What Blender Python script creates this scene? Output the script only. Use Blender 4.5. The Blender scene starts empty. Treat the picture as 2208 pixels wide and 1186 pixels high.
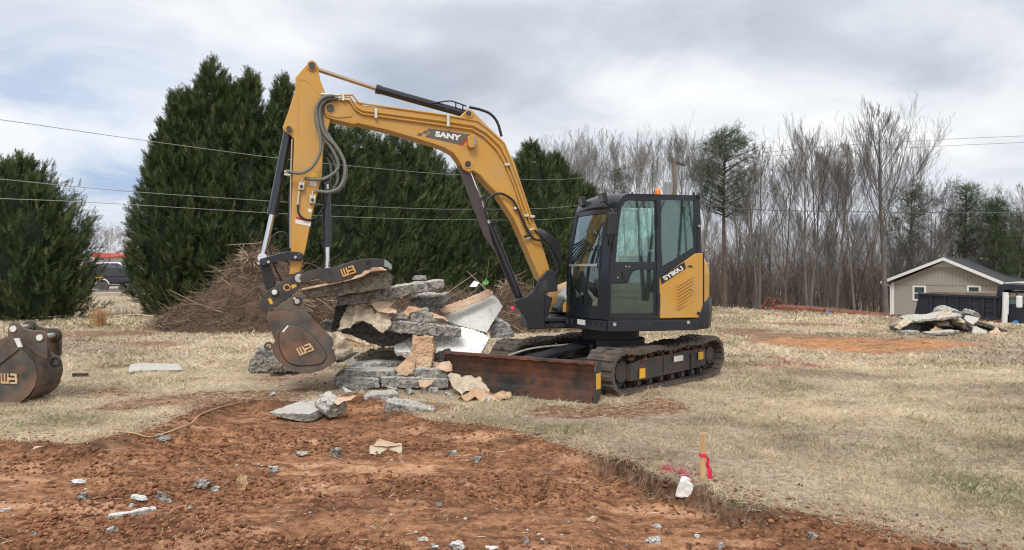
import bpy, bmesh, math, random
import numpy as np
from mathutils import Vector, Matrix, geometry, noise as mnoise
random.seed(7); rng = np.random.default_rng(11)
R = math.radians
S = bpy.context.scene
COL = S.collection

# ------------------------------------------------ camera, world, sun
F, U0, V0, H = 1595.0, 1104.0, 583.0, 1.6
cd = bpy.data.cameras.new('camera'); cam = bpy.data.objects.new('camera', cd); COL.objects.link(cam)
cd.sensor_width = 36; cd.sensor_fit = 'HORIZONTAL'; cd.lens = 36*F/2208
cd.shift_y = -10/2208; cd.clip_start = .05; cd.clip_end = 3000
cam.location = (0, 0, H); cam.rotation_euler = (R(90), 0, 0)
S.camera = cam
SUN_AZ, SUN_EL = 192, 50        # degrees: compass-like azimuth of the sun measured from +Y towards +X
sd = bpy.data.lights.new('sun', 'SUN'); sun = bpy.data.objects.new('sun', sd); COL.objects.link(sun)
sd.energy = 1.5; sd.angle = R(22); sd.color = (1, .95, .88)
_d = Vector((math.sin(R(SUN_AZ))*math.cos(R(SUN_EL)), math.cos(R(SUN_AZ))*math.cos(R(SUN_EL)), math.sin(R(SUN_EL))))
sun.rotation_euler = (-_d).to_track_quat('-Z', 'Y').to_euler(); sun.location = _d*50
S.view_settings.view_transform = 'Standard'; S.view_settings.look = 'None'
S.view_settings.exposure = .6; S.view_settings.gamma = 1; S.view_settings.use_curve_mapping = False
try: S.cycles.max_bounces = 7; S.cycles.transparent_max_bounces = 24; S.cycles.caustics_reflective = False; S.cycles.caustics_refractive = False; S.cycles.denoising_prefilter = 'ACCURATE'; S.cycles.filter_width = 1.15
except Exception: pass

def sky():
    w = bpy.data.worlds.new('World'); S.world = w; w.use_nodes = True
    n = w.node_tree.nodes; l = w.node_tree.links; n.clear()
    def N(t, **k):
        x = n.new(t)
        for a, b in k.items(): setattr(x, a, b)
        return x
    def math_(op, a, b=None, c=None):
        m = N('ShaderNodeMath', operation=op)
        for i, q in enumerate((a, b, c)):
            if q is None: continue
            if isinstance(q, (int, float)): m.inputs[i].default_value = q
            else: l.new(q, m.inputs[i])
        return m.outputs[0]
    def ramp(inp, stops):
        r = N('ShaderNodeValToRGB'); e = r.color_ramp.elements
        while len(e) < len(stops): e.new(.5)
        for k, (p, c) in enumerate(stops): e[k].position = p; e[k].color = (*c, 1) if len(c) == 3 else c
        l.new(inp, r.inputs[0]); return r.outputs[0]
    tc = N('ShaderNodeTexCoord'); sx = N('ShaderNodeSeparateXYZ'); l.new(tc.outputs['Generated'], sx.inputs[0])
    z = math_('MAXIMUM', math_('ADD', sx.outputs[2], .30), .1)
    cx = math_('DIVIDE', sx.outputs[0], z); cy = math_('DIVIDE', sx.outputs[1], z)
    cv = N('ShaderNodeCombineXYZ'); l.new(cx, cv.inputs[0]); l.new(cy, cv.inputs[1])
    mp = N('ShaderNodeMapping'); l.new(cv.outputs[0], mp.inputs[0])
    mp.inputs['Location'].default_value = (3.1, 1.7, .4); mp.inputs['Rotation'].default_value = (0, 0, R(-24)); mp.inputs['Scale'].default_value = (1.15, 1.35, 1)
    def noi(scale, det, rough, dist, off):
        m2 = N('ShaderNodeMapping'); l.new(mp.outputs[0], m2.inputs[0]); m2.inputs['Location'].default_value = (off, off*.7, 0)
        x = N('ShaderNodeTexNoise'); x.inputs['Scale'].default_value = scale; x.inputs['Detail'].default_value = det
        x.inputs['Roughness'].default_value = rough; x.inputs['Distortion'].default_value = dist; l.new(m2.outputs[0], x.inputs[0]); return x.outputs[0]
    big = noi(.62, 3, .5, .3, 0.0); mid = noi(1.7, 6, .55, .5, 5.0); fine = noi(4.6, 6, .55, .2, 9.0)
    v = math_('ADD', math_('MULTIPLY', big, .70), math_('ADD', math_('MULTIPLY', mid, .24), math_('MULTIPLY', fine, .06)))
    cl = ramp(v, [(.36, (.42, .46, .53)), (.42, (.55, .59, .66)), (.46, (.69, .72, .77)), (.51, (.82, .835, .85)), (.58, (.95, .95, .93))])
    nish = N('ShaderNodeTexSky', sky_type='NISHITA'); nish.sun_disc = False
    nish.sun_elevation = R(SUN_EL); nish.sun_rotation = R(SUN_AZ); nish.air_density = 1.0; nish.dust_density = 2.0
    sc = N('ShaderNodeVectorMath', operation='SCALE'); l.new(nish.outputs[0], sc.inputs[0]); sc.inputs['Scale'].default_value = .11
    # bluer clear strips low on the left, heavier cover elsewhere
    left = math_('MULTIPLY', sx.outputs[0], -1.0)
    lowm = N('ShaderNodeMapRange'); l.new(left, lowm.inputs[0]); lowm.inputs[1].default_value = .05; lowm.inputs[2].default_value = .42
    hm = N('ShaderNodeMapRange'); l.new(sx.outputs[2], hm.inputs[0]); hm.inputs[1].default_value = .34; hm.inputs[2].default_value = .14
    gap = ramp(mid, [(.40, (1, 1, 1)), (.62, (.30, .30, .30))])
    fac = math_('MULTIPLY', math_('MULTIPLY', lowm.outputs[0], hm.outputs[0]), gap)
    fac = math_('MULTIPLY', fac, .95)
    blue = N('ShaderNodeMix', data_type='RGBA'); blue.inputs[0].default_value = .62
    l.new(sc.outputs[0], blue.inputs[6]); blue.inputs[7].default_value = (.31, .43, .70, 1)
    mx = N('ShaderNodeMix', data_type='RGBA'); l.new(fac, mx.inputs[0]); l.new(cl, mx.inputs[6]); l.new(blue.outputs[2], mx.inputs[7])
    # haze band at the horizon
    hb = N('ShaderNodeMapRange'); l.new(sx.outputs[2], hb.inputs[0]); hb.inputs[1].default_value = .12; hb.inputs[2].default_value = -.02; hb.inputs[4].default_value = .5
    mh = N('ShaderNodeMix', data_type='RGBA'); l.new(hb.outputs[0], mh.inputs[0]); l.new(mx.outputs[2], mh.inputs[6]); mh.inputs[7].default_value = (.66, .69, .75, 1)
    bg = N('ShaderNodeBackground'); l.new(mh.outputs[2], bg.inputs[0]); bg.inputs[1].default_value = .78
    out = N('ShaderNodeOutputWorld'); l.new(bg.outputs[0], out.inputs[0])
sky()

# ------------------------------------------------ placing helpers (photo pixels of the 2208 px survey picture -> metres)
def P(u, v, Y): return Vector(((u-U0)/F*Y, Y, H-(v-V0)/F*Y))
def G(u, v, z=0.0):
    Y = (H-z)*F/(v-V0); return Vector(((u-U0)/F*Y, Y, z))
def crop(x0, y0, s):
    def f(*pts): return [(x0+x/s, y0+y/s) for x, y in pts]
    return f
c1 = crop(520, 100, 3.295); c2 = crop(520, 420, 2.694); c3 = crop(940, 220, 2.372); c4 = crop(1180, 390, 3.3875)
c5 = crop(940, 680, 3.345); c6 = crop(640, 560, 3.488); c7 = crop(0, 500, 2.965); c8 = crop(1580, 500, 3.516)
cb = crop(0, 680, 5.93); cr = crop(1900, 600, 7.17)

# ------------------------------------------------ noise
def _hash(ix, iy, s):
    n = (ix.astype(np.int64)*374761393 + iy.astype(np.int64)*668265263 + s*974634777) & 0xffffffff
    n = ((n ^ (n >> 13))*1274126177) & 0xffffffff
    n = n ^ (n >> 16)
    return (n & 0xffff)/65535.0
def vn(x, y, s=0):
    ix = np.floor(x); iy = np.floor(y); fx = x-ix; fy = y-iy
    fx = fx*fx*(3-2*fx); fy = fy*fy*(3-2*fy)
    a = _hash(ix, iy, s); b = _hash(ix+1, iy, s); c = _hash(ix, iy+1, s); d = _hash(ix+1, iy+1, s)
    return (a*(1-fx)+b*fx)*(1-fy)+(c*(1-fx)+d*fx)*fy
def fbm(x, y, s=0, o=4, g=.5):
    t = 0; a = 1; n = 0
    for k in range(o): t = t+a*vn(x*2**k+17*k, y*2**k-9*k, s+k); n += a; a *= g
    return t/n
def sst(a, b, x):
    t = np.clip((x-a)/(b-a), 0, 1); return t*t*(3-2*t)

# ------------------------------------------------ mesh helpers
def tag(o, label=None, cat=None, group=None, kind=None):
    if label: o['label'] = label
    if cat: o['category'] = cat
    if group: o['group'] = group
    if kind: o['kind'] = kind
    return o
def root(name, loc, label, cat, group=None):
    o = bpy.data.objects.new(name, None); COL.objects.link(o); o.location = loc; o.empty_display_size = .2
    return tag(o, label, cat, group)
def origin_of(o):
    while o.parent: o = o.parent
    return o.location.copy()
def npobj(name, V, faces, mats, parent=None, smooth=False, origin=None, tint=None, attrs=None):
    """V (N,3) array; faces (M,k) array or list of arrays of equal-size faces"""
    V = np.asarray(V, dtype=np.float32)
    if not isinstance(faces, (list, tuple)): faces = [faces]
    me = bpy.data.meshes.new(name)
    if parent is not None: o0 = np.array(origin_of(parent)) if origin is None else np.array(origin)
    elif origin is not None: o0 = np.array(origin)
    else: o0 = np.array([(V[:, 0].min()+V[:, 0].max())/2, (V[:, 1].min()+V[:, 1].max())/2, V[:, 2].min()])
    Vv = V-o0.astype(np.float32)
    me.vertices.add(len(V)); me.vertices.foreach_set('co', Vv.ravel())
    nl = sum(f.size for f in faces); nf = sum(len(f) for f in faces)
    me.loops.add(nl); me.polygons.add(nf)
    me.loops.foreach_set('vertex_index', np.concatenate([f.ravel() for f in faces]).astype(np.int32))
    tot = np.concatenate([np.full(len(f), f.shape[1]) for f in faces]); st = np.concatenate([[0], np.cumsum(tot)[:-1]])
    me.polygons.foreach_set('loop_start', st.astype(np.int32))
    if smooth: me.polygons.foreach_set('use_smooth', np.ones(nf, dtype=bool))
    me.update(calc_edges=True); me.validate()
    if tint is not None:
        a = me.attributes.new('tint', 'FLOAT', 'POINT'); a.data.foreach_set('value', np.asarray(tint, dtype=np.float32))
    for k, arr in (attrs or {}).items():
        a = me.attributes.new(k, 'FLOAT', 'POINT'); a.data.foreach_set('value', np.asarray(arr, dtype=np.float32))
    for m in (mats if isinstance(mats, (list, tuple)) else [mats]): me.materials.append(m)
    o = bpy.data.objects.new(name, me); COL.objects.link(o)
    if parent is not None: o.parent = parent
    else: o.location = o0.tolist()
    return o

class MB:
    def __init__(s): s.v = []; s.f = []; s.m = []; s.s = []
    def add(s, vs, fs, m=0, sm=False):
        b = len(s.v); s.v += [tuple(p) for p in vs]
        for f in fs: s.f.append([b+i for i in f]); s.m.append(m); s.s.append(sm)
    def prism(s, near, off, m=0, mc=None):
        off = Vector(off); n = len(near); vs = [Vector(p) for p in near]+[Vector(p)+off for p in near]
        s.add(vs, [list(range(n)), list(range(2*n-1, n-1, -1))], m if mc is None else mc)
        s.add(vs, [[i, i+n, (i+1) % n+n, (i+1) % n] for i in range(n)], m)
    def box(s, c, size, ax=None, m=0):
        X, Y, Z = ax or (Vector((1, 0, 0)), Vector((0, 1, 0)), Vector((0, 0, 1))); c = Vector(c)
        X, Y, Z = Vector(X), Vector(Y), Vector(Z)
        vs = [c+X*(size[0]/2*a)+Y*(size[1]/2*b)+Z*(size[2]/2*d) for a in (-1, 1) for b in (-1, 1) for d in (-1, 1)]
        s.add(vs, [(0, 1, 3, 2), (4, 6, 7, 5), (0, 4, 5, 1), (2, 3, 7, 6), (0, 2, 6, 4), (1, 5, 7, 3)], m)
    def tube(s, pts, r, n=10, m=0, caps=True, sm=True):
        pts = [Vector(p) for p in pts]; rs = r if isinstance(r, (list, tuple)) else [r]*len(pts)
        t = [(pts[min(i+1, len(pts)-1)]-pts[max(i-1, 0)]).normalized() for i in range(len(pts))]
        a = Vector((0, 0, 1)) if abs(t[0].z) < .9 else Vector((1, 0, 0)); x = t[0].cross(a).normalized()
        vs = []
        for p, d, q in zip(pts, t, rs):
            x = (x-d*x.dot(d)).normalized(); y = d.cross(x)
            vs += [p+(x*math.cos(2*math.pi*k/n)+y*math.sin(2*math.pi*k/n))*q for k in range(n)]
        fs = [[i*n+k, i*n+(k+1) % n, (i+1)*n+(k+1) % n, (i+1)*n+k] for i in range(len(pts)-1) for k in range(n)]
        s.add(vs, fs, m, sm)
        if caps:
            L = len(pts)-1; s.add(vs[:n], [list(range(n))], m); s.add(vs[L*n:], [list(range(n))], m)
    def ring(s, c, ax, r1, r2, h, n=20, m=0):   # hollow disc / collar
        ax = Vector(ax).normalized(); a = Vector((0, 0, 1)) if abs(ax.z) < .9 else Vector((1, 0, 0)); x = ax.cross(a).normalized(); y = ax.cross(x); c = Vector(c)
        vs = []
        for (r, z) in ((r1, 0), (r2, 0), (r2, h), (r1, h)):
            vs += [c+ax*z+(x*math.cos(2*math.pi*k/n)+y*math.sin(2*math.pi*k/n))*r for k in range(n)]
        s.add(vs, [[j*n+k, j*n+(k+1) % n, ((j+1) % 4)*n+(k+1) % n, ((j+1) % 4)*n+k] for j in range(4) for k in range(n)], m)
    def build(s, name, mats, parent=None, bev=0, smooth_angle=None, seg=2, origin=None):
        bm = bmesh.new(); vv = [bm.verts.new(p) for p in s.v]
        for f, m, q in zip(s.f, s.m, s.s):
            try: g = bm.faces.new([vv[i] for i in f])
            except ValueError: continue
            g.material_index = m; g.smooth = q
        bmesh.ops.remove_doubles(bm, verts=bm.verts, dist=1e-5)
        bmesh.ops.recalc_face_normals(bm, faces=bm.faces)
        if parent is not None: o0 = origin_of(parent)
        elif origin is not None: o0 = Vector(origin)
        else:
            A = np.array(s.v); o0 = Vector(((A[:, 0].min()+A[:, 0].max())/2, (A[:, 1].min()+A[:, 1].max())/2, A[:, 2].min()))
        bmesh.ops.translate(bm, vec=-o0, verts=bm.verts)
        me = bpy.data.meshes.new(name); bm.to_mesh(me); bm.free()
        for m in (mats if isinstance(mats, (list, tuple)) else [mats]): me.materials.append(m)
        if any(s.s): me.set_sharp_from_angle(angle=R(40))
        o = bpy.data.objects.new(name, me); COL.objects.link(o)
        if parent is not None: o.parent = parent
        else: o.location = o0
        if bev:
            b = o.modifiers.new('bevel', 'BEVEL'); b.width = bev; b.segments = seg; b.limit_method = 'ANGLE'; b.angle_limit = R(35); b.use_clamp_overlap = True
        return o
def tree_copy(src, loc, rotz=0, sc=None, label=None, name=None):
    r = src.copy(); COL.objects.link(r); r.location = loc; r.rotation_euler = (0, 0, rotz)
    if sc is not None: r.scale = sc if isinstance(sc, (tuple, list)) else (sc, sc, sc)
    if label: r['label'] = label
    for ch in list(src.children):
        c = ch.copy(); COL.objects.link(c); c.parent = r
        for g in list(ch.children):
            d = g.copy(); COL.objects.link(d); d.parent = c
    return r
def spline(pts, n=8):
    pts = [Vector(p) for p in pts]; out = []
    for i in range(len(pts)-1):
        p0, p1, p2, p3 = pts[max(i-1, 0)], pts[i], pts[i+1], pts[min(i+2, len(pts)-1)]
        for k in range(n):
            t = k/n; out.append(.5*((2*p1)+(p2-p0)*t+(2*p0-5*p1+4*p2-p3)*t*t+(3*p1-p0-3*p2+p3)*t**3))
    out.append(pts[-1]); return out

# ------------------------------------------------ materials
class NT:
    def __init__(s, name):
        s.m = bpy.data.materials.new(name); s.m.use_nodes = True; s.n = s.m.node_tree.nodes; s.l = s.m.node_tree.links
        s.b = s.n['Principled BSDF']; s.out = s.n['Material Output']; s.tc = s.n.new('ShaderNodeTexCoord')
    def N(s, t, **k):
        x = s.n.new(t)
        for a, b in k.items(): setattr(x, a, b)
        return x
    def noise(s, scale, det=4, rough=.55, vec=None, dist=0, stretch=None):
        v = vec or s.tc.outputs['Object']
        if stretch:
            mp = s.N('ShaderNodeMapping'); s.l.new(v, mp.inputs[0]); mp.inputs['Scale'].default_value = stretch; v = mp.outputs[0]
        x = s.N('ShaderNodeTexNoise'); x.inputs['Scale'].default_value = scale; x.inputs['Detail'].default_value = det
        x.inputs['Roughness'].default_value = rough; x.inputs['Distortion'].default_value = dist; s.l.new(v, x.inputs[0]); return x.outputs[0]
    def ramp(s, inp, stops):
        r = s.N('ShaderNodeValToRGB'); e = r.color_ramp.elements
        while len(e) < len(stops): e.new(.5)
        for k, (p, c) in enumerate(stops):
            e[k].position = p; e[k].color = (c, c, c, 1) if isinstance(c, (int, float)) else (*c, 1)
        s.l.new(inp, r.inputs[0]); return r.outputs[0]
    def mix(s, f, a, b, mode='MIX'):
        x = s.N('ShaderNodeMix', data_type='RGBA', blend_type=mode)
        for i, q in ((0, f), (6, a), (7, b)):
            if isinstance(q, (int, float)): x.inputs[i].default_value = q if i == 0 else (q, q, q, 1)
            elif isinstance(q, tuple): x.inputs[i].default_value = (*q, 1)
            else: s.l.new(q, x.inputs[i])
        return x.outputs[2]
    def math(s, op, a, b=0.0):
        x = s.N('ShaderNodeMath', operation=op)
        for i, q in enumerate((a, b)):
            if isinstance(q, (int, float)): x.inputs[i].default_value = q
            else: s.l.new(q, x.inputs[i])
        return x.outputs[0]
    def attr(s, name):
        x = s.N('ShaderNodeAttribute'); x.attribute_name = name; return x.outputs['Fac']
    def set(s, k, v):
        i = s.b.inputs[k]
        if isinstance(v, (int, float)): i.default_value = v
        elif isinstance(v, tuple): i.default_value = (*v, 1)
        else: s.l.new(v, i)
    def bump(s, h, strength=.3, dist=.02):
        x = s.N('ShaderNodeBump'); x.inputs['Strength'].default_value = strength; x.inputs['Distance'].default_value = dist
        s.l.new(h, x.inputs['Height']); s.l.new(x.outputs[0], s.b.inputs['Normal'])
def mat(name, c, rough=.6, metal=0, var=.12, vs=3, dirt=None, da=.5, ds=4, bump=0, bs=30, coat=0, spec=None, stretch=None):
    t = NT(name); nz = t.noise(vs, 5, stretch=stretch)
    lo = tuple(x*(1-var) for x in c); hi = tuple(min(1, x*(1+var)) for x in c)
    col = t.ramp(nz, [(.3, lo), (.7, hi)])
    if dirt:
        d = t.noise(ds, 8, .65, dist=.4, stretch=stretch); f = t.ramp(d, [(max(0, .62-da*.35), 0.0), (min(1, .62+.10), min(1, .25+da))])
        col = t.mix(f, col, dirt)
        t.set('Roughness', t.ramp(f, [(0, rough), (1, min(1, rough+.3))]))
    else:
        t.set('Roughness', t.ramp(nz, [(.3, max(0, rough-.05)), (.7, min(1, rough+.07))]))
    t.set('Base Color', col); t.set('Metallic', metal)
    if coat: t.set('Coat Weight', coat); t.set('Coat Roughness', .15)
    if spec is not None: t.set('Specular IOR Level', spec)
    if bump: t.bump(t.noise(bs, 5, .6, stretch=stretch), bump, .01)
    return t.m
def tintmat(name, stops, rough=.8, bump=0, trans=0, spec=.3):
    t = NT(name); nz = t.noise(1.3, 2)
    f = t.math('ADD', t.attr('tint'), t.math('MULTIPLY', t.math('SUBTRACT', nz, .5), .35))
    t.set('Base Color', t.ramp(f, stops)); t.set('Roughness', rough); t.set('Specular IOR Level', spec)
    if trans:
        tr = t.N('ShaderNodeBsdfTranslucent'); t.l.new(t.b.inputs['Base Color'].links[0].from_socket, tr.inputs[0])
        mx = t.N('ShaderNodeMixShader'); mx.inputs[0].default_value = trans; t.l.new(t.b.outputs[0], mx.inputs[1]); t.l.new(tr.outputs[0], mx.inputs[2]); t.l.new(mx.outputs[0], t.out.inputs[0])
    return t.m
def glass(name, tint, rough=.02, base=.06):
    t = NT(name); t.n.remove(t.b)
    tr = t.N('ShaderNodeBsdfTransparent'); tr.inputs[0].default_value = (*tint, 1)
    gl = t.N('ShaderNodeBsdfGlossy'); gl.inputs['Roughness'].default_value = rough; gl.inputs[0].default_value = (.75, .95, .95, 1)
    fr = t.N('ShaderNodeFresnel'); fr.inputs[0].default_value = 1.5
    ad = t.math('ADD', fr.outputs[0], base)
    # dusty film
    df = t.N('ShaderNodeBsdfDiffuse'); df.inputs[0].default_value = (.30, .36, .35, 1)
    d = t.ramp(t.noise(5, 6, .6), [(.45, .015), (.75, .06)])
    mx = t.N('ShaderNodeMixShader'); t.l.new(ad, mx.inputs[0]); t.l.new(tr.outputs[0], mx.inputs[1]); t.l.new(gl.outputs[0], mx.inputs[2])
    m2 = t.N('ShaderNodeMixShader'); t.l.new(d, m2.inputs[0]); t.l.new(mx.outputs[0], m2.inputs[1]); t.l.new(df.outputs[0], m2.inputs[2])
    t.l.new(m2.outputs[0], t.out.inputs[0]); return t.m

def yellowmat():
    t = NT('machine_yellow_paint'); a = t.noise(2.2, 8, .65, dist=.4); b = t.noise(9, 6, .7, stretch=(1, 1, .35)); c = t.noise(75, 3, .5); d = t.noise(1.1, 3)
    col = t.ramp(d, [(.35, (.51, .265, .040)), (.65, (.57, .30, .048))])
    dust = t.math('ADD', t.math('MULTIPLY', a, .6), t.math('MULTIPLY', b, .4)); f = t.ramp(dust, [(.46, 0.0), (.62, .42)])
    col = t.mix(f, col, (.40, .29, .17)); sp = t.ramp(c, [(.685, 0.0), (.72, .75)]); col = t.mix(sp, col, (.16, .09, .05))
    t.set('Base Color', col); t.set('Roughness', t.ramp(f, [(0, .34), (.42, .62)])); t.set('Coat Weight', .2); t.set('Coat Roughness', .2)
    t.bump(t.noise(3.5, 2), .06, .02); return t.m
CLAY = (.24, .095, .045)
M = dict(
 yellow=yellowmat(),
 decal_grey=mat('grey_decal', (.115, .105, .09), .5, var=.08),
 decal_black=mat('black_decal', (.018, .02, .024), .45),
 white=mat('white_paint', (.74, .74, .72), .5, var=.06, vs=20),
 red=mat('red_decal', (.5, .02, .03), .45),
 sign_yellow=mat('bright_yellow_sticker', (.75, .42, .03), .5, var=.1),
 logo=mat('worn_yellow_logo', (.66, .36, .10), .6, var=.2, vs=8, dirt=(.3, .18, .09), da=.25, ds=12),
 logo_pale=mat('dusty_pale_logo', (.62, .42, .24), .75, var=.2, vs=8, dirt=(.25, .13, .08), da=.3, ds=12),
 black=mat('black_machine_paint', (.012, .015, .023), .38, var=.25, dirt=(.09, .085, .08), da=.22, ds=3, coat=.1),
 cabblack=mat('cab_frame_paint', (.012, .016, .025), .34, var=.2, dirt=(.045, .05, .055), da=.12, ds=2, coat=.15),
 steel=mat('worn_dark_steel', (.060, .058, .056), .48, metal=.35, var=.3, vs=5, dirt=(.15, .095, .06), da=.30, ds=4.5, bump=.15, bs=40),
 bucket=mat('rust_scraped_bucket_steel', (.105, .10, .09), .45, metal=.4, var=.45, vs=4, dirt=(.32, .15, .08), da=.50, ds=2.6, bump=.25, bs=25),
 rust=mat('mud_caked_blade_steel', (.026, .023, .022), .6, metal=.1, var=.5, vs=5, dirt=(.20, .070, .035), da=.72, ds=2.6, bump=.8, bs=16),
 chrome=mat('chrome_rod', (.72, .73, .75), .12, metal=1, var=.04),
 rodgold=mat('rod_tinted_as_reflection', (.50, .40, .32), .22, metal=.9, var=.1),  # brown-gold base colour stands in for yellow paint reflected in the rod
 barrel=mat('gloss_black_cylinder', (.010, .013, .024), .20, var=.2, coat=.5),
 hose=mat('grey_hose_sleeve', (.17, .175, .16), .7, var=.2, vs=30, bump=.3, bs=200),
 hoseblack=mat('black_rubber_hose', (.016, .017, .021), .42, var=.3, vs=10),
 pin=mat('bare_steel_pin', (.55, .54, .50), .35, metal=.7, var=.1),
 fitting=mat('zinc_fitting', (.62, .60, .52), .4, metal=.5, var=.15, vs=20),
 rubber=mat('dusty_rubber_track', (.085, .072, .062), .85, var=.3, vs=6, dirt=(.17, .11, .075), da=.45, ds=7, bump=.35, bs=35),
 frame=mat('mud_splashed_track_frame', (.040, .040, .042), .6, var=.3, dirt=(.15, .065, .038), da=.42, ds=3.4, bump=.2, bs=30),
 mud=mat('packed_red_mud', (.19, .085, .048), .95, var=.4, vs=9, bump=.8, bs=25),
 seat=mat('seat_fabric', (.03, .033, .037), .8, var=.3),
 interior=mat('cab_interior_plastic', (.06, .065, .07), .7, var=.2),
 glass=glass('tinted_cab_glass', (.81, .925, .90), base=.07),
 glassfront=glass('windscreen_glass', (.86, .95, .935), base=.20),
 glassdark=glass('dark_window_glass', (.18, .22, .25), base=.12),
 orange=mat('orange_beacon_lens', (.85, .22, .02), .25, var=.05, coat=.6),
 lens=mat('work_lamp_lens', (.25, .27, .29), .15, metal=.3),
 wood=mat('raw_pine_stake', (.52, .34, .17), .75, var=.25, vs=4, stretch=(6, 6, .6), bump=.2, bs=20),
 ribbon=mat('pink_flagging_ribbon', (.72, .03, .09), .45, var=.15),
 kraft=None, bark=None,
)
def kraftmat(name, a, b, stain):
    t = NT(name); n1 = t.noise(3.2, 6, .6); n2 = t.noise(9, 6, .6)
    c = t.ramp(n1, [(.32, a), (.62, b)]); c = t.mix(t.ramp(n2, [(.5, 0.0), (.72, .75)]), c, stain)
    t.set('Base Color', c); t.set('Roughness', .75); t.bump(t.noise(26, 5, .6), .35, .01)
    return t.m
M['kraft'] = kraftmat('torn_kraft_paper', (.50, .30, .17), (.60, .44, .30), (.30, .14, .07))
M['kraftpale'] = kraftmat('pale_backing_paper', (.50, .42, .31), (.62, .54, .43), (.32, .23, .16))
M['whitewrap'] = kraftmat('white_wrap_sheet', (.78, .78, .76), (.88, .88, .87), (.70, .68, .63))
M['pinkpaper'] = kraftmat('pink_membrane', (.60, .40, .28), (.66, .50, .37), (.42, .22, .14))
def concrete(name, top, frac, under=None, darks=.5):
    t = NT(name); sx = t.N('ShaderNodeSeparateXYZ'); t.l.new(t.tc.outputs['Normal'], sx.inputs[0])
    n1 = t.noise(2.6, 6, .6); n2 = t.noise(28, 6, .7); n3 = t.noise(70, 3, .6); n4 = t.noise(6, 6, .65)
    vor = t.N('ShaderNodeTexVoronoi'); vor.inputs['Scale'].default_value = 34; t.l.new(t.tc.outputs['Object'], vor.inputs[0])
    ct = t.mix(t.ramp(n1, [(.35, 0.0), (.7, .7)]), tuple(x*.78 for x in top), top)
    ct = t.mix(t.ramp(n4, [(.55, 0.0), (.72, .5)]), ct, (.30, .19, .13))
    dk = tuple(x*(1-darks) for x in frac); lt = tuple(min(1, x*1.55) for x in frac)
    n5 = t.noise(15, 7, .72)
    cf = t.ramp(t.math('ADD', t.math('MULTIPLY', n5, .55), t.math('ADD', t.math('MULTIPLY', n2, .25), t.math('MULTIPLY', n4, .2))), [(.42, dk), (.50, frac), (.58, lt)])
    cf = t.mix(t.ramp(vor.outputs['Distance'], [(.12, .45), (.35, 0.0)]), cf, dk)
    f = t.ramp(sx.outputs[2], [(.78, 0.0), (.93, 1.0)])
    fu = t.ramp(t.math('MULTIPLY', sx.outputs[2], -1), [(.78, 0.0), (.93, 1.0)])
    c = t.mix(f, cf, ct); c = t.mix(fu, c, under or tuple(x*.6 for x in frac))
    t.set('Base Color', c); t.set('Roughness', .92); t.set('Specular IOR Level', .2)
    h = t.math('ADD', t.math('MULTIPLY', t.math('ADD', n2, n5), t.math('SUBTRACT', 1.08, f)), t.math('MULTIPLY', n3, .15))
    t.bump(h, 1.0, .03); return t.m
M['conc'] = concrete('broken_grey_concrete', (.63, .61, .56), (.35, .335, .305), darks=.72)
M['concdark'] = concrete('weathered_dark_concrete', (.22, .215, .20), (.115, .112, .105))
M['concbrown'] = concrete('soil_stained_concrete', (.50, .33, .22), (.20, .175, .145))
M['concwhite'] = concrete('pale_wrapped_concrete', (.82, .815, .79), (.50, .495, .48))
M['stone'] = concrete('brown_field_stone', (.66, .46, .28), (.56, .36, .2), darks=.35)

# ------------------------------------------------ the ground
EDGE = [(-60, 948), (60, 950), (170, 955), (250, 938), (330, 925), (420, 885), (500, 860), (590, 865), (700, 868), (750, 848), (812, 856), (850, 880), (940, 908), (1010, 915), (1080, 922), (1130, 938), (1190, 955), (1260, 975),
        (1310, 985), (1370, 1003), (1420, 1030), (1470, 1038), (1530, 1052), (1575, 1078), (1640, 1090), (1720, 1100), (1800, 1120), (1880, 1140), (1960, 1160), (2060, 1182), (2200, 1215)]
EP = np.array([G(u, v)[:2] for u, v in EDGE]); POLY = np.vstack([EP, [[9, 2.2], [9, -1], [-14, -1], [-14, EP[0][1]]]])
def sdist(x, y):
    """signed distance to the scraped-soil outline, positive inside"""
    shp = x.shape; x = x.ravel(); y = y.ravel(); d = np.full(x.shape, 1e9); ins = np.zeros(x.shape, bool)
    n = len(POLY)
    for i in range(n):
        a = POLY[i]; b = POLY[(i+1) % n]; e = b-a; t = np.clip(((x-a[0])*e[0]+(y-a[1])*e[1])/(e@e), 0, 1)
        if i < len(EP)-1: d = np.minimum(d, np.hypot(x-a[0]-t*e[0], y-a[1]-t*e[1]))
        c = ((a[1] > y) != (b[1] > y)); 
        with np.errstate(divide='ignore', invalid='ignore'): xi = (b[0]-a[0])*(y-a[1])/(b[1]-a[1]+1e-12)+a[0]
        ins ^= c & (x < xi)
    return np.where(ins, d, -d).reshape(shp)
def far_h(x, y):
    r = x/np.maximum(y, 1); yc = 29-(r-.35)*23
    w = sst(.12, .33, r)*(y > 5)
    h = -1.95*sst(0, 9, y-yc)*w
    wl = sst(.05, -.2, r)
    h = h+3.3*sst(66, 150, y)*wl-.45*sst(24.5, 30, y)*sst(56, 40, y)*wl
    h = h+.10*(fbm(x*.22, y*.22, 40, 3)-.5)*sst(11, 16, y)
    return h
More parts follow.
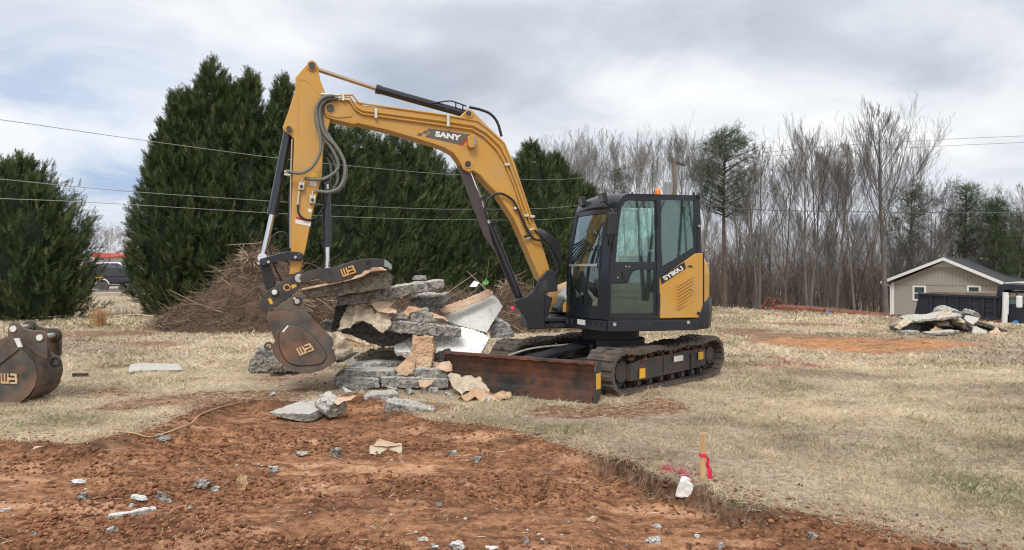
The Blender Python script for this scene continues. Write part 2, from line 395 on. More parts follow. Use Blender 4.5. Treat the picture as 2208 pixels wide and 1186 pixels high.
def ground_h(x, y, detail=True):
    x = np.asarray(x, float); y = np.asarray(y, float)
    h = far_h(x, y)
    near = (y < 14) & (y > -2) & (np.abs(x) < 16)
    if near.any():
        xs = x[near]; ys = y[near]; d = sdist(xs, ys)+.10*(fbm(xs*3, ys*3, 3, 3)-.5)
        wr = sst(.45, .8, xs)*(1-.72*sst(1.5, 2.0, xs))                      # crisp sod step on the right, soft on the left
        wid = .45*(1-wr)+.055*wr; dep = .07*(1-wr)+.15*wr
        s = sst(-.02, 1, d/wid)
        hh = -dep*s
        if detail:
            rough = sst(.38, .62, fbm(xs*.8+3, ys*1.6, 60, 3)); rough = np.maximum(rough, sst(.6, .1, d)*.8)
            cl = fbm(xs*9, ys*9, 5, 4, .6); rid = 1-np.abs(2*fbm(xs*16, ys*16, 9, 3)-1)
            hh = hh+s*((cl-.5)*.085*(.25+rough)+(rid-.7)*.035*rough+.05*(fbm(xs*1.2, ys*2.0, 77, 2)-.5)+.030*(1-rough)*(fbm(xs*1.6+ys*.5, ys*19-xs*2.2, 83, 3)-.5)+.05*sst(.60, .70, fbm(xs*.9+7, ys*1.3, 84, 2))*(cl-.3))
            hh = hh+(1-s)*(.020*(fbm(xs*7, ys*7, 12, 3)-.5)+.06*(fbm(xs*.7, ys*.7, 33, 2)-.5))
            # crumbled soil banked up along the cut
            hh = hh+.035*np.exp(-(d-.12)**2/.012)*(1-wr)*fbm(xs*5, ys*5, 21, 3)+.03*wr*np.exp(-(d-.50)**2/.03)*fbm(xs*6, ys*6, 25, 3)
        h = h.copy(); h[near] += hh
    return h
def gh(x, y): return float(ground_h(np.array([x]), np.array([y]))[0])
def GR(u, v):
    Y = np.arange(4.0, 16, .015); x = (u-U0)/F*Y; z = H-(v-V0)/F*Y; h = ground_h(x, Y); k = int(np.argmax(z <= h)); return Vector((x[k], Y[k], h[k]))
def patch(x, y, u, v, ru, rv, z=0):
    p = G(u, v, z); q = G(u, v+rv, z); ry = abs(p.y-q.y); rx = ru/F*p.y
    return np.exp(-(((x-p.x)/rx)**2+((y-p.y)/ry)**2))
def ground_masks(x, y):
    d = np.full(x.shape, -5.0); near = (y < 14) & (y > -2) & (np.abs(x) < 16)
    d[near] = sdist(x[near], y[near])+.16*(fbm(x[near]*3, y[near]*3, 3, 4)-.5)
    soil = sst(-.05, .06, d)
    nz = fbm(x*1.1, y*1.1, 50, 5, .6)
    br = np.zeros_like(x)
    for a in [(200, 720, 230, 14), (330, 745, 120, 10), (470, 700, 220, 14), (760, 700, 300, 10), (1700, 700, 150, 7), (1620, 716, 110, 10), (1950, 712, 160, 7)]: br += .9*patch(x, y, *a)
    for a in [(1800, 742, 190, 14), (1990, 740, 130, 10), (1880, 757, 90, 8), (1690, 730, 90, 9), (2050, 697, 60, 5)]: br += 1.3*patch(x, y, *a)
    for a in [(700, 820, 190, 22), (1335, 892, 120, 9), (1420, 880, 150, 30), (1480, 830, 160, 20), (560, 850, 160, 16), (900, 880, 130, 22), (1240, 890, 120, 22), (350, 815, 120, 10)]: br += .75*patch(x, y, *a)
    for a in [(120, 880, 260, 34), (250, 840, 200, 18), (420, 870, 160, 20)]: br += .62*patch(x, y, *a)
    bare = sst(.40, .75, br*(0.02+1.75*nz))
    yard = sst(.62, .8, fbm(x*.35, y*.8, 91, 4))*.5*sst(12, 16, y)
    bare = np.clip(np.maximum(bare, yard), 0, 1)
    green = sst(.52, .76, fbm(x*.55+9, y*.8, 70, 4, .55))*.26
    green += .5*patch(x, y, 1120, 925, 160, 20)+.8*patch(x, y, 2130, 1060, 120, 60)+.5*patch(x, y, 1600, 1085, 120, 12)+.4*patch(x, y, 120, 905, 90, 20)+.5*patch(x, y, 260, 705, 120, 8)
    tone = fbm(x*.45, y*.45, 81, 4)
    orange = .0*x
    for a in [(1800, 742, 190, 14), (1990, 740, 130, 10), (1880, 757, 90, 8)]: orange += patch(x, y, *a)
    orange = sst(.25, .75, orange*(.3+1.5*fbm(x*.6+y*.5, y*2.4-x*.8, 93, 4)))*1.0
    return soil, bare, np.clip(green, 0, 1), tone, np.clip(orange, 0, 1), d
def axis(lo, hi, step, outer, growth=1.12):
    a = list(np.arange(lo, hi+1e-6, step)); s = step
    while a[-1] < outer[1]: s *= growth; a.append(a[-1]+s)
    s = step
    while a[0] > outer[0]: s *= growth; a.insert(0, a[0]-s)
    return np.array(a)
gx = axis(-6.6, 5.6, .032, (-700, 700), 1.09)
gy = axis(3.9, 9.6, .032, (-60, 1500), 1.035)
X, Y = np.meshgrid(gx, gy); Z = ground_h(X, Y)
so, ba, gr, to, orr, dd = ground_masks(X, Y)
# tyre and track ruts in the orange scraped strip
rut = orr*(.05*np.sin((X*.5+Y*1.5)*5.5+3*fbm(X, Y, 3, 2))); Z = Z+rut*(Y > 12)
nx = len(gx); ny = len(gy); idx = np.arange(nx*ny).reshape(ny, nx)
fq = np.stack([idx[:-1, :-1], idx[:-1, 1:], idx[1:, 1:], idx[1:, :-1]], -1).reshape(-1, 4)
def ground_material():
    t = NT('field_ground'); pos = t.N('ShaderNodeNewGeometry').outputs['Position']
    soil, bare, green, tone, org = (t.attr(k) for k in ('soil', 'bare', 'green', 'tone', 'orange'))
    n1 = t.noise(2.2, 8, .62, pos); n2 = t.noise(14, 8, .68, pos); n3 = t.noise(60, 5, .7, pos); n4 = t.noise(.9, 6, .6, pos, stretch=(1, 2.4, 1)); n5 = t.noise(5, 8, .7, pos, stretch=(.5, 1.8, 1))
    gmix = t.math('ADD', t.math('MULTIPLY', n2, .45), t.math('MULTIPLY', n3, .55))
    straw = t.ramp(gmix, [(.38, (.20, .155, .11)), (.47, (.41, .325, .23)), (.54, (.62, .51, .37)), (.62, (.82, .71, .54))])
    brown = t.ramp(gmix, [(.40, (.19, .145, .115)), (.60, (.52, .41, .315))])
    grs = t.mix(t.ramp(t.math('ADD', t.math('MULTIPLY', tone, .6), t.math('MULTIPLY', n1, .4)), [(.42, .0), (.60, .85)]), straw, brown)
    gg = t.ramp(gmix, [(.36, (.075, .085, .035)), (.66, (.26, .25, .13))])
    grs = t.mix(t.math('MULTIPLY', green, t.ramp(n1, [(.38, .15), (.62, .85)])), grs, gg)
    dv = t.math('ADD', t.math('MULTIPLY', n5, .5), t.math('MULTIPLY', n2, .5))
    clay = t.ramp(dv, [(.36, (.080, .038, .021)), (.45, (.20, .097, .051)), (.54, (.40, .198, .102)), (.66, (.60, .35, .205))])
    pale = t.ramp(n2, [(.35, (.52, .27, .145)), (.65, (.70, .43, .27))])
    clay = t.mix(t.ramp(n4, [(.555, 0.0), (.62, .85)]), clay, pale)
    clay = t.mix(t.ramp(n3, [(.52, 0.0), (.66, .55)]), clay, (.09, .036, .02))
    n6 = t.noise(.75, 6, .68, pos, dist=.8); clay = t.mix(t.ramp(n6, [(.48, 0.0), (.60, .45)]), clay, t.ramp(dv, [(.38, (.065, .030, .019)), (.6, (.21, .10, .06))]))
    # disturbed thatch-and-soil mixture
    mixc = t.mix(t.ramp(n2, [(.42, 0.0), (.56, .8)]), t.mix(.55, clay, (.12, .075, .05)), grs)
    bsoil = t.mix(.45, clay, t.ramp(dv, [(.40, (.07, .042, .028)), (.6, (.26, .155, .095))])); c = t.mix(bare, grs, t.mix(.35, bsoil, mixc)); org = t.math('MULTIPLY', org, t.ramp(t.noise(1.6, 7, .65, pos, dist=.6, stretch=(.35, 1.5, 1)), [(.40, .12), (.54, 1.0)])); c = t.mix(org, c, t.ramp(dv, [(.36, (.24, .10, .045)), (.5, (.50, .24, .11)), (.64, (.60, .33, .17))]))
    f = t.math('ADD', soil, t.math('MULTIPLY', t.math('SUBTRACT', n2, .5), .5))
    c = t.mix(t.ramp(f, [(.4, 0.0), (.6, 1.0)]), c, clay); c = t.mix(t.math('MULTIPLY', t.attr('topsoil'), .85), c, t.ramp(n2, [(.4, (.05, .033, .024)), (.65, (.13, .085, .058))]))
    t.set('Base Color', c); t.set('Roughness', .95); t.set('Specular IOR Level', .2)
    h = t.math('ADD', t.math('MULTIPLY', n2, .6), t.math('MULTIPLY', n3, .4)); t.bump(h, .9, .035)
    return t.m
ground = npobj('ground', np.stack([X.ravel(), Y.ravel(), Z.ravel()], 1), fq, ground_material(), smooth=True, origin=(0, 0, 0),
               attrs=dict(topsoil=(.75*np.exp(-((dd-.14)/.16)**2)*sst(.8, .2, X)*sst(.35, .6, fbm(X*3, Y*5, 44, 3))+np.exp(-((dd-.03)/.05)**2)*sst(.3, .8, X)*(1-.5*sst(1.6, 2.2, X))).ravel(), soil=so.ravel(), bare=ba.ravel(), green=gr.ravel(), tone=to.ravel(), orange=orr.ravel()))
tag(ground, 'dry winter field with a scraped patch of red clay in front', kind='structure')
# ------------------------------------------------ vegetation on the ground
def blades(n, ylo, yhi, power, seed, hmul=1.0):
    g = np.random.default_rng(seed)
    t = g.random(n); y = (ylo**power+(yhi**power-ylo**power)*t)**(1/power)
    x = (g.random(n)*2-1)*(.72*y+.3)
    return x, y, g
def grass_mesh(name, label, x, y, g, hscale, wscale, stops):
    s, b, gr_, to_, o_, d = ground_masks(x, y)
    dens = .35+.65*sst(.3, .6, fbm(x*2.3, y*2.3, 15, 3))
    keep = (g.random(len(x)) < (1-np.clip(s*1.3, 0, 1))*(1-.8*b)*(1-o_)*dens)
    x, y, b, gr_, to_ = x[keep], y[keep], b[keep], gr_[keep], to_[keep]; n = len(x); z = ground_h(x, y)
    grn = (g.random(n) < gr_*.5)
    h = (.020+.035*g.random(n)**1.6)*hscale*(1-.5*b)*(1+.7*grn)*(.7+.6*fbm(x*1.4, y*1.4, 5, 2)); h *= (1+.25*np.clip(y-6, 0, 20)/6); tuft = sst(.52, .72, fbm(x*4.5, y*4.5, 64, 3)); h *= (.72+.65*tuft)
    w = (.0016+.0012*g.random(n))*wscale*(.6+y/9)
    az = g.random(n)*6.283; lean = .6+1.9*g.random(n)
    dx = np.cos(az); dy = np.sin(az)
    p0 = np.stack([x, y, z-.004], 1)
    mid = p0+np.stack([dx*h*lean*.42, dy*h*lean*.42, h*.62], 1)
    tip = p0+np.stack([dx*h*lean*1.15, dy*h*lean*1.15, h*(1.0-.25*lean*g.random(n))], 1)
    pa = g.random(n)*6.283; px = np.stack([np.cos(pa)*w, np.sin(pa)*w, 0*w], 1)
    V = np.concatenate([p0-px, p0+px, mid+px*.8, mid-px*.8, tip]); a = np.arange(n)
    q = np.stack([a, a+n, a+2*n, a+3*n], 1); t3 = np.stack([a+3*n, a+2*n, a+4*n], 1)
    pt = fbm(x*1.5, y*1.9, 65, 4)
    tone = np.where(grn, .04+.16*g.random(n), .24+.76*np.clip(g.random(n)*.55+.9*(.55-to_)+1.1*(pt-.42)+.25*tuft, 0, 1))
    return tag(npobj(name, V, [q, t3], tintmat(name+'_blades', stops, trans=.25), origin=(0, 0, 0), tint=np.tile(tone, 5)), label, None, None, 'stuff')
GST = [(.0, (.10, .14, .045)), (.2, (.22, .24, .10)), (.3, (.29, .22, .16)), (.55, (.53, .425, .30)), (.8, (.73, .61, .43)), (1, (.88, .78, .58))]
x, y, g = blades(370000, 4.0, 13, .30, 3); m = x > -1.2; 
grass_mesh('grass', 'short dry winter grass covering the field', x, y, g, .9, .85, GST)
x, y, g = blades(120000, 12, 34, .8, 4)
grass_mesh('grass', 'dry grass tufts over the far part of the field', x, y, g, 1.25, 2.2, GST)
# straggling sod roots hanging over the cut edge
def segs_mesh(segs, sides=3):
    """segs: array (n,8): p0 xyz, p1 xyz, r0, r1 -> verts, faces"""
    A = np.asarray(segs, float); p0 = A[:, :3]; p1 = A[:, 3:6]; d = p1-p0; L = np.linalg.norm(d, axis=1, keepdims=True)+1e-9; d = d/L
    ref = np.where(np.abs(d[:, 2:3]) < .9, np.array([[0, 0, 1.]]), np.array([[1., 0, 0]])); xa = np.cross(d, ref); xa /= np.linalg.norm(xa, axis=1, keepdims=True)+1e-9; ya = np.cross(d, xa)
    n = len(A); V = []
    for p, r in ((p0, A[:, 6:7]), (p1, A[:, 7:8])):
        for k in range(sides):
            an = 2*math.pi*k/sides; V.append(p+(xa*math.cos(an)+ya*math.sin(an))*r)
    V = np.concatenate(V); a = np.arange(n); fs = []
    for k in range(sides):
        k2 = (k+1) % sides; fs.append(np.stack([a+k*n, a+k2*n, a+(sides+k2)*n, a+(sides+k)*n], 1))
    return V, np.concatenate(fs), n
def edge_roots():
    g = np.random.default_rng(8); S_ = []; T_ = []
    for i in range(len(EP)-1):
        a, b = EP[i], EP[i+1]
        if b[0] < -5.5 or a[1] < 3.9: continue
        L = np.hypot(*(b-a)); wr = 1.0 if a[0] > 0.6 else .4
        for k in range(int(L*150*wr)):
            t = g.random(); p = a+(b-a)*t+g.normal(0, .05, 2); z = gh(p[0], p[1])+.005
            q = np.array([p[0], p[1], z]); dirn = np.array([g.normal(), g.normal()-.5, g.normal()*.5+.15]); c = .3+.6*g.random()
            for s in range(3):
                dirn = dirn/np.linalg.norm(dirn); q2 = q+dirn*(.018+.03*g.random()); q2[2] = max(q2[2], gh(q2[0], q2[1])-.005)
                S_.append([*q, *q2, .0016, .0011]); T_.append(c); q = q2; dirn = dirn+np.array([g.normal()*.5, g.normal()*.5, -.5])
    return S_, T_
S_, T_ = edge_roots(); V, fq, n = segs_mesh(S_)
tag(npobj('grass_roots', V, fq, tintmat('root_fibre', GST), origin=(0, 0, 0), tint=np.tile(np.array(T_), 6)), 'tangled dead roots and straw along the cut edge of the sod', kind='stuff')

# clods and crumbs of clay
ICO = None
def ico_verts():
    bm = bmesh.new(); bmesh.ops.create_icosphere(bm, subdivisions=1, radius=1); V = np.array([v.co[:] for v in bm.verts]); Fc = np.array([[v.index for v in f.verts] for f in bm.faces]); bm.free(); return V, Fc
IV, IF = ico_verts()
def lumps(name, label, x, y, r, g, stops, flat=.65, zoff=0, tone=None, rough=.95):
    n = len(x); z = ground_h(x, y)+zoff
    jit = 1+.38*(g.random((n, len(IV), 3))-.5)*2; sc = np.stack([r*(.8+.7*g.random(n)), r*(.8+.5*g.random(n)), r*flat*(.7+.6*g.random(n))], 1)
    an = g.random(n)*6.283; V = IV[None]*jit*sc[:, None, :]
    c, s = np.cos(an)[:, None], np.sin(an)[:, None]; vx = V[..., 0]*c-V[..., 1]*s; vy = V[..., 0]*s+V[..., 1]*c
    V = np.stack([vx+x[:, None], vy+y[:, None], V[..., 2]+(z+r*flat*.25)[:, None]], -1).reshape(-1, 3)
    Fc = (IF[None]+(np.arange(n)*len(IV))[:, None, None]).reshape(-1, 3)
    tn = np.repeat(g.random(n) if tone is None else tone, len(IV))
    return tag(npobj(name, V, Fc, tintmat(name+'_surface', stops, rough=rough, spec=.15), origin=(0, 0, 0), tint=tn), label, kind='stuff')
g = np.random.default_rng(21); n = 150000
t = g.random(n); y = 4.0*(12/4.0)**t; x = (g.random(n)*2-1)*(.72*y+.3)
s, b, gr_, to_, o_, d = ground_masks(x, y); rough = sst(.36, .60, fbm(x*.8+3, y*1.6, 60, 3))
edge = np.exp(-(d/.25)**2)
k = g.random(n) < np.clip(s*(.10+.85*rough)+b*.22+edge*.5, 0, 1)
x, y = x[k], y[k]; r = .003+.016*g.random(len(x))**5
lumps('soil_clods', 'dark crumbled lumps of red clay over the scraped ground', x, y, r, g, [(0, (.11, .050, .029)), (.5, (.23, .105, .058)), (1, (.38, .19, .11))])
g = np.random.default_rng(26); n = 9000; t = g.random(n); y = 4.0*(11/4.0)**t; x = (g.random(n)*2-1)*(.72*y+.3); s, b, gr_, to_, o_, d = ground_masks(x, y); rough = sst(.40, .62, fbm(x*.8+3, y*1.6, 60, 3)); k = g.random(n) < np.clip(s*.55*rough**2+np.exp(-((d-.1)/.18)**2)*.5, 0, 1)*sst(.35, .6, fbm(x*2.5, y*2.5, 14, 2)); x, y = x[k], y[k]
lumps('soil_lumps', 'larger half-buried lumps of damp clay', x, y, .008+.024*g.random(len(x))**2.5, g, [(0, (.085, .038, .022)), (.6, (.19, .085, .047)), (1, (.33, .16, .09))], flat=.5, zoff=-.006)
g = np.random.default_rng(22); n = 2600; t = g.random(n); y = 4.2*(11/4.2)**t; x = (g.random(n)*2-1)*(.72*y+.3)
s, b, *_r = ground_masks(x, y)
lane = np.exp(-((y-(5.6+.42*(x+3.4)))/.55)**2)*(x < -.5)+.8*np.exp(-((y-4.75)/.25)**2)*(x > -1.6)*(x < 1.8)
k = g.random(n) < np.clip(s*(.10+.55*lane)+b*.12, 0, 1); x, y = x[k], y[k]
lumps('concrete_crumbs', 'small pale crumbs of broken concrete scattered on the clay', x, y, .004+.010*g.random(len(x))**3, g, [(0, (.20, .20, .20)), (.5, (.36, .36, .35)), (1, (.58, .57, .54))], zoff=.004)
# straw litter lying on bare soil and on the lawn
g = np.random.default_rng(23); n = 26000; t = g.random(n); y = 4.2*(18/4.2)**t; x = (g.random(n)*2-1)*(.72*y+.3)
s, b, *_r = ground_masks(x, y); k = g.random(n) < np.clip(.05*s+.45*b+.10, 0, 1)*(1-.7*s); x, y = x[k], y[k]; n = len(x)
z = ground_h(x, y)+.006; an = g.random(n)*6.283; L = .02+.07*g.random(n)
A = np.stack([x, y, z, x+np.cos(an)*L, y+np.sin(an)*L, z+.012*g.random(n), .0014*(1+y/8), .001*(1+y/8)], 1); V, fq, n = segs_mesh(A)
tag(npobj('straw_litter', V, fq, tintmat('straw_bits', GST), origin=(0, 0, 0), tint=np.tile(.3+.7*g.random(n), 6)), 'loose bits of straw lying on bare soil and lawn', kind='stuff')

# ------------------------------------------------ evergreen trees
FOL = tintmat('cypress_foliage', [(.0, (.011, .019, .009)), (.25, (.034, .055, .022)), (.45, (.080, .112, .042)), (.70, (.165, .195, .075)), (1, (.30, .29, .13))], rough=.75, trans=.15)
FOL2 = tintmat('pine_foliage', [(.0, (.020, .040, .018)), (.5, (.045, .075, .030)), (1, (.11, .14, .055))], rough=.8, trans=.15)
BARKD = mat('grey_brown_bark', (.105, .082, .066), .95, var=.35, vs=3, bump=.5, bs=20)
def sprays(P0, A, L, tone, g, K=13, wid=.30):
    n = len(P0); A = A/np.linalg.norm(A, axis=1, keepdims=True)
    rnd = g.normal(size=(n, 3)); Sx = np.cross(A, rnd); Sx /= np.linalg.norm(Sx, axis=1, keepdims=True)
    Vs = []; 
    for k in range(K):
        t = (k+.6)/K; sg = 1 if k % 2 else -1
        base = P0+A*(L*t)[:, None]; ln = L*.50*(1-.72*t)*(.8+.4*g.random(n))
        ca = .80; sa = .60
        d = A*ca+Sx*sa*sg+g.normal(size=(n, 3))*.16
        tip = base+d*ln[:, None]; w = A*(L*wid*.20)[:, None]
        Vs += [base-w, base+w, tip]
    Vs = np.stack(Vs, 1); m = Vs.shape[1]; V = Vs.reshape(-1, 3); Fc = np.arange(len(V)).reshape(-1, 3)
    tn = np.repeat(tone, m); return V, Fc, tn
def crown_r(t, lo=.32, p=1.35, skirt=.8):
    return np.where(t < lo, skirt+(1-skirt)*np.sin(t/lo*math.pi/2), (1-np.clip((t-lo)/(1-lo), 0, 1)**p))
def cypress(seed, h, r, leaders, nplume=420, nspray=17, skirt=.82, p=1.35, K=12):
    """leaders: [(dx,dy,height factor,radius factor)]; returns verts, faces, tint at the origin"""
    g = np.random.default_rng(seed); PP = []; AA = []; LL = []; TT = []
    wsum = sum(l[2]*l[3] for l in leaders)
    for (dx, dy, hf, rf) in leaders:
        n = int(nplume*hf*rf/wsum); t = g.random(n)**.85; hh = h*hf; rr = r*rf; az = g.random(n)*6.283
        lump = 1+.34*(fbm(az*2.2/1.0+seed, t*7+seed, seed, 3)-.5)*2
        rad = rr*crown_r(t, p=p, skirt=skirt)*lump
        inner = .35+.45*g.random(n); lp = (.55+.55*g.random(n))*(.55+.45*(1-t))*(r/2.4)**.5+.25
        o = np.stack([dx+np.cos(az)*rad*inner, dy+np.sin(az)*rad*inner, hh*(.03+.97*t)-lp*.55], 1)
        up = .75+1.1*t; a = np.stack([np.cos(az), np.sin(az), up+.25*g.normal(size=n)], 1); a += g.normal(size=(n, 3))*.22; a /= np.linalg.norm(a, axis=1, keepdims=True)
        reach = rad*(1-inner)/np.maximum(.35, np.hypot(a[:, 0], a[:, 1])); lp = np.clip(reach, .35, None)*.65+lp*.5
        for j in range(nspray):
            q = .12+.88*(j+g.random(n))/nspray; sp = (1-q)*.30+.03
            pos = o+a*(lp*q)[:, None]+g.normal(size=(n, 3))*(sp*lp*.42)[:, None]
            d = a+g.normal(size=(n, 3))*(.55*(1-q)+.18)[:, None]; d[:, 2] += .25
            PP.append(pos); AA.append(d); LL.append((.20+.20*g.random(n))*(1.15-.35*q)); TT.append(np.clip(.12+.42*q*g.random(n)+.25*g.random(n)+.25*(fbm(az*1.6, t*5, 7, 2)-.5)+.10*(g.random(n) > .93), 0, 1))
        # leader tip
        m = 60; tt = g.random(m); PP.append(np.stack([dx+g.normal(size=m)*.10*(1-tt), dy+g.normal(size=m)*.10*(1-tt), hh*.88+tt*hh*.145], 1)); AA.append(np.stack([g.normal(size=m)*.35, g.normal(size=m)*.35, np.ones(m)], 1)); LL.append(.20+.16*g.random(m)); TT.append(.2+.4*g.random(m))
    P0 = np.concatenate(PP); A = np.concatenate(AA); L = np.concatenate(LL); T = np.concatenate(TT)
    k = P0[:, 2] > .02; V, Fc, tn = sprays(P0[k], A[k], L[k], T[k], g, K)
    # added opaque core that blocks light, tinted dark for shade in the gaps
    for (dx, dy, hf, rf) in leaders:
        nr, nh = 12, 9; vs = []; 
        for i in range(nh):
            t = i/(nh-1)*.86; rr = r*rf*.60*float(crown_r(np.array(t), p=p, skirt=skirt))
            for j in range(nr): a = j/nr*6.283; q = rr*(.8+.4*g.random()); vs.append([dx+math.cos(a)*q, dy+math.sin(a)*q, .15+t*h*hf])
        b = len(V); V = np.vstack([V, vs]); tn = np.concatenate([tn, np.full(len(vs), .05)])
        f2 = []
        for i in range(nh-1):
            for j in range(nr): a0 = b+i*nr+j; a1 = b+i*nr+(j+1) % nr; f2 += [[a0, a1, a1+nr], [a0, a1+nr, a0+nr]]
        Fc = np.vstack([Fc, f2])
    return V, Fc, tn
def evergreen(name, label, u, Yd, h, r, seed, leaders, group, **k):
    X_ = (u-U0)/F*Yd; z = gh(X_, Yd); o = root(name, (X_, Yd, z), label, 'tree', group)
    V, Fc, tn = cypress(seed, h, r, leaders, **k)
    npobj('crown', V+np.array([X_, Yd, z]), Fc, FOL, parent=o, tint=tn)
    b = MB(); b.tube([(X_, Yd, z-.1), (X_+.03, Yd, z+h*.35), (X_, Yd, z+h*.7)], [.17, .12, .04], 8); b.build('trunk', BARKD, o)
    return o
GRP = 'evergreens in the row behind the machine'
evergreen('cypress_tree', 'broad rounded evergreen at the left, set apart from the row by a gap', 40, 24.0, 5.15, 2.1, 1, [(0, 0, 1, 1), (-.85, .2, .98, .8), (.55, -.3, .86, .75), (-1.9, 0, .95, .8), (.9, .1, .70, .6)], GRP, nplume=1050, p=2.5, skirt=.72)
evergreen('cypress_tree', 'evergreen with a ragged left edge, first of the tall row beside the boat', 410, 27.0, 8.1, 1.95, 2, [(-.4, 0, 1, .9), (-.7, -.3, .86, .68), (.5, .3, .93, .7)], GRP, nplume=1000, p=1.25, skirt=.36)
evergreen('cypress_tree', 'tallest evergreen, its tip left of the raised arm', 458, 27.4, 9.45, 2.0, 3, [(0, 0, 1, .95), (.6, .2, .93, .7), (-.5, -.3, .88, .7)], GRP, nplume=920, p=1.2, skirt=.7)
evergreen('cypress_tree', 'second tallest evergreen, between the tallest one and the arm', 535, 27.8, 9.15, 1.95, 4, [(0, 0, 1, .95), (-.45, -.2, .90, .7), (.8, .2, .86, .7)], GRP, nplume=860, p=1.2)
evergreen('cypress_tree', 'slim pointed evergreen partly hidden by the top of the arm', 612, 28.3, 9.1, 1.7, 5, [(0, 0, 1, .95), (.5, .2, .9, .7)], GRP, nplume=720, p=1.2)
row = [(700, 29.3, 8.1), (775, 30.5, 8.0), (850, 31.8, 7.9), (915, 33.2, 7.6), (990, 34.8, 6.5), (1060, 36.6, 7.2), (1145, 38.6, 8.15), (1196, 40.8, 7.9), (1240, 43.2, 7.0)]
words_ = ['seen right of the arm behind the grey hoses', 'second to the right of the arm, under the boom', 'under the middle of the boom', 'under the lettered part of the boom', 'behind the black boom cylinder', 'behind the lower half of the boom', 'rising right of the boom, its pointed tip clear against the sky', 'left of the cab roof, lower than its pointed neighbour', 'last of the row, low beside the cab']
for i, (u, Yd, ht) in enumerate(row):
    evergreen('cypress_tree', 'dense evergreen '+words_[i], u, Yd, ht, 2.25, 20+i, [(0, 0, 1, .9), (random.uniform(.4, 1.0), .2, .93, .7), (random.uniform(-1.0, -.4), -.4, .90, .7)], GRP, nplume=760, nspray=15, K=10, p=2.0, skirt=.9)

# ------------------------------------------------ bare and pine trees
def bare_tree(seed, h, form=.28, fork=.35, nprim=16, trunk=.17, spread=.5, lean=0, dens=1.0, lo=.3):
    g = random.Random(seed); segs = []
    def grow(p, d, L, r, lvl, nseg):
        pts = [(p.copy(), r)]; q = p.copy(); dd = d.normalized()
        for i in range(nseg):
            dd = (dd+Vector((g.gauss(0, 1), g.gauss(0, 1), g.gauss(0, .5)))*(.03+.05*lvl)+Vector((0, 0, 1))*(.09 if lvl else .03)).normalized()
            q2 = q+dd*(L/nseg); r2 = r*(1-(i+1)/nseg*(.93 if lvl == 0 else .78)); segs.append([*q, *q2, pts[-1][1], r2]); q = q2; pts.append((q.copy(), r2))
        return pts, dd
    def kids(pts, d, L, lvl):
        if lvl > 3: return
        cnt = {1: int(13*dens), 2: int(7*dens), 3: int(4*dens)}[lvl]
        for k in range(cnt):
            t = .22+.78*(k+g.random())/cnt; i = min(int(t*(len(pts)-1)), len(pts)-2); f = t*(len(pts)-1)-i; p = pts[i][0].lerp(pts[i+1][0], f); r = pts[i][1]*.5
            ax = (pts[i+1][0]-pts[i][0]).normalized(); sd = ax.cross(Vector((g.gauss(0, 1), g.gauss(0, 1), g.gauss(0, 1)))).normalized()
            nd = ax*.9+sd*(.34+.25*g.random())+Vector((0, 0, .35)); LL = L*(.46 if lvl < 3 else .45)*(1.1-.6*t)*(.7+.6*g.random())
            rr = max(min(r, .018/lvl), .0052); q, _ = grow(p, nd, LL, rr, lvl+1, 4 if lvl < 3 else 3); kids(q, nd, LL, lvl+1)
    stems = 1 if g.random() > fork else 2
    for s in range(stems):
        d = Vector((g.gauss(0, .03)+(.10*(s*2-1) if stems > 1 else 0)+lean, g.gauss(0, .03), 1)); pts, _ = grow(Vector((.12*s, 0, -.3)), d, h*(1.0-.08*s), trunk, 0, 10)
        for k in range(nprim):
            t = lo+(1-lo)*(k+g.random())/nprim; t = min(t, .98); i = min(int(t*10), 9); p = pts[i][0].lerp(pts[i+1][0], t*10-i); az = g.random()*6.283; spr = spread*(.6+.75*g.random())
            L = (h*(1-t)*.86+h*.07)*(.72+.38*g.random()); nd = Vector((math.cos(az)*spr, math.sin(az)*spr, .95-.15*t)); q, _ = grow(p, nd, L, min(max(pts[i][1]*.36, .014), .033), 1, 7); kids(q, nd, L, 1)
    return np.array(segs)
BARK = mat('pale_winter_bark', (.22, .207, .195), .95, var=.3, vs=2.0, bump=.4, bs=15)
BARKB = mat('brown_winter_bark', (.13, .118, .108), .95, var=.3, vs=2.0, bump=.4, bs=15)
def split_tree(name, label, segs, mt, loc, group):
    o = root(name, loc, label, 'tree', group); big = segs[:, 6] > .028
    for nm, k, sd in (('trunk', big, 6), ('branches', ~big, 3)):
        V, fq, n = segs_mesh(segs[k], sd); npobj(nm, V, fq, mt, parent=o, origin=(0, 0, 0), smooth=nm == 'trunk')
    return o
protos = []
for i, (form, sp, fk, dens, lo) in enumerate([(1, .50, 0, 1.0, .40), (1, .62, 1, .95, .36), (1, .45, 0, 1.0, .44), (1, .72, 1, .95, .36), (1, .52, 1, .9, .42), (1, .85, 0, 1.1, .40)]):
    protos.append(bare_tree(100+i, 13.0, spread=sp, fork=fk, dens=dens, lo=lo, nprim=17 if i < 5 else 24, trunk=.125 if i < 5 else .20))
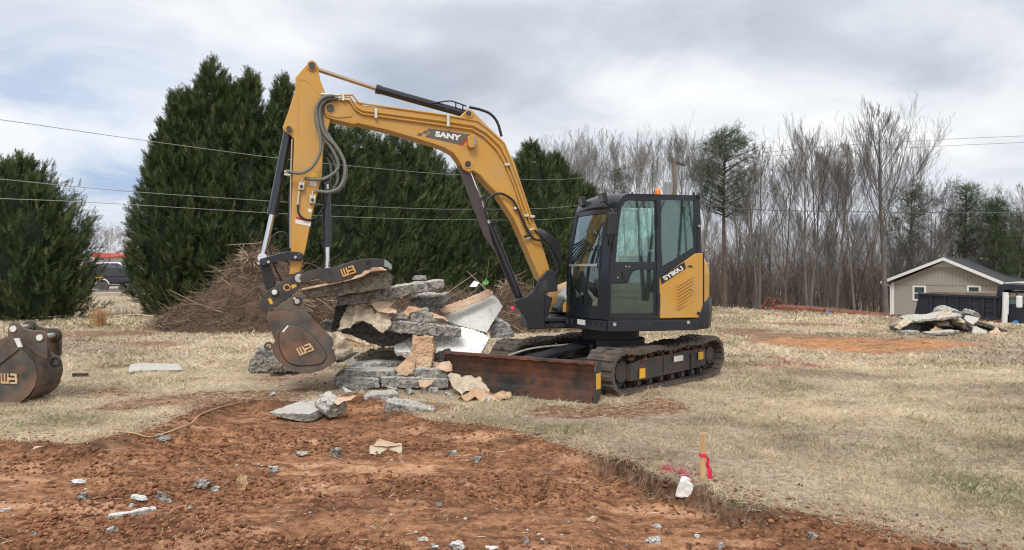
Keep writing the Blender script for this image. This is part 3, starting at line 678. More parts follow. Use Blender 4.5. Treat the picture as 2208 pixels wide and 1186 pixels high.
fore = [  # u, top v, distance, variant, bark, label
 (1222, 262, 56, 3, 0, 'leftmost pale bare tree of the wood, its round twiggy crown above the evergreens'),
 (1292, 262, 52, 1, 0, 'fan-shaped pale bare tree above the cab work lights'),
 (1350, 292, 60, 2, 0, 'low grey bare tree directly above the cab roof'),
 (1412, 272, 50, 0, 0, 'bare tree with a tall vase crown left of the utility pole'),
 (1500, 246, 47, 4, 0, 'tall bare tree just right of the utility pole, behind the back of the cab'),
 (1640, 286, 44, 1, 1, 'brown-stemmed bare tree right of the big pine'),
 (1690, 330, 50, 2, 1, 'narrow bare tree in the dip between two taller bare ones'),
 (1742, 236, 42, 4, 1, 'tall twin-stemmed bare tree with the highest tips right of the pine'),
 (1800, 272, 45, 0, 1, 'slender bare tree left of the largest crown'),
 (1845, 330, 40, 2, 1, 'thin dark-stemmed bare tree with a forked trunk at mid height'),
 (1912, 214, 43, 5, 1, 'largest bare tree with the widest crown, left of the house'),
 (2010, 372, 52, 3, 1, 'bare tree rising behind the roof peak of the house'),
 (2070, 402, 56, 1, 0, 'pale bare tree right of the house peak'),
 (2195, 372, 50, 5, 0, 'bare tree cut by the right edge with drooping fine twigs'),
]
first = {}
def place_tree(u, vt, Yd, var, bk, label, group, rot=None):
    X_ = (u-U0)/F*Yd; z = gh(X_, Yd); ht = H-(vt-V0)/F*Yd-z; k = (var, bk); s = ht/float(protos[var][:, 5].max())
    rot = random.random()*6.28 if rot is None else rot
    if k not in first: o = split_tree('bare_tree', label, protos[var], [BARK, BARKB][bk], (X_, Yd, z), group); first[k] = o; o.scale = (s, s, s); o.rotation_euler = (0, 0, rot); return o
    c = tree_copy(first[k], (X_, Yd, z), rot, s, label); c['group'] = group; return c
for f in fore: place_tree(*f, 'bare trees of the wood')
r_ = random.Random(5)
for i in range(30):
    u = 1165+i*35+r_.uniform(-14, 14); Yd = r_.uniform(48, 78) if u > 1540 else r_.uniform(52, 80)
    place_tree(u, r_.uniform(415, 500), Yd, r_.randrange(5), r_.randrange(2) if u < 1600 else 1, 'thin bare tree among many like it in the depth of the wood', 'bare trees of the wood')
for i, (u, vt) in enumerate([(1180, 300), (1255, 285), (1380, 295), (1455, 262), (1600, 320), (1770, 262), (1945, 300), (2110, 430)]):
    place_tree(u, vt, 54+7*((i*37) % 5)/4, (i*3+1) % 5, i % 2, 'slim bare tree of the second rank, its crown filling between the taller ones', 'second rank of bare trees')
for i, (x_, y_) in enumerate([(17, -7), (21, -13), (26, -16), (31, -24), (37, -25), (43, -33), (28, -9), (34, -16), (48, -30), (24, -20)]):
    k = (i % 5, 0); tree_copy(first[k] if k in first else first[(i % 5, 1)], (x_, y_, gh(x_, y_)), i*1.1, 1.0, 'bare tree reflected in the side glass of the cab')['group'] = 'bare trees mirrored in the cab glass'
for i, u in enumerate([215, 236, 262, 290, 318]):
    place_tree(u, [500, 486, 494, 478, 470][i], [190, 150, 170, 120, 90][i], i, 0, 'faint far bare tree in the gap above the covered boat, number %s from the left' % ['one', 'two', 'three', 'four', 'five'][i], 'far bare trees in the gap')
def pine(label, u, vt, Yd, r, lo, n=60, seed=1):
    g = np.random.default_rng(seed); X_ = (u-U0)/F*Yd; z = gh(X_, Yd); ht = H-(vt-V0)/F*Yd-z; o = root('pine_tree', (X_, Yd, z), label, 'tree', None); segs = []
    for i in range(8): segs.append([.05*math.sin(i), 0, ht*i/8-.2, .05*math.sin(i+1), 0, ht*(i+1)/8-.2, .19*(1-i/9), .19*(1-(i+1)/9)])
    PP = []; AA = []; LL = []
    for k in range(n):
        t = lo+(1-lo)*(k+g.random())/n; az = g.random()*6.283; L = r*(.35+.85*math.sin(math.pi*min(1, .12+.85*(t-lo)/(1-lo))))*(.5+.6*g.random()); L = max(L, .35)
        p = np.array([0, 0, ht*t]); d = np.array([math.cos(az), math.sin(az), .25+.3*g.random()]); q = p+d*L; segs.append([*p, *q, .035, .012])
        
        for cl_ in range(3):
            m = 34; cc = p+d*L*(1.0-.28*cl_*g.random()-.12*cl_)+g.normal(size=3)*.22; c = cc+g.normal(size=(m, 3))*np.array([.23, .23, .15]); PP.append(c); AA.append(g.normal(size=(m, 3))+np.array([0, 0, .6])); LL.append(.20+.14*g.random(m))
    V, fq, n_ = segs_mesh(np.array(segs), 6); npobj('trunk', V, fq, BARKD, parent=o, origin=(0, 0, 0))
    P0 = np.concatenate(PP); V, Fc, tn = sprays(P0, np.concatenate(AA), np.concatenate(LL), g.random(len(P0)), g, 12, .14)
    npobj('crown', V, Fc, FOL2, parent=o, origin=(0, 0, 0), tint=tn); return o
pine('tall pine with a dark round top and bare lower trunk, right of the cab', 1562, 292, 46, 2.0, .56, 95, 1)
pine('small pine seen low between bare trees above the cab front', 1325, 368, 58, 1.3, .4, 45, 2)
pine('dark bushy pine behind the left half of the house roof', 1965, 408, 56, 1.6, .45, 60, 3)
pine('dark pine with a tufted tip behind the house peak', 2082, 404, 52, 1.5, .45, 55, 4)
pine('narrow dark evergreen pine right of the house peak', 2148, 436, 48, 1.0, .15, 75, 5)
pine('green pine at the right edge above the truck cab', 2203, 470, 50, 1.1, .2, 70, 6)
# thicket: brushwood, saplings and deeper stems nobody could count
g = np.random.default_rng(31); S_ = []; T_ = []
for i in range(2900):
    u = 1130+g.random()*1200; Yd = 50+g.random()*42; X_ = (u-U0)/F*Yd; z = -2.1; hgt = (1.8+5.2*g.random()**1.6)*(1 if u > 1480 else .85); q = np.array([X_, Yd, z]); d = np.array([g.normal()*.09, 0, 1.0]); n_ = 4; rr = .02+.045*g.random()**3; c = g.random()
    for s in range(n_):
        d = d+np.array([g.normal()*.10, g.normal()*.10, 0]); q2 = q+d*hgt/n_; S_.append([*q, *q2, rr*(1-s/n_*.7), rr*(1-(s+1)/n_*.7)]); T_.append(c)
        if s > 0:
            for b in range(5):
                e = d*.5+np.array([g.normal()*.5, g.normal()*.3, .45]); qb = q2+(q-q2)*g.random(); qe = qb+e*hgt*.16; S_.append([*qb, *qe, .011, .006]); T_.append(c)
                e2 = e+np.array([g.normal()*.5, g.normal()*.3, .3]); S_.append([*qe, *(qe+e2*hgt*.11), .008, .005]); T_.append(c)
        q = q2
V, fq, n = segs_mesh(S_)
tag(npobj('brushwood', V, fq, tintmat('winter_brush', [(0, (.055, .047, .042)), (.5, (.11, .094, .083)), (.82, (.24, .21, .19)), (1, (.20, .125, .08))]), origin=(0, 0, 0), tint=np.tile(np.array(T_), 6)), 'brown leafless undergrowth and saplings filling the wood', kind='stuff')
# brown leaf carpet / young growth deeper in, as low leafy scrub
g = np.random.default_rng(32); n = 26000; u = 1130+g.random(n)*1200; Yd = 52+g.random(n)*45; X_ = (u-U0)/F*Yd; z = -2.0+4.2*g.random(n)**1.6
V, Fc, tn = sprays(np.stack([X_, Yd, z], 1), g.normal(size=(n, 3)), .25+.3*g.random(n), g.random(n), g, 5, .25)
tag(npobj('leaf_scrub', V, Fc, tintmat('dead_leaf_scrub', [(0, (.04, .030, .026)), (.6, (.09, .062, .047)), (1, (.20, .105, .06))]), origin=(0, 0, 0), tint=tn), 'dead brown leaves clinging low in the wood', kind='stuff')
# a far belt of woodland closing the horizon
g = np.random.default_rng(33); n = 16000; an = g.random(n)*2.6-1.3; dist = 260+120*g.random(n); X_ = np.sin(an)*dist; Yd = np.cos(an)*dist
zz = far_h(X_, Yd)+13*g.random(n)**.8
V, Fc, tn = sprays(np.stack([X_, Yd, zz], 1), g.normal(size=(n, 3))+np.array([0, 0, 1.2]), 2.5+2*g.random(n), g.random(n), g, 6, .2)
tag(npobj('far_wood', V, Fc, tintmat('far_wood_twigs', [(0, (.13, .12, .13)), (1, (.24, .22, .22))]), origin=(0, 0, 0), tint=tn), 'far leafless woods along the skyline', kind='stuff')
# ------------------------------------------------ the excavator
XC = Vector((1.44, 10.85, 0)); Fd = Vector((-.966, -.259, 0)).normalized(); Ld = Vector((.259, -.966, 0)).normalized(); UP = Vector((0, 0, 1))
def B(xb, yb, z): return XC+Fd*xb+Ld*yb+UP*z
CAM = Vector((0, 0, H))
def PL(u, v, yb):
    d = Vector(((u-U0)/F, 1, (V0-v)/F)); t = (yb+XC.dot(Ld))/d.dot(Ld); return CAM+d*t
def toB(p): q = p-XC; return q.dot(Fd), q.dot(Ld), q.z
def prof(mb, pts, yn, yf, m=0, mc=None): mb.prism([PL(u, v, yn) for u, v in pts], Ld*(yf-yn), m, mc)
def pin(mb, p, yb0, yb1, r, n=16, m=0):
    a = PL(p[0], p[1], yb0); mb.tube([a, a+Ld*(yb1-yb0)], r, n, m)
ex = root('excavator', B(0, 0, 0), 'yellow and black tracked mini excavator with raised boom, gripping slabs over a rubble heap', 'excavator')
def text3(name, s, pl, pr, yb, capv, mt, parent, bold=.02, depth=.003, italic=0.0, lift=.003):
    cu = bpy.data.curves.new(name, 'FONT'); cu.body = s; cu.offset = bold; cu.extrude = .02; cu.shear = italic; cu.resolution_u = 3
    to_ = bpy.data.objects.new(name, cu); COL.objects.link(to_); dg = bpy.context.evaluated_depsgraph_get(); me = bpy.data.meshes.new_from_object(to_.evaluated_get(dg)); bpy.data.objects.remove(to_)
    co = np.array([v.co[:] for v in me.vertices]); mn = co.min(0); mxx = co.max(0); a = PL(*pl, yb+lift); b = PL(*pr, yb+lift); X_ = (b-a); w = X_.length; X_.normalize(); Yv = Ld.cross(X_).normalized()
    if Yv.z < 0: Yv = -Yv
    capm = capv/F*a.y; o0 = origin_of(parent)
    for v in me.vertices:
        x = (v.co.x-mn[0])/(mxx[0]-mn[0])*w; y = (v.co.y-mn[1])/(mxx[1]-mn[1])*capm; z = (v.co.z-mn[2])/(mxx[2]-mn[2])*depth
        v.co = a+X_*x+Yv*y+Ld*z-o0
    me.materials.append(mt); o = bpy.data.objects.new(name, me); COL.objects.link(o); o.parent = parent; return o
def logo(name, frame, mt, parent=None):
    """three-bar and hooked block emblem; frame(x,y)->world point, x 0..1 y 0..1; third arg depth"""
    mb = MB(); bars = [(.0, .09, .0, 1), (.18, .27, .2, 1), (.37, .46, .2, 1), (.0, .50, .0, .2), (.46, .58, .34, .62), (.55, .95, .40, .58), (.55, .92, .82, 1), (.83, .95, .5, .95), (.56, .95, .0, .18), (.86, .98, .08, .52)]
    for i, (x0, x1, y0, y1) in enumerate(bars):
        p = [frame(x0, y0), frame(x1, y0), frame(x1, y1), frame(x0, y1)]; n = (p[1]-p[0]).cross(p[3]-p[0]).normalized()
        if n.dot(CAM-p[0]) < 0: n = -n
        mb.prism([q+n*(.002) for q in p], n*(.008+.0004*i))
    return mb.build(name, mt, parent)

# --- undercarriage --------------------------------------------------------
TB = Vector((.70, .714, 0)).normalized(); TW = Vector((TB.y, -TB.x, 0)); CT = Vector((1.44, 10.95, 0))   # TB rearwards, TW towards the near side
def T(s, w, z): return CT+TB*s+TW*w+UP*z
def track_path():
    pts = []; fx, fz, fr = -1.12, .295, .285; rx, rz, rr = 1.13, .335, .275
    for k in range(17): a = -math.pi/2-k/16*math.pi; pts.append((fx+fr*math.cos(a), fz+fr*math.sin(a)))      # front: bottom -> top
    for k in range(1, 12): t = k/12; pts.append((fx+(rx-fx)*t, fz+fr+(rz+rr-fz-fr)*t-.030*math.sin(t*math.pi*3)**2*(1 if t < .9 else 0)-.02*math.sin(t*math.pi)))
    for k in range(17): a = math.pi/2-k/16*math.pi; pts.append((rx+rr*math.cos(a), rz+rr*math.sin(a)))
    pts.append((rx-.12, .035)); 
    for k in range(1, 10): t = k/10; pts.append((rx-.30+(fx-(rx-.30))*t, .012))
    return pts
def resample(pts, n):
    P_ = pts+[pts[0]]; d = [0]
    for a, b in zip(P_, P_[1:]): d.append(d[-1]+math.hypot(b[0]-a[0], b[1]-a[1]))
    out = []; j = 0
    for k in range(n):
        s = d[-1]*k/n
        while d[j+1] < s: j += 1
        f = (s-d[j])/(d[j+1]-d[j]); out.append((P_[j][0]+(P_[j+1][0]-P_[j][0])*f, P_[j][1]+(P_[j+1][1]-P_[j][1])*f))
    return out, d[-1]
def make_track(side):
    w0 = side*.875; hw = .225; pa, LN = resample(track_path(), 156); n = len(pa); mb = MB()
    nrm = []
    for i in range(n):
        a, b = pa[i-1], pa[(i+1) % n]; t = (b[0]-a[0], b[1]-a[1]); L = math.hypot(*t); nrm.append((-t[1]/L, t[0]/L))
    cx = sum(p[0] for p in pa)/n; cz = sum(p[1] for p in pa)/n
    sg = 1 if (pa[0][0]-cx)*nrm[0][0]+(pa[0][1]-cz)*nrm[0][1] > 0 else -1; nrm = [(a*sg, b*sg) for a, b in nrm]
    th = .045
    def q(i, w, o): i %= n; return T(pa[i][0]+nrm[i][0]*o, w0+w*side, pa[i][1]+nrm[i][1]*o)
    ws = [-hw, -hw*.5, -.03, .03, hw*.5, hw]
    vs = []; rows = [(w, 0.0) for w in ws]+[(w, -th) for w in reversed(ws)]
    for i in range(n): vs += [q(i, w, o) for w, o in rows]
    k = len(rows); mb.add(vs, [[i*k+j, i*k+(j+1) % k, ((i+1) % n)*k+(j+1) % k, ((i+1) % n)*k+j] for i in range(n) for j in range(k)], 0)
    # staggered chevron lugs outside, guide teeth and cross bars inside
    for j in range(0, n, 3):
        i0 = j; off = 0 if (j//3) % 2 else 1
        for (wa, wb) in ((-hw, -.03), (.03, hw)) if off else ((-hw*.92, .05), (-.05, hw*.92)):
            hh = .022
            base = [q(i0, wa, 0), q(i0+2, wa, 0), q(i0+2, wb, 0), q(i0, wb, 0)]; top = [q(i0, wa, hh).lerp(q(i0+2, wa, hh), .2), q(i0+2, wa, hh).lerp(q(i0, wa, hh), .2), q(i0+2, wb, hh).lerp(q(i0, wb, hh), .2), q(i0, wb, hh).lerp(q(i0+2, wb, hh), .2)]
            mb.add(base+top, [(4, 5, 6, 7), (0, 1, 5, 4), (1, 2, 6, 5), (2, 3, 7, 6), (3, 0, 4, 7)], 0)
        for (wa, wb, hh) in ((-hw*.98, -.07, .016), (.07, hw*.98, .016), (-.06, -.03, .06), (.03, .06, .06)):
            base = [q(i0, wa, -th), q(i0+1, wa, -th), q(i0+1, wb, -th), q(i0, wb, -th)]; top = [q(i0, wa, -th-hh), q(i0+1, wa, -th-hh), q(i0+1, wb, -th-hh), q(i0, wb, -th-hh)]
            mb.add(base+top, [(4, 5, 6, 7), (0, 1, 5, 4), (1, 2, 6, 5), (2, 3, 7, 6), (3, 0, 4, 7)], 0)
    tr = mb.build('track', M['rubber'], ex)
    # side frame
    f = MB(); wo = side*(.875+.17); wi = side*(.875-.17)
    def sp(pts, a, b): f.prism([T(s, a, z) for s, z in pts], TW*(b-a))
    sp([(-.98, .17), (-1.0, .38), (-.72, .43), (.62, .46), (.94, .45), (.96, .22), (.70, .19), (-.60, .15)], wo, side*(.875+.09))
    sp([(-.98, .15), (-.98, .40), (.90, .45), (.92, .2)], side*(.875+.09), wi)
    for s in (-.98, -.2, .5): f.box(T(s+.03, wo+side*.008, .29), (.02, .016, .24), (TB, TW, UP))
    f.box(T(-.35, wo+side*.004, .185), (1.25, .012, .02), (TB, TW, UP))
    fr = f.build('track_frame', M['frame'], tr, bev=.008)
    # rollers, idler, sprocket motor
    for s, z, r, nm in ((-1.10, .30, .22, 'idler'), (1.13, .335, .20, 'sprocket')):
        g_ = MB(); g_.tube([T(s, wi, z), T(s, side*(.875+.08), z)], r, 28); g_.tube([T(s, wi, z), T(s, side*(.875+.15), z)], r*.62, 24)
        if nm == 'sprocket':
            for k in range(12): a = k/12*6.283; g_.box(T(s+math.cos(a)*r*1.02, side*.875, z+math.sin(a)*r*1.02), (.05, .05, .05), (TB, TW, UP))
            for k in range(9): a = k/9*6.283; g_.tube([T(s+math.cos(a)*.085, side*(.875+.14), z+math.sin(a)*.085), T(s+math.cos(a)*.085, side*(.875+.17), z+math.sin(a)*.085)], .012, 6)
        g_.build(nm, M['frame'], tr, bev=.006)
    for s in (-.72, -.45, -.18, .09, .36, .63, .86):
        g_ = MB(); g_.tube([T(s, wi, .13), T(s, side*(.875+.12), .13)], .062, 16); g_.tube([T(s, side*(.875+.10), .13), T(s, side*(.875+.15), .13)], .04, 12); g_.build('roller', M['frame'], tr)
    g_ = MB(); g_.tube([T(.15, wi, .52), T(.15, side*(.875+.12), .52)], .05, 14); g_.box(T(.15, side*.9, .47), (.05, .03, .12), (TB, TW, UP)); g_.build('roller', M['frame'], tr)
    # caked soil on the frame
    g2 = np.random.default_rng(40+side); mm = MB()
    for k in range(150):
        s = g2.uniform(-.92, .9); w = side*(.875+g2.uniform(-.14, .16)); z = .40+.05*(s+1)/2+g2.uniform(-.02, .10)*(1-abs(w/side-.875)*2); r = g2.uniform(.015, .06); c = T(s, w, z)
        mm.add([c+Vector((a*r*g2.uniform(.7, 1.3), b*r*g2.uniform(.7, 1.3), d*r*.6)) for a, b, d in IV], IF.tolist())
    mm.build('caked_soil', M['mud'], tr)
    return tr
tnear = make_track(1); tfar = make_track(-1)
def sticker(name, pts3, mt, parent, th=.003):
    mb = MB(); n = (pts3[1]-pts3[0]).cross(pts3[2]-pts3[0]).normalized()
    if n.dot(CAM-pts3[0]) < 0: n = -n
    mb.prism([p+n*.002 for p in pts3], n*th); return mb.build(name, mt, parent)
wo = 1.045
for s, z, w_, h_, mt in ((-.70, .25, .13, .13, 'sign_yellow'), (.78, .36, .14, .11, 'sign_yellow'), (.18, .37, .24, .08, 'white')):
    sticker('sticker', [T(s-w_/2, wo+.017, z-h_/2), T(s+w_/2, wo+.017, z-h_/2), T(s+w_/2, wo+.017, z+h_/2), T(s-w_/2, wo+.017, z+h_/2)], M[mt], tnear)
# centre frame
mb = MB(); mb.box(T(0, 0, .40), (1.1, 1.4, .16), (TB, TW, UP)); mb.tube([B(0, 0, .44), B(0, 0, .62)], .50, 32); mb.tube([B(0, 0, .60), B(0, 0, .80)], .42, 32)
for s in (-.55, .55):
    for w in (-.55, .55): mb.box(T(s*1.05, w*1.05, .36), (.30, .42, .16), (TB, TW, UP))
mb.build('centre_frame', M['frame'], ex, bev=.012)
# --- dozer blade ------------------------------------------------------------
bl = Vector((-.885, 10.10, 0)); br = Vector((1.016, 8.93, 0)); bx = (br-bl).normalized(); bf = Vector((bx.y, -bx.x, 0)); blen = (br-bl).length
prof_b = [(0.035, .0), (.0, .06), (-.035, .14), (-.05, .25), (-.035, .36), (.0, .445), (.03, .47)]
mb = MB(); vs = []; N_ = 40
for i in range(N_+1):
    for (o, z) in prof_b: vs.append(bl+bx*(blen*i/N_)+bf*(o+.055)+UP*(z+.006*math.sin(i*1.7+z*9)))
    for (o, z) in reversed(prof_b): vs.append(bl+bx*(blen*i/N_)+bf*(o+.02)+UP*(z+(.01 if z > .46 else 0)))
k = 2*len(prof_b); fs = [[i*k+j, i*k+(j+1) % k, (i+1)*k+(j+1) % k, (i+1)*k+j] for i in range(N_) for j in range(k)]; fs += [list(range(k)), list(range(N_*k, N_*k+k))]
mb.add(vs, fs)
blade = mb.build('dozer_blade', M['rust'], ex)
for s, nm in ((0, 'end_plate'), (blen, 'end_plate')):
    m2 = MB(); base = bl+bx*s; pts = [(.10, .0), (.075, .18), (.075, .40), (.04, .49), (-.10, .49), (-.10, .10), (-.02, .0)]
    m2.prism([base+bf*o+UP*z for o, z in pts], bx*(.025 if s else -.025)); m2.build(nm, M['steel'], blade, bev=.004)
m2 = MB(); m2.tube([bl+bf*.035+UP*.478, br+bf*.035+UP*.478], .028, 10); m2.build('top_rail', M['rust'], blade)
m2 = MB(); m2.prism([bl+bx*.01+bf*.105+UP*.0, br-bx*.01+bf*.105+UP*.0, br-bx*.01+bf*.085+UP*.09, bl+bx*.01+bf*.085+UP*.09], bf*-.02); m2.build('cutting_edge', M['rust'], blade, bev=.004)
e0 = br+bx*.027; sticker('sticker', [e0+bf*.065+UP*.17, e0-bf*.06+UP*.17, e0-bf*.06+UP*.36, e0+bf*.065+UP*.36], M['sign_yellow'], blade)
# push arms and lift cylinder
for w in (-.42, .42):
    m2 = MB(); a = T(-.5, w, .36); b = bl+bx*(blen/2-w*.75)+UP*.22-bf*.0
    d = (b-a).normalized(); sd_ = d.cross(UP).normalized(); m2.prism([a+UP*.07, b+UP*.06, b-UP*.06, a-UP*.07], sd_*.10); m2.build('push_arm', M['frame'], ex, bev=.008)
m2 = MB(); q = [c5((765, 315)), c5((855, 232)), c5((900, 212)), c5((965, 222)), c5((960, 262)), c5((905, 330))]
pa = [Vector(G(p[0][0], p[0][1], .42)) for p in q]
a = bl+bx*(blen*.44)-bf*.03+UP*.40; b = T(-.48, -.02, .58); sd_ = (b-a).cross(UP).normalized()*.17
m2.prism([a-sd_, a+sd_, b+sd_*.8, b-sd_*.8], Vector((0, 0, -.05))); m2.build('cylinder_cover', M['black'], ex, bev=.01)
m2 = MB(); m2.tube(spline([a-sd_*1.3+UP*.02, a.lerp(b, .4)-sd_*1.35+UP*.05, b-sd_*1.2-UP*.05]), .014, 8); m2.tube(spline([T(-.6, .1, .47), T(-.62, .35, .43), T(-.5, .62, .46)]), .016, 8); m2.build('hose', M['fitting'], ex)
m2 = MB(); m2.tube([T(-.52, -.18, .50), T(-.52, .18, .50)], .12, 18); m2.build('pivot_boss', M['black'], ex, bev=.01)

# --- upper body --------------------------------------------------------------
TAIL = [(-.80, 1.10), (-.90, 1.09), (-1.0, 1.05), (-1.07, .98), (-1.12, .88), (-1.17, .70), (-1.22, .48), (-1.26, .24), (-1.275, 0)]
TP = TAIL+[(x, -y) for x, y in reversed(TAIL[:-1])]
def planpts(z, y0=1.10, xf=.50, skew=.24, r=1.30, side=-.80, sc=1.0):
    pts = [(xf, y0), (xf+skew*.5, .60), (xf+skew, .10), (xf+skew+.05, -.35), (xf+.18, -.95), (xf+.02, -1.08), (side, -1.08)]
    pts += [(x*sc, -y*sc) for x, y in TAIL]+[(x*sc, y*sc) for x, y in reversed(TAIL[:-1])]
    pts.append((side, y0)); return [B(x, y, z) for x, y in pts]
z_lo, z_hi = PL(*c4((440, 1105))[0], 1.10).z, PL(*c4((440, 1020))[0], 1.10).z
mb = MB(); mb.prism(planpts(z_lo+.03, xf=.47, sc=.985), UP*(z_hi-z_lo-.03)); body = mb.build('body_frame', M['black'], ex, bev=.02)
mb = MB(); mb.prism([B(.50, 1.085, z_lo), B(-.82, 1.085, z_lo), B(-.82, 1.085, z_hi-.005), B(.50, 1.085, z_hi-.005)], Ld*.03)
mb.prism([B(.50, 1.10, z_lo), B(.74, .12, z_lo), B(.74, .12, z_hi-.005), B(.50, 1.10, z_hi-.005)], Fd*.025); mb.build('side_skirt', M['cabblack'], body, bev=.012)
for (x, y) in c4((490, 1048), (1028, 1033)): m2 = MB(); p = PL(x, y, 1.115); m2.tube([p, p+Ld*.014], .024, 16); m2.build('bolt_cap', M['pin'], body)
p = PL(*c4((745, 1042))[0], 1.116); m2 = MB(); m2.ring(p, Ld, .016, .028, .006); m2.build('bolt_cap', M['steel'], body)
# white label on the front skirt, small clamps
def FR(s, z): return B(.50+.24*s, 1.10-.98*s, z)+Fd*.027
zz = z_lo+.09; sticker('sticker', [FR(.45, zz-.03), FR(.64, zz-.025), FR(.64, zz+.045), FR(.45, zz+.04)], M['white'], body)
for s in (.12, .25, .78, .9): m2 = MB(); m2.box(FR(s, zz), (.03, .03, .07), (Fd, Ld, UP)); m2.build('clamp', M['steel'], body)

# counterweight: black tail
def arc(k, r, z):
    x, y = TP[k]; n = Vector((x+.75, y*.9, 0)).normalized(); s = r-1.30; return B(x+n.x*s, y+n.y*s, z) if r > 1.1 else B(x*.75, y*.82, z)
nA = len(TP)-1
mb = MB(); vs = []
zc_hi0 = PL(*c4((1145, 895))[0], 1.08).z; zc_hi1 = PL(*c4((1235, 812))[0], .6).z
for k in range(nA+1):
    t = k/nA; a = k; e = min(1, min(t, 1-t)*5.5); zt = zc_hi0-.05+(zc_hi1-zc_hi0+.03)*e; bul = .035*e
    for (r, z) in ((1.285, z_lo+.01), (1.30+bul*.4, z_lo+.06), (1.30+bul, (z_lo+zt)/2+.05), (1.30+bul*.7, zt-.05), (1.27, zt), (1.05, zt), (1.05, z_lo+.01)): vs.append(arc(a, r, z))
k_ = 7; mb.add(vs, [[i*k_+j, i*k_+(j+1) % k_, (i+1)*k_+(j+1) % k_, (i+1)*k_+j] for i in range(nA) for j in range(k_)]+[list(range(k_)), list(range(nA*k_, nA*k_+k_))])
mb.build('counterweight', M['cabblack'], ex, bev=.012)
# yellow rear hood
z_h = PL(*c4((1140, 527))[0], 1.10).z
mb = MB(); vs = []
for k in range(nA+1):
    t = k/nA; a = k; e = min(1, min(t, 1-t)*5)
    for (r, z) in ((1.275, .9), (1.290, z_h-.28), (1.285-.02*e, z_h-.15), (1.25-.09*e, z_h-.03), (1.20-.12*e, z_h), (.80, z_h+.012), (.8, .9)): vs.append(arc(a, r, z))
mb.add(vs, [[i*k_+j, i*k_+(j+1) % k_, (i+1)*k_+(j+1) % k_, (i+1)*k_+j] for i in range(nA) for j in range(k_)]+[list(range(k_)), list(range(nA*k_, nA*k_+k_))])
hood = mb.build('rear_hood', M['yellow'], ex, bev=.01)
mb = MB(); mb.prism([B(-.58, .95, .93), B(-.58, -.98, .93), B(-1.05, -.75, .93), B(-1.18, 0, .93), B(-1.05, .75, .93)], UP*(z_h-.94)); mb.build('engine_bay', M['black'], hood)
# yellow side panel
mb = MB(); sp_ = c4((826, 1006), (822, 712), (1002, 588), (1085, 530), (1139, 527), (1139, 905), (1110, 1000)); prof(mb, sp_, 1.115, .96); panel = mb.build('side_panel', M['yellow'], ex, bev=.012)
mb = MB(); prof(mb, c4((1141, 527), (1147, 527), (1147, 890), (1141, 905)), 1.09, 1.0); mb.build('panel_gap', M['black'], panel)
mb = MB(); prof(mb, c4((824, 704), (1002, 592), (1013, 640), (834, 757)), 1.119, 1.116); mb.build('decal_plate', M['decal_black'], panel)
text3('lettering', 'SY80U', c4((856, 733))[0], c4((996, 648))[0], 1.12, 10.5, M['white'], panel, bold=.03, italic=-.25)
mb = MB(); prof(mb, c4((938, 752), (1078, 655), (1080, 872), (980, 936), (938, 936)), 1.121, 1.112)
lv = mb.build('louvre_plate', M['yellow'], panel, bev=.006)
for k in range(8):
    y0 = 752+k*24; xr = 1066; m2 = MB(); a = c4((950, y0+22))[0]; b = c4((xr, max(y0-52, 672)+6*k*.0))[0]
    if k > 5: b = c4((1066-(k-5)*35, y0-52+(k-5)*20))[0]
    pa = PL(*a, 1.124); pb = PL(*b, 1.124); up = UP*.013; m2.prism([pa, pb, pb+up, pa+up], Ld*.012); m2.build('louvre', M['yellow'], lv, bev=.004)
m2 = MB(); prof(m2, c4((1022, 612), (1065, 612), (1068, 632), (1024, 634)), 1.124, 1.114); m2.build('handle', M['yellow'], panel, bev=.006)
m2 = MB(); prof(m2, c4((1030, 617), (1060, 617), (1060, 628), (1032, 629)), 1.127, 1.12); m2.build('latch_slot', M['decal_black'], panel)
for x, y in ((1056, 783), (1104, 968)): m2 = MB(); p = PL(*c4((x, y))[0], 1.116); m2.tube([p, p+Ld*.014], .016 if y < 900 else .024, 12); m2.build('latch', M['pin'] if y < 900 else M['decal_black'], panel)

# --- cab ----------------------------------------------------------------------
YC, YI = 1.095, .12; skew = .22
def side_xz(p): q = toB(PL(*c4(p)[0], YC)); return q[0], q[2]
pil = [side_xz(p) for p in ((440, 1015), (443, 800), (447, 600), (462, 480), (480, 375), (497, 275), (513, 195))]
roofp = [side_xz(p) for p in ((513, 195), (530, 140), (556, 108), (590, 93), (760, 96), (940, 102), (1110, 106))]
cab = MB()
def cp(x, y, z): return B(x+skew*(YC-y)/(YC-YI)*max(0, min(1, (x+.55)/.9)), y, z)
def side_member(outer, holes, y0, th, mt, name, parent, bev=.006):
    """flat pane with openings in a side plane (crop-4 pixels)"""
    loops = [outer]+holes; L3 = [[PL(*c4(p)[0], y0) for p in lp] for lp in loops]; L2 = [[Vector((p.dot(Fd), p.z, 0)) for p in lp] for lp in L3]
    tri = geometry.tessellate_polygon(L2); fl = [p for lp in L3 for p in lp]; n = len(fl); mb = MB()
    vs = fl+[p-Ld*th for p in fl]; fs = [list(t) for t in tri]+[[t[0]+n, t[2]+n, t[1]+n] for t in tri]; b = 0
    for lp in L3:
        m = len(lp); fs += [[b+i, b+(i+1) % m, b+(i+1) % m+n, b+i+n] for i in range(m)]; b += m
    mb.add(vs, fs); return mb.build(name, mt, parent, bev=0)
outer = [(440, 1018), (441, 800), (447, 600), (462, 480), (480, 375), (497, 275), (513, 195), (530, 140), (556, 108), (590, 93), (760, 96), (940, 102), (1113, 106), (1122, 300), (1122, 524), (1084, 528), (1000, 585), (820, 702), (822, 1015)]
w_up = [(500, 592), (503, 556), (512, 440), (530, 280), (545, 190), (566, 155), (592, 143), (785, 149), (792, 160), (792, 592)]
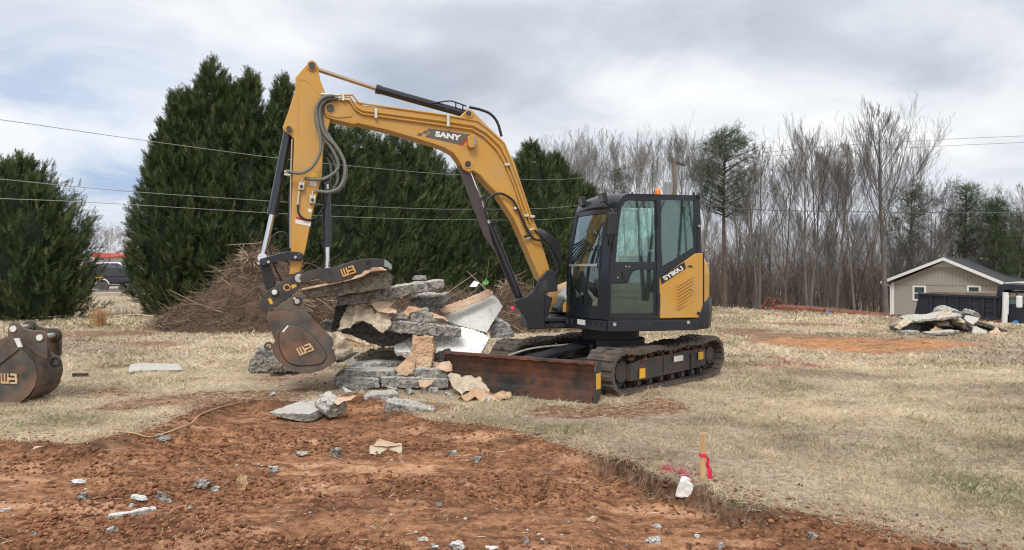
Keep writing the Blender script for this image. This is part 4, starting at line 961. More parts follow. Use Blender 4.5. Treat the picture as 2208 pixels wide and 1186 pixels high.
w_rr = [(832, 138), (1066, 142), (1073, 150), (1074, 480), (1062, 492), (915, 582), (835, 628)]
w_lo = [(465, 755), (585, 748), (598, 735), (606, 700), (625, 665), (655, 650), (775, 650), (783, 660), (783, 965), (465, 968)]
cabo = side_member(outer, [w_up, w_rr, w_lo], YC, .05, M['cabblack'], 'cab', ex)
# raised door frame
dfr = [(452, 1002), (455, 800), (462, 600), (490, 390), (512, 250), (532, 165), (556, 133), (590, 122), (800, 126), (812, 140), (812, 1005)]
d_out = dfr; d_in = [(462, 985), (465, 800), (476, 600), (503, 390), (523, 250), (540, 175), (562, 146), (592, 136), (790, 140), (799, 150), (799, 985)]
door = side_member(d_out, [d_in], YC+.014, .02, M['cabblack'], 'door', cabo)
midb = [(470, 604), (795, 602), (795, 645), (660, 645), (615, 660), (596, 700), (590, 740), (468, 745)]
m2 = MB(); prof(m2, midb, YC+.01, YC-.02) if False else prof(m2, [c4(p)[0] for p in midb], YC+.008, YC-.03); m2.build('door_panel', M['cabblack'], cabo, bev=.006)
m2 = MB(); prof(m2, c4((513, 690), (545, 650), (580, 645), (585, 715), (560, 722), (513, 718)), YC+.012, YC); m2.build('door_handle', M['decal_black'], cabo, bev=.004)
m2 = MB(); prof(m2, c4((550, 662), (566, 660), (566, 706), (552, 708)), YC+.03, YC+.01); m2.build('door_handle_grip', M['cabblack'], cabo, bev=.004)
for x, y in ((514, 706), (574, 625), (598, 627)): m2 = MB(); p = PL(*c4((x, y))[0], YC+.012); m2.tube([p, p+Ld*.010], .010, 10); m2.build('door_stud', M['pin'], cabo)
for y in (280, 870): m2 = MB(); p = PL(*c4((816, y))[0], YC+.016); m2.tube([p-UP*.09, p+UP*.09], .018, 10); m2.build('hinge', M['decal_black'], cabo)
def pane(poly, y0, name='window'):
    m2 = MB(); prof(m2, [c4(p)[0] for p in poly], y0, y0-.006); return m2.build(name, M['glass'], cabo)
for w in (w_up, w_rr, w_lo): pane(w, YC-.012)
# inner frame of rear window + far side wall (openings continue so one can look through)
def far_side():
    y = YI; mb = MB()
    def q(x, z, yy=y): return cp(x, yy, z)
    xz = pil+roofp[1:]; zb = z_hi; xr = roofp[-1][0]; zt = roofp[-1][1]
    def bar(pts, th=.04): mb.prism([q(x, z) for x, z in pts], Ld*-th)
    # front pillar, header, rear pillar, belt, lower wall
    for (a, b) in zip(pil, pil[1:]): bar([(a[0], a[1]), (b[0], b[1]), (b[0]-.07, b[1]), (a[0]-.07, a[1])])
    top = roofp; 
    for (a, b) in zip(top, top[1:]): bar([(a[0], a[1]-.004), (b[0], b[1]-.004), (b[0]-.0, b[1]-.10), (a[0]-(.05 if a is top[0] else 0), a[1]-.10)])
    bar([(xr, zt-.1), (xr+.07, zt-.1), (xr+.07, zb), (xr, zb)]); bar([(pil[0][0]-.07, zb), (xr+.07, zb), (xr+.07, 1.42), (pil[1][0]-.07, 1.42)]); bar([(.02, 1.42), (-.03, 1.42), (-.03, zt-.1), (.02, zt-.1)])
    mb.build('far_side_frame', M['cabblack'], cabo)
    m2 = MB(); m2.prism([q(pil[2][0]-.05, 1.42), q(pil[-1][0]-.07, pil[-1][1]), q(roofp[3][0], zt-.12), q(xr+.05, zt-.12), q(xr+.05, 1.42)], Ld*.006); m2.build('window', M['glass'], cabo)
far_side()
# front face frame strips between near pillar and far pillar
def ff(t, s, o=0):   # t along pillar list 0..1, s across 0 near..1 far
    k = t*(len(pil)-1); i = min(int(k), len(pil)-2); f = k-i; x = pil[i][0]*(1-f)+pil[i+1][0]*f; z = pil[i][1]*(1-f)+pil[i+1][1]*f
    y = YC+(YI-YC)*s; bow = .05*math.sin(math.pi*s); return cp(x, y, z)+Fd*(bow+o)
def fpanel(t0, t1, s0, s1, th, mt, name, o=0, nt=10, ns=8, bev=0):
    mb = MB(); vs = []
    for i in range(nt+1):
        for j in range(ns+1): vs.append(ff(t0+(t1-t0)*i/nt, s0+(s1-s0)*j/ns, o))
    n = len(vs); vs += [v-Fd*th for v in vs]; w = ns+1; fs = []
    for i in range(nt):
        for j in range(ns): a = i*w+j; fs += [[a, a+1, a+w+1, a+w], [a+n, a+w+n, a+w+1+n, a+1+n]]
    for i in range(nt): fs += [[i*w, (i+1)*w, (i+1)*w+n, i*w+n], [i*w+ns, i*w+ns+n, (i+1)*w+ns+n, (i+1)*w+ns]]
    for j in range(ns): fs += [[j, j+n, j+1+n, j+1], [nt*w+j, nt*w+j+1, nt*w+j+1+n, nt*w+j+n]]
    mb.add(vs, fs, 0, True); return mb.build(name, mt, cabo, bev=bev)
fpanel(0, 1, 0, .17, .05, M['cabblack'], 'front_pillar', ns=3); fpanel(0, 1, .94, 1.0, .05, M['cabblack'], 'front_pillar', ns=2)
fpanel(.93, 1.0, .17, .94, .05, M['cabblack'], 'front_header', nt=2); fpanel(0, .075, .17, .94, .05, M['cabblack'], 'front_sill', nt=2); fpanel(.315, .33, .17, .94, .03, M['pin'], 'window_rail', nt=1, o=.006)
fpanel(.33, .93, .17, .94, .006, M['glassfront'], 'window', o=-.015); fpanel(.075, .315, .17, .94, .006, M['glassfront'], 'window', o=-.01)
fpanel(.06, .95, .155, .175, .01, M['decal_black'], 'window_seal', o=.006, ns=1)
# roof
mb = MB(); vs = []; ny_ = 8
ring_ = roofp; 
for (x, z) in ring_:
    for j in range(ny_+1): s = j/ny_; y = YC+(YI-YC)*s; vs.append(cp(x, y, z)+UP*(.035*math.sin(math.pi*s))+Fd*(.05*math.sin(math.pi*s) if x > .2 else 0))
n = len(vs); vs += [v-UP*.05-(Fd*.03) for v in vs]; w = ny_+1; nr = len(ring_); fs = []
for i in range(nr-1):
    for j in range(ny_): a = i*w+j; fs += [[a, a+1, a+w+1, a+w], [a+n, a+w+n, a+w+1+n, a+1+n]]
for i in range(nr-1): fs += [[i*w, (i+1)*w, (i+1)*w+n, i*w+n], [i*w+ny_, i*w+ny_+n, (i+1)*w+ny_+n, (i+1)*w+ny_]]
for j in range(ny_): fs += [[j, j+n, j+1+n, j+1], [(nr-1)*w+j, (nr-1)*w+j+1, (nr-1)*w+j+1+n, (nr-1)*w+j+n]]
mb.add(vs, fs, 0, True); roof = mb.build('roof', M['cabblack'], cabo)
# rear wall with window
xr, zr = roofp[-1]; mb = MB()
def rq(s, z): return B(xr, YC+(YI-YC)*s, z)
for (s0, s1, z0, z1) in ((0, .08, z_hi, zr), (.92, 1, z_hi, zr), (.08, .92, z_hi, z_h+.02), (.08, .92, zr-.1, zr)): mb.prism([rq(s0, z0), rq(s1, z0), rq(s1, z1), rq(s0, z1)], Fd*.05)
mb.build('rear_wall', M['cabblack'], cabo)
m2 = MB(); m2.prism([rq(.08, z_h+.02), rq(.92, z_h+.02), rq(.92, zr-.1), rq(.08, zr-.1)], Fd*.006); m2.build('window', M['glass'], cabo)
m2 = MB(); m2.prism([B(x, y, z_hi+.02) for x, y in ((.44, 1.05), (.66, .16), (-.80, .16), (-.80, 1.05))], UP*.03); m2.build('cab_floor', M['interior'], cabo)
# seat, console, levers, monitor
m2 = MB(); m2.box(B(-.22, .58, 1.28), (.50, .50, .13), (Fd, Ld, UP)); m2.box(B(-.25, .58, 1.10), (.40, .42, .22), (Fd, Ld, UP)); 
m2.prism([B(-.44, .34, 1.32), B(-.52, .34, 1.85), B(-.42, .34, 1.87), B(-.33, .34, 1.34)], Ld*.48); m2.build('seat', M['seat'], cabo, bev=.04, seg=3)
m2 = MB(); m2.prism([B(-.50, .46, 1.90), B(-.52, .46, 2.10), B(-.43, .46, 2.11), B(-.40, .46, 1.90)], Ld*.26); m2.tube([B(-.47, .52, 1.8), B(-.47, .52, 1.95)], .01, 6); m2.tube([B(-.47, .66, 1.8), B(-.47, .66, 1.95)], .01, 6); m2.build('headrest', M['seat'], cabo, bev=.04, seg=3)
m2 = MB(); m2.box(B(-.10, .88, 1.38), (.50, .12, .10), (Fd, Ld, UP)); m2.box(B(-.10, .28, 1.38), (.50, .12, .10), (Fd, Ld, UP)); m2.box(B(-.2, .88, 1.15), (.3, .1, .4), (Fd, Ld, UP)); m2.build('armrest', M['interior'], cabo, bev=.02)
for yb in (.88, .28): m2 = MB(); m2.tube(spline([B(.10, yb, 1.40), B(.13, yb, 1.52), B(.11, yb, 1.60)]), [.016]*8+[.02]*4+[.026]*5, 10); m2.build('joystick', M['seat'], cabo)
m2 = MB(); m2.box(B(.42, .24, 1.45), (.14, .2, .6), (Fd, Ld, UP)); m2.box(B(.40, .30, 1.85), (.05, .2, .16), (Fd, Ld, UP)); m2.build('dashboard', M['interior'], cabo, bev=.02)
for yb in (.5, .68): m2 = MB(); m2.tube([B(.42, yb, .98), B(.34, yb, 1.35)], .012, 8); m2.box(B(.42, yb, 1.02), (.18, .09, .03), (Fd, Ld, UP)); m2.build('travel_lever', M['seat'], cabo)
m2 = MB(); m2.tube(spline([B(.30, 1.0, 1.30), B(.05, 1.0, 1.45), B(-.1, 1.0, 1.5), B(-.12, 1.0, 1.25)]), .014, 8); m2.build('grab_bar', M['seat'], cabo)
sticker('sticker', [B(.18, YI+.01, 1.72), B(.02, YI+.01, 1.72), B(.02, YI+.01, 1.80), B(.18, YI+.01, 1.80)], M['sign_yellow'], cabo); sticker('sticker', [B(-.08, YI+.01, 1.72), B(-.22, YI+.01, 1.72), B(-.22, YI+.01, 1.80), B(-.08, YI+.01, 1.80)], M['sign_yellow'], cabo)
# mirror, work lights, beacon, wiper, roof studs
m2 = MB(); prof(m2, c4((455, 228), (520, 226), (516, 260), (500, 395), (440, 400), (450, 260)), 1.26, 1.17); m2.build('mirror', M['decal_black'], cabo, bev=.02, seg=3)
m2 = MB(); m2.tube(spline([PL(*c4((468, 205))[0], 1.12), PL(*c4((478, 215))[0], 1.2), PL(*c4((480, 235))[0], 1.22)]), .012, 8); m2.tube(spline([PL(*c4((446, 470))[0], 1.12), PL(*c4((450, 430))[0], 1.2), PL(*c4((462, 390))[0], 1.22)]), .012, 8); m2.build('mirror_bracket', M['black'], cabo)
for (x, y), yb in (((258, 150), .30), ((408, 122), .95)):
    p = PL(*c4((x, y))[0], yb); q = B(0, 0, 0); m2 = MB(); ax_ = (Fd+UP*-.25).normalized(); uz = Ld.cross(ax_).normalized(); uz = uz if uz.z > 0 else -uz; 
    m2.box(p, (.07, .15, .13), (ax_, Ld, uz)); L_ = m2.build('work_light', M['decal_black'], cabo, bev=.012)
    m2 = MB(); m2.tube([p-uz*.05, p-uz*.12-ax_*.06, p-uz*.13-ax_*.16], .014, 8); m2.build('work_light_bracket', M['black'], cabo)
    m2 = MB(); m2.box(p+ax_*.038, (.006, .12, .10), (ax_, Ld, uz)); m2.build('work_light_lens', M['lens'], cabo)
p = PL(*c4((808, 90))[0], .55); p.z = max(p.z, 2.58); m2 = MB(); m2.tube([p-UP*.06, p+UP*.02, p+UP*.05, p+UP*.07], [.042, .042, .038, .022], 20); m2.build('beacon', M['orange'], cabo)
m2 = MB(); m2.tube([p-UP*.10, p-UP*.055], .06, 20); m2.build('beacon_base', M['decal_black'], cabo)
for x in (622, 1072): m2 = MB(); q = PL(*c4((x, 92))[0], 1.0); m2.tube([q-UP*.03, q+UP*.015], .014, 8); m2.build('roof_stud', M['decal_black'], cabo)
m2 = MB(); q = PL(*c4((1104, 330))[0], 1.10); m2.tube([q-Ld*.01, q+Ld*.03], .016, 10); m2.build('latch', M['pin'], cabo)
m2 = MB(); m2.tube([ff(.30, .16, .03), ff(.50, .18, .04), ff(.78, .22, .03)], .009, 6); m2.build('wiper', M['decal_black'], cabo)

# --- right deck between boom and cab, swing post ----------------------------------
mb = MB(); mb.prism([B(x, -.30, z) for x, z in ((.70, z_hi+.01), (.70, 1.10), (.60, 1.32), (.30, 1.44), (-.75, 1.50), (-.75, z_hi+.01))], Ld*-.75); dk_ = mb.build('right_deck', M['yellow'], ex, bev=.05, seg=3)
mb = MB(); mb.prism([B(x, .06, z) for x, z in ((.84, .99), (.84, 1.04), (.72, 1.18), (.42, 1.46), (.10, 1.50), (-.4, 1.5), (-.4, .99))], Ld*-.30); mb.build('deck_cover', M['cabblack'], ex, bev=.05, seg=3)
mb = MB(); mb.prism([B(x, .085, z) for x, z in ((.76, 1.0), (.76, 1.09), (.62, 1.32), (.50, 1.36), (.30, 1.36), (.3, 1.0))], Ld*-.02); mb.build('deck_side', M['yellow'], ex, bev=.006)
mb = MB(); mb.prism([B(x, .09, z) for x, z in ((.72, 1.16), (.74, 1.22), (.44, 1.50), (.10, 1.53), (.1, 1.40), (.42, 1.36))], Ld*-.40); mb.build('deck_hood', mat('dusty_grey_cover', (.42, .43, .45), .35, var=.1, coat=.2), ex, bev=.02)
mb = MB(); mb.prism([B(x, .10, z) for x, z in ((.98, z_lo-.02), (.98, z_hi-.02), (.45, z_hi-.0), (.45, z_lo-.02))], Ld*-.40)
mb.box(B(.85, -.1, z_lo+.02), (.5, .5, .07), (Fd, Ld, UP)); mb.box(B(.85, -.1, z_hi-.04), (.55, .55, .06), (Fd, Ld, UP)); mb.build('boom_bracket', M['black'], ex, bev=.012)
YB = -.05
post = c3((572, 858), (600, 862), (622, 920), (624, 968), (556, 975), (556, 1160), (470, 1162), (462, 1115), (436, 1075), (400, 1022), (420, 1005), (455, 1000), (500, 962), (530, 905))
pm_ = MB(); prof(pm_, post, YB+.25, YB+.20); sp1 = pm_.build('swing_post', M['black'], ex, bev=.012)
pm_ = MB(); prof(pm_, post, YB-.20, YB-.25); pm_.build('post_plate', M['black'], sp1, bev=.012)
pm_ = MB(); prof(pm_, c3((470, 1010), (560, 985), (600, 1000), (556, 1160), (470, 1160)), YB+.20, YB-.20); pm_.build('post_block', M['black'], sp1, bev=.02)
# --- boom ------------------------------------------------------------------------
boomp = [(699, 244), (698, 231), (706, 222), (716, 217), (742, 213), (775, 221), (785, 227), (957, 247), (990, 252), (1000, 243), (1007, 236), (1017, 237), (1048, 268), (1085, 303), (1097, 328), (1110, 351), (1138, 440), (1159, 494), (1184, 576), (1188, 600), (1176, 612), (1164, 601), (1130, 521), (1109, 473), (1075, 422), (1054, 401), (1035, 379), (1020, 369), (1010, 372), (999, 366), (990, 347), (978, 330), (957, 318), (940, 312), (899, 299), (838, 281), (772, 266), (762, 268), (720, 258), (703, 252)]
mb = MB(); prof(mb, boomp, YB+.14, YB-.14); boom = mb.build('boom', M['yellow'], ex, bev=.010)
# welded reinforcement plates and bosses
mb = MB(); prof(mb, c1((590, 430), (620, 402), (720, 400), (790, 470), (785, 500), (690, 508), (620, 490), (592, 470)), YB+.152, YB+.14); mb.build('tip_plate', M['yellow'], boom, bev=.005)
mb = MB(); prof(mb, [(985, 338), (1000, 342), (1024, 352), (1046, 374), (1068, 404), (1072, 416), (1056, 399), (1036, 377), (1020, 367), (1010, 370), (999, 364), (991, 347)], YB+.150, YB+.14); mb.build('reinforcement', M['yellow'], boom, bev=.004)
for a_, b_, c_ in (((712.5, 233.5), .17, .050), ((1010, 246), .155, .035), ((1008.7, 354), .165, .042)): mb = MB(); pin(mb, a_, YB+b_, YB-b_, c_); mb.build('pin', M['steel'], boom, bev=.004)
for (u, v, r) in ((712.5, 233.5, .072), (1010, 246, .055), (1008.7, 354, .062)): m2 = MB(); p = PL(u, v, YB+.14); m2.ring(p, Ld, r*.70, r, .020); m2.build('pin_boss', M['yellow'], boom)
# decal and lettering
mb = MB(); prof(mb, c1((1365, 585), (1622, 626), (1556, 700), (1305, 643)), YB+.1425, YB+.139); dec = mb.build('decal_plate', M['decal_grey'], boom)
mb = MB(); prof(mb, c1((1622, 626), (1632, 628), (1572, 707), (1556, 702)), YB+.1425, YB+.139); mb.build('decal_red', M['red'], boom)
for (x, y) in ((1278, 618), (1316, 602), (1346, 586)):
    mb = MB(); prof(mb, c1((x-16, y-4), (x+14, y), (x+2, y+20), (x-28, y+15)), YB+.1425, YB+.139); mb.build('decal_square', M['decal_grey'], boom)
text3('lettering', 'SANY', c1((1376, 641))[0], c1((1560, 672))[0], YB+.1425, 12.5, M['white'], boom, bold=.055)
# work lamp on the boom
mb = MB(); prof(mb, c1((1610, 640), (1655, 625), (1672, 640), (1668, 712), (1630, 722), (1612, 700)), YB+.24, YB+.14); mb.build('boom_light_guard', M['yellow'], boom, bev=.006)
mb = MB(); prof(mb, c1((1655, 635), (1668, 640), (1664, 706), (1652, 700)), YB+.245, YB+.15); mb.build('boom_light', M['lens'], boom)
# steel pipes along the boom
pp = [c1((690, 350), (790, 345), (835, 400), (900, 412), (1450, 490), (1680, 530), (1760, 590), (1870, 690), (1915, 800))+c3((435, 430), (492, 600)),
      c1((700, 362), (775, 362), (820, 430), (860, 455), (1450, 532), (1650, 562), (1740, 612), (1840, 705), (1890, 800))+c3((418, 430), (482, 620)),
      c1((705, 378), (770, 382), (812, 448), (860, 480), (1450, 562), (1640, 590), (1725, 640), (1815, 730), (1870, 820))+c3((403, 430), (470, 640))]
for i, pth in enumerate(pp): m2 = MB(); m2.tube([PL(u, v, YB+.165-(.02 if i == 0 else 0)) for u, v in pth], .0135, 8); m2.build('oil_pipe', M['yellow'], boom)
for i in range(2): m2 = MB(); m2.tube([PL(u, v, YB-.12+.03*i) for u, v in pp[0]], .0135, 8); m2.build('oil_pipe', M['yellow'], boom)
for (x, y, w_, h_) in ((725, 355, 20, 60), (958, 475, 20, 70), (1472, 525, 20, 90), (1892, 838, 34, 18)): m2 = MB(); prof(m2, c1((x-w_/2, y-h_/2), (x+w_/2, y-h_/2), (x+w_/2, y+h_/2), (x-w_/2, y+h_/2)), YB+.195, YB+.145); m2.build('pipe_clamp', M['fitting'], boom, bev=.004)
for (x, y) in ((464, 580), (412, 542), (495, 585)): m2 = MB(); prof(m2, c3((x-12, y-6), (x+12, y-6), (x+12, y+7), (x-12, y+7)), YB+.20, YB+.145); m2.build('pipe_clamp', M['fitting'], boom, bev=.004)
# --- arm -------------------------------------------------------------------------
armp = [(664, 137), (673, 134), (683, 138), (688, 147), (688, 158), (691, 173), (699, 194), (704, 205), (722, 240), (712, 258), (697, 318), (694, 379), (674, 458), (660, 531), (646, 590), (624, 592), (627, 540), (628, 458), (634, 300), (625, 290), (614, 284), (609, 275), (620, 246), (637, 191), (637, 167), (655, 146)]
mb = MB(); prof(mb, armp, YB+.115, YB-.115); arm = mb.build('arm', M['yellow'], ex, bev=.008)
for a_, b_, c_ in (((673, 142.5), .15, .042), ((623, 278), .16, .034)): mb = MB(); pin(mb, a_, YB+b_, YB-b_, c_); mb.build('pin', M['steel'], arm)
for (u, v, r) in ((673, 142.5, .066), (623, 278, .05)): m2 = MB(); m2.ring(PL(u, v, YB+.115), Ld, r*.68, r, .022); m2.build('pin_boss', M['yellow'], arm)
mb = MB(); prof(mb, [(641, 168), (654, 167), (668, 172), (694, 202), (694, 212), (668, 180), (654, 172), (643, 172), (643, 300), (641, 300)], YB+.119, YB+.113); mb.build('weld_seam', M['yellow'], arm)
def stick_px(pts, yb, mt, name='sticker', par=None): m2 = MB(); prof(m2, pts, yb+.003, yb); return m2.build(name, mt, par or arm)
stick_px(c2((318, 132), (408, 150), (402, 183), (314, 165)), YB+.115, M['white']); stick_px(c2((320, 128), (409, 146), (407, 158), (319, 141)), YB+.117, M['red'])
stick_px([(672, 373), (686, 376), (685, 383), (671, 381)], YB+.115, M['sign_yellow']); stick_px([(669, 388), (683, 391), (682, 402), (667, 399)], YB+.115, M['white']); stick_px([(664, 450), (672, 451), (672, 458), (664, 457)], YB+.115, M['white'])
for (x, y) in ((650, 401), (674, 430)): m2 = MB(); prof(m2, [(x-6, y-9), (x+7, y-9), (x+6, y+9), (x-7, y+8)], YB+.17, YB+.115); m2.build('shutoff_valve', M['fitting'], arm, bev=.006); m2 = MB(); p = PL(x, y+1, YB+.17); m2.tube([p, p+Ld*.02], .022, 10); m2.build('valve_cap', M['steel'], arm)
m2 = MB(); m2.tube([PL(u, v, YB+.10) for u, v in ((630, 300), (628, 350), (627, 400), (626, 470), (626, 535))], .012, 8); m2.build('oil_pipe', M['rodgold'], arm)
# --- cylinders ------------------------------------------------------------------------
def cyl(name, a, m, b, rb, rr, y=0, rodmat='chrome', par=ex):
    A_ = PL(*a, y); Mm = PL(*m, y); Bb = PL(*b, y); d = (Mm-A_).normalized(); mb = MB()
    mb.tube([A_, A_+d*.03, Mm-d*.07, Mm-d*.068, Mm], [rb, rb, rb, rb*1.14, rb*1.14], 20); mb.tube([A_-Ld*rb*1.1, A_+Ld*rb*1.1], rb*.95, 16)
    c = mb.build(name, M['barrel'], par); m2 = MB(); m2.tube([Mm, Bb], rr, 16); m2.tube([Bb-Ld*rr*1.9, Bb+Ld*rr*1.9], rr*1.7, 14); m2.build('rod', M[rodmat], c); return c
ac = cyl('arm_cylinder', (1006, 246), (810, 191), (676, 147), .056, .030, YB, 'rodgold')
bc = cyl('bucket_cylinder', (622, 284), (587, 463), (566.5, 556), .062, .036, YB)
cyl('thumb_cylinder', (703.5, 390), (705.6, 533), (705.8, 584), .058, .032, YB)
bm_ = cyl('boom_cylinder', (1121, 648), (1053, 482), (1009, 355), .062, .036, YB)
# guard plate over the boom rod
m2 = MB(); prof(m2, c3((110, 322), (130, 328), (158, 338), (222, 470), (262, 600), (300, 765), (248, 690), (190, 545)), YB+.10, YB+.085); m2.build('rod_guard', mat('dull_brown_guard', (.055, .045, .042), .55, var=.2), bm_, bev=.004)
m2 = MB(); m2.tube(spline([PL(*p, YB+.06) for p in c1((1350, 405), (1380, 400), (1480, 388), (1530, 400), (1600, 425))]), .010, 8); m2.build('steel_line', M['decal_black'], ac)
m2 = MB(); m2.tube(spline([PL(*p, YB) for p in c1((1620, 432), (1700, 450), (1770, 480), (1820, 540), (1850, 640))]), .019, 10); m2.build('hose', M['hoseblack'], ac)
for p in c1((1525, 400), (1575, 415)): m2 = MB(); m2.tube([PL(p[0], p[1], YB+.05), PL(p[0], p[1]+12, YB+.05)], .010, 6); m2.build('line_bracket', M['decal_black'], ac)
stick_px([(704, 391), (708, 392), (709, 408), (705, 407)], YB+.06, M['white'], 'sticker', bc)
# boom hoses (black loop to the boom cylinder, bundle at the foot)
def hose(pts, y, r, mt='hoseblack', par=boom, n=8): m2 = MB(); ys = y if isinstance(y, (list, tuple)) else [y]*len(pts); m2.tube(spline([PL(*p, yy) for p, yy in zip(pts, ys)]), r, 10); return m2.build('hose', M[mt], par)
hose(c3((270, 605), (250, 540), (272, 490), (330, 468), (390, 500), (418, 545), (460, 640), (485, 680)), YB+.19, .017)
hose(c3((232, 500), (245, 482), (275, 478), (300, 490)), YB+.10, .014)
hose(c3((285, 605), (320, 660), (345, 720)), YB+.11, .014)
for i in range(6):
    o = i*8; hose(c3((505+o*.5, 655-o*.2), (545+o*.7, 690-o*.35), (590+o*.9, 745-o*.5), (628+o*.35, 810-o*.3), (630-o*.2, 860), (600-o*.3, 900)), [YB+.16-.05*i, YB+.18-.04*i, YB+.16-.04*i, YB+.1-.03*i, YB+.05-.03*i, YB-.03*i], .015)
for p in (((492, 690), (462, 700)), ((478, 655), (500, 650))): hose(c3(*p), YB+.18, .016, 'fitting')
hose(c3((450, 690), (480, 680), (505, 702), (540, 712), (590, 770), (615, 850)), YB+.20, .018)
# grey sleeved hoses draped around the arm
HS = [([(690, 350), (640, 350), (590, 375), (540, 420), (530, 500), (555, 610), (640, 720), (690, 830), (670, 890), (590, 940), (510, 945), (450, 935)], .022, .17),
      ([(690, 365), (640, 370), (600, 380), (560, 430), (560, 520), (590, 620), (680, 720), (735, 830), (730, 940), (690, 1010), (620, 1035), (560, 1030), (520, 1030)], .023, .20),
      ([(690, 375), (650, 380), (600, 400), (575, 460), (580, 560), (640, 660), (700, 750), (745, 870), (735, 960), (690, 1020), (640, 1035)], .022, .12),
      ([(660, 350), (600, 355), (555, 390), (532, 450), (545, 560), (565, 680), (555, 770), (500, 860), (420, 900), (320, 885)], .021, .23),
      ([(620, 760), (655, 810), (685, 900), (680, 970), (640, 1030)], .018, .02), ([(608, 790), (630, 830), (640, 900), (632, 950)], .017, .0)]
for pts, r, y in HS: hose(c1(*pts), YB+y, r, 'hose', arm)
hose([(655, 384), (652, 387), (650, 393)], YB+.17, .010, 'fitting', arm); hose([(676, 412), (674, 416), (674, 422)], YB+.17, .010, 'fitting', arm)
for a, b in (((613, 370), (621, 371)), ((613, 376), (626, 378)), ((692, 203), (730, 205)), ((705, 212), (735, 211))): hose([a, b], YB+.23 if a[0] < 650 else YB+.18, .017, 'fitting', arm)
hose([(645, 412), (643, 428), (642, 440)], YB+.15, .013, 'fitting', arm)
hose([(642, 442), (645, 462), (662, 474), (682, 468), (698, 445), (704, 420)], [YB+.14, YB+.14, YB+.14, YB+.1, YB+.08, YB+.08], .012, 'hoseblack', arm)
hose(c2((205, 400), (170, 330), (172, 260), (215, 220), (260, 225), (282, 270)), YB+.04, .014, 'hoseblack', arm); hose(c2((182, 380), (205, 440), (235, 500)), YB+.04, .013, 'hoseblack', arm)
hose(c2((276, 0), (278, 120), (282, 250), (280, 320)), YB+.08, .011, 'hoseblack', arm)
# --- linkage, coupler, bucket, thumb ------------------------------------------------------
lk = c2((110, 372), (200, 345), (265, 328), (335, 332), (362, 345), (366, 368), (345, 385), (300, 380), (240, 380), (185, 396), (130, 415), (105, 400))
mb = MB(); prof(mb, lk, YB+.19, YB+.15); prof(mb, lk, YB-.15, YB-.19); g_ = mb.build('guide_link', M['black'], ex, bev=.006)
mb = MB(); pin(mb, c2((340, 360))[0], YB+.215, YB-.215, .045); pin(mb, c2((128, 390))[0], YB+.215, YB-.215, .05); mb.build('link_pin', M['barrel'], g_, bev=.006)
for p in ((315, 362), (158, 390), (100, 398)): m2 = MB(); pin(m2, c2(p)[0], YB+.225, YB+.205, .018); m2.build('grease_bolt', M['pin'], g_)
mb = MB(); prof(mb, c2((108, 405), (160, 398), (195, 500), (192, 530), (150, 556), (140, 540)), YB+.10, YB-.10); mb.build('bucket_link', M['black'], ex, bev=.01)
cp_ = c2((102, 642), (128, 590), (152, 560), (205, 520), (262, 494), (310, 466), (345, 455), (368, 478), (366, 500), (340, 530), (320, 560), (285, 590), (230, 630), (170, 662), (130, 673), (108, 662))
mb = MB(); prof(mb, cp_, YB+.17, YB+.125); prof(mb, cp_, YB-.125, YB-.17); prof(mb, c2((120, 640), (160, 580), (230, 550), (280, 580), (200, 640)), YB+.125, YB-.125); coup = mb.build('quick_coupler', M['steel'], ex, bev=.006)
for p, r, mt in (((337, 485), .085, 'steel'), ((337, 485), .055, 'pin'), ((193, 566), .055, 'steel'), ((193, 566), .034, 'white'), ((325, 617), .056, 'steel'), ((325, 620), .034, 'pin'), ((191, 712), .034, 'pin'), ((191, 712), .05, 'steel'), ((310, 603), .014, 'white')):
    m2 = MB(); z0 = {'steel': .195, 'pin': .205, 'white': .21}[mt]
    if p[1] > 600: z0 += .02
    pin(m2, c2(p)[0], YB+z0, YB-.10, r); m2.build('pin', M[mt], coup, bev=.004)
stick_px(c2((155, 605), (172, 600), (186, 630), (170, 637)), YB+.17, M['sign_yellow'], 'sticker', coup); stick_px(c2((290, 527), (318, 515), (325, 530), (297, 547)), YB+.17, M['sign_yellow'], 'sticker', coup)
m2 = MB(); p = PL(*c2((266, 538))[0], YB+.17); m2.tube([p, p+Ld*.004], .045, 20); m2.build('round_badge', M['logo'], coup); m2 = MB(); m2.tube([p, p+Ld*.006], .030, 20); m2.build('badge_centre', M['black'], coup)
# bucket: near cheek, far cheek, curved shell
YBk = YB
ear = c2((150, 690), (175, 680), (285, 600), (300, 585), (350, 592), (368, 640), (372, 690), (330, 720), (200, 760), (165, 745))
cheek = c2((150, 705), (165, 760), (188, 830), (196, 850), (178, 880), (186, 930), (215, 965), (260, 1003), (330, 1032), (400, 1038), (470, 1020), (545, 972), (545, 955), (530, 830), (480, 785), (430, 735), (375, 670), (300, 672), (200, 680))
shell = c2((300, 660), (200, 680), (150, 705), (165, 760), (188, 830), (150, 850), (135, 880), (160, 920), (186, 940), (215, 968), (260, 1005), (330, 1034), (400, 1040), (470, 1022), (545, 975), (600, 955))
mb = MB(); prof(mb, cheek, YBk+.36, YBk+.335); prof(mb, cheek, YBk-.335, YBk-.36)
shp = c2((300, 668), (205, 682), (155, 706), (170, 760), (190, 830), (200, 860), (184, 890), (190, 930), (218, 965), (262, 1001), (330, 1029), (400, 1035), (470, 1017), (545, 970), (590, 962))
nearp = [PL(u, v, YBk+.36) for u, v in shp]; vs = nearp+[p-Ld*.72 for p in nearp]; n = len(nearp)
cen = sum(nearp, Vector())/n; inn = [p+(cen-p).normalized()*.03 for p in nearp]; vs2 = inn+[p-Ld*.72 for p in inn]
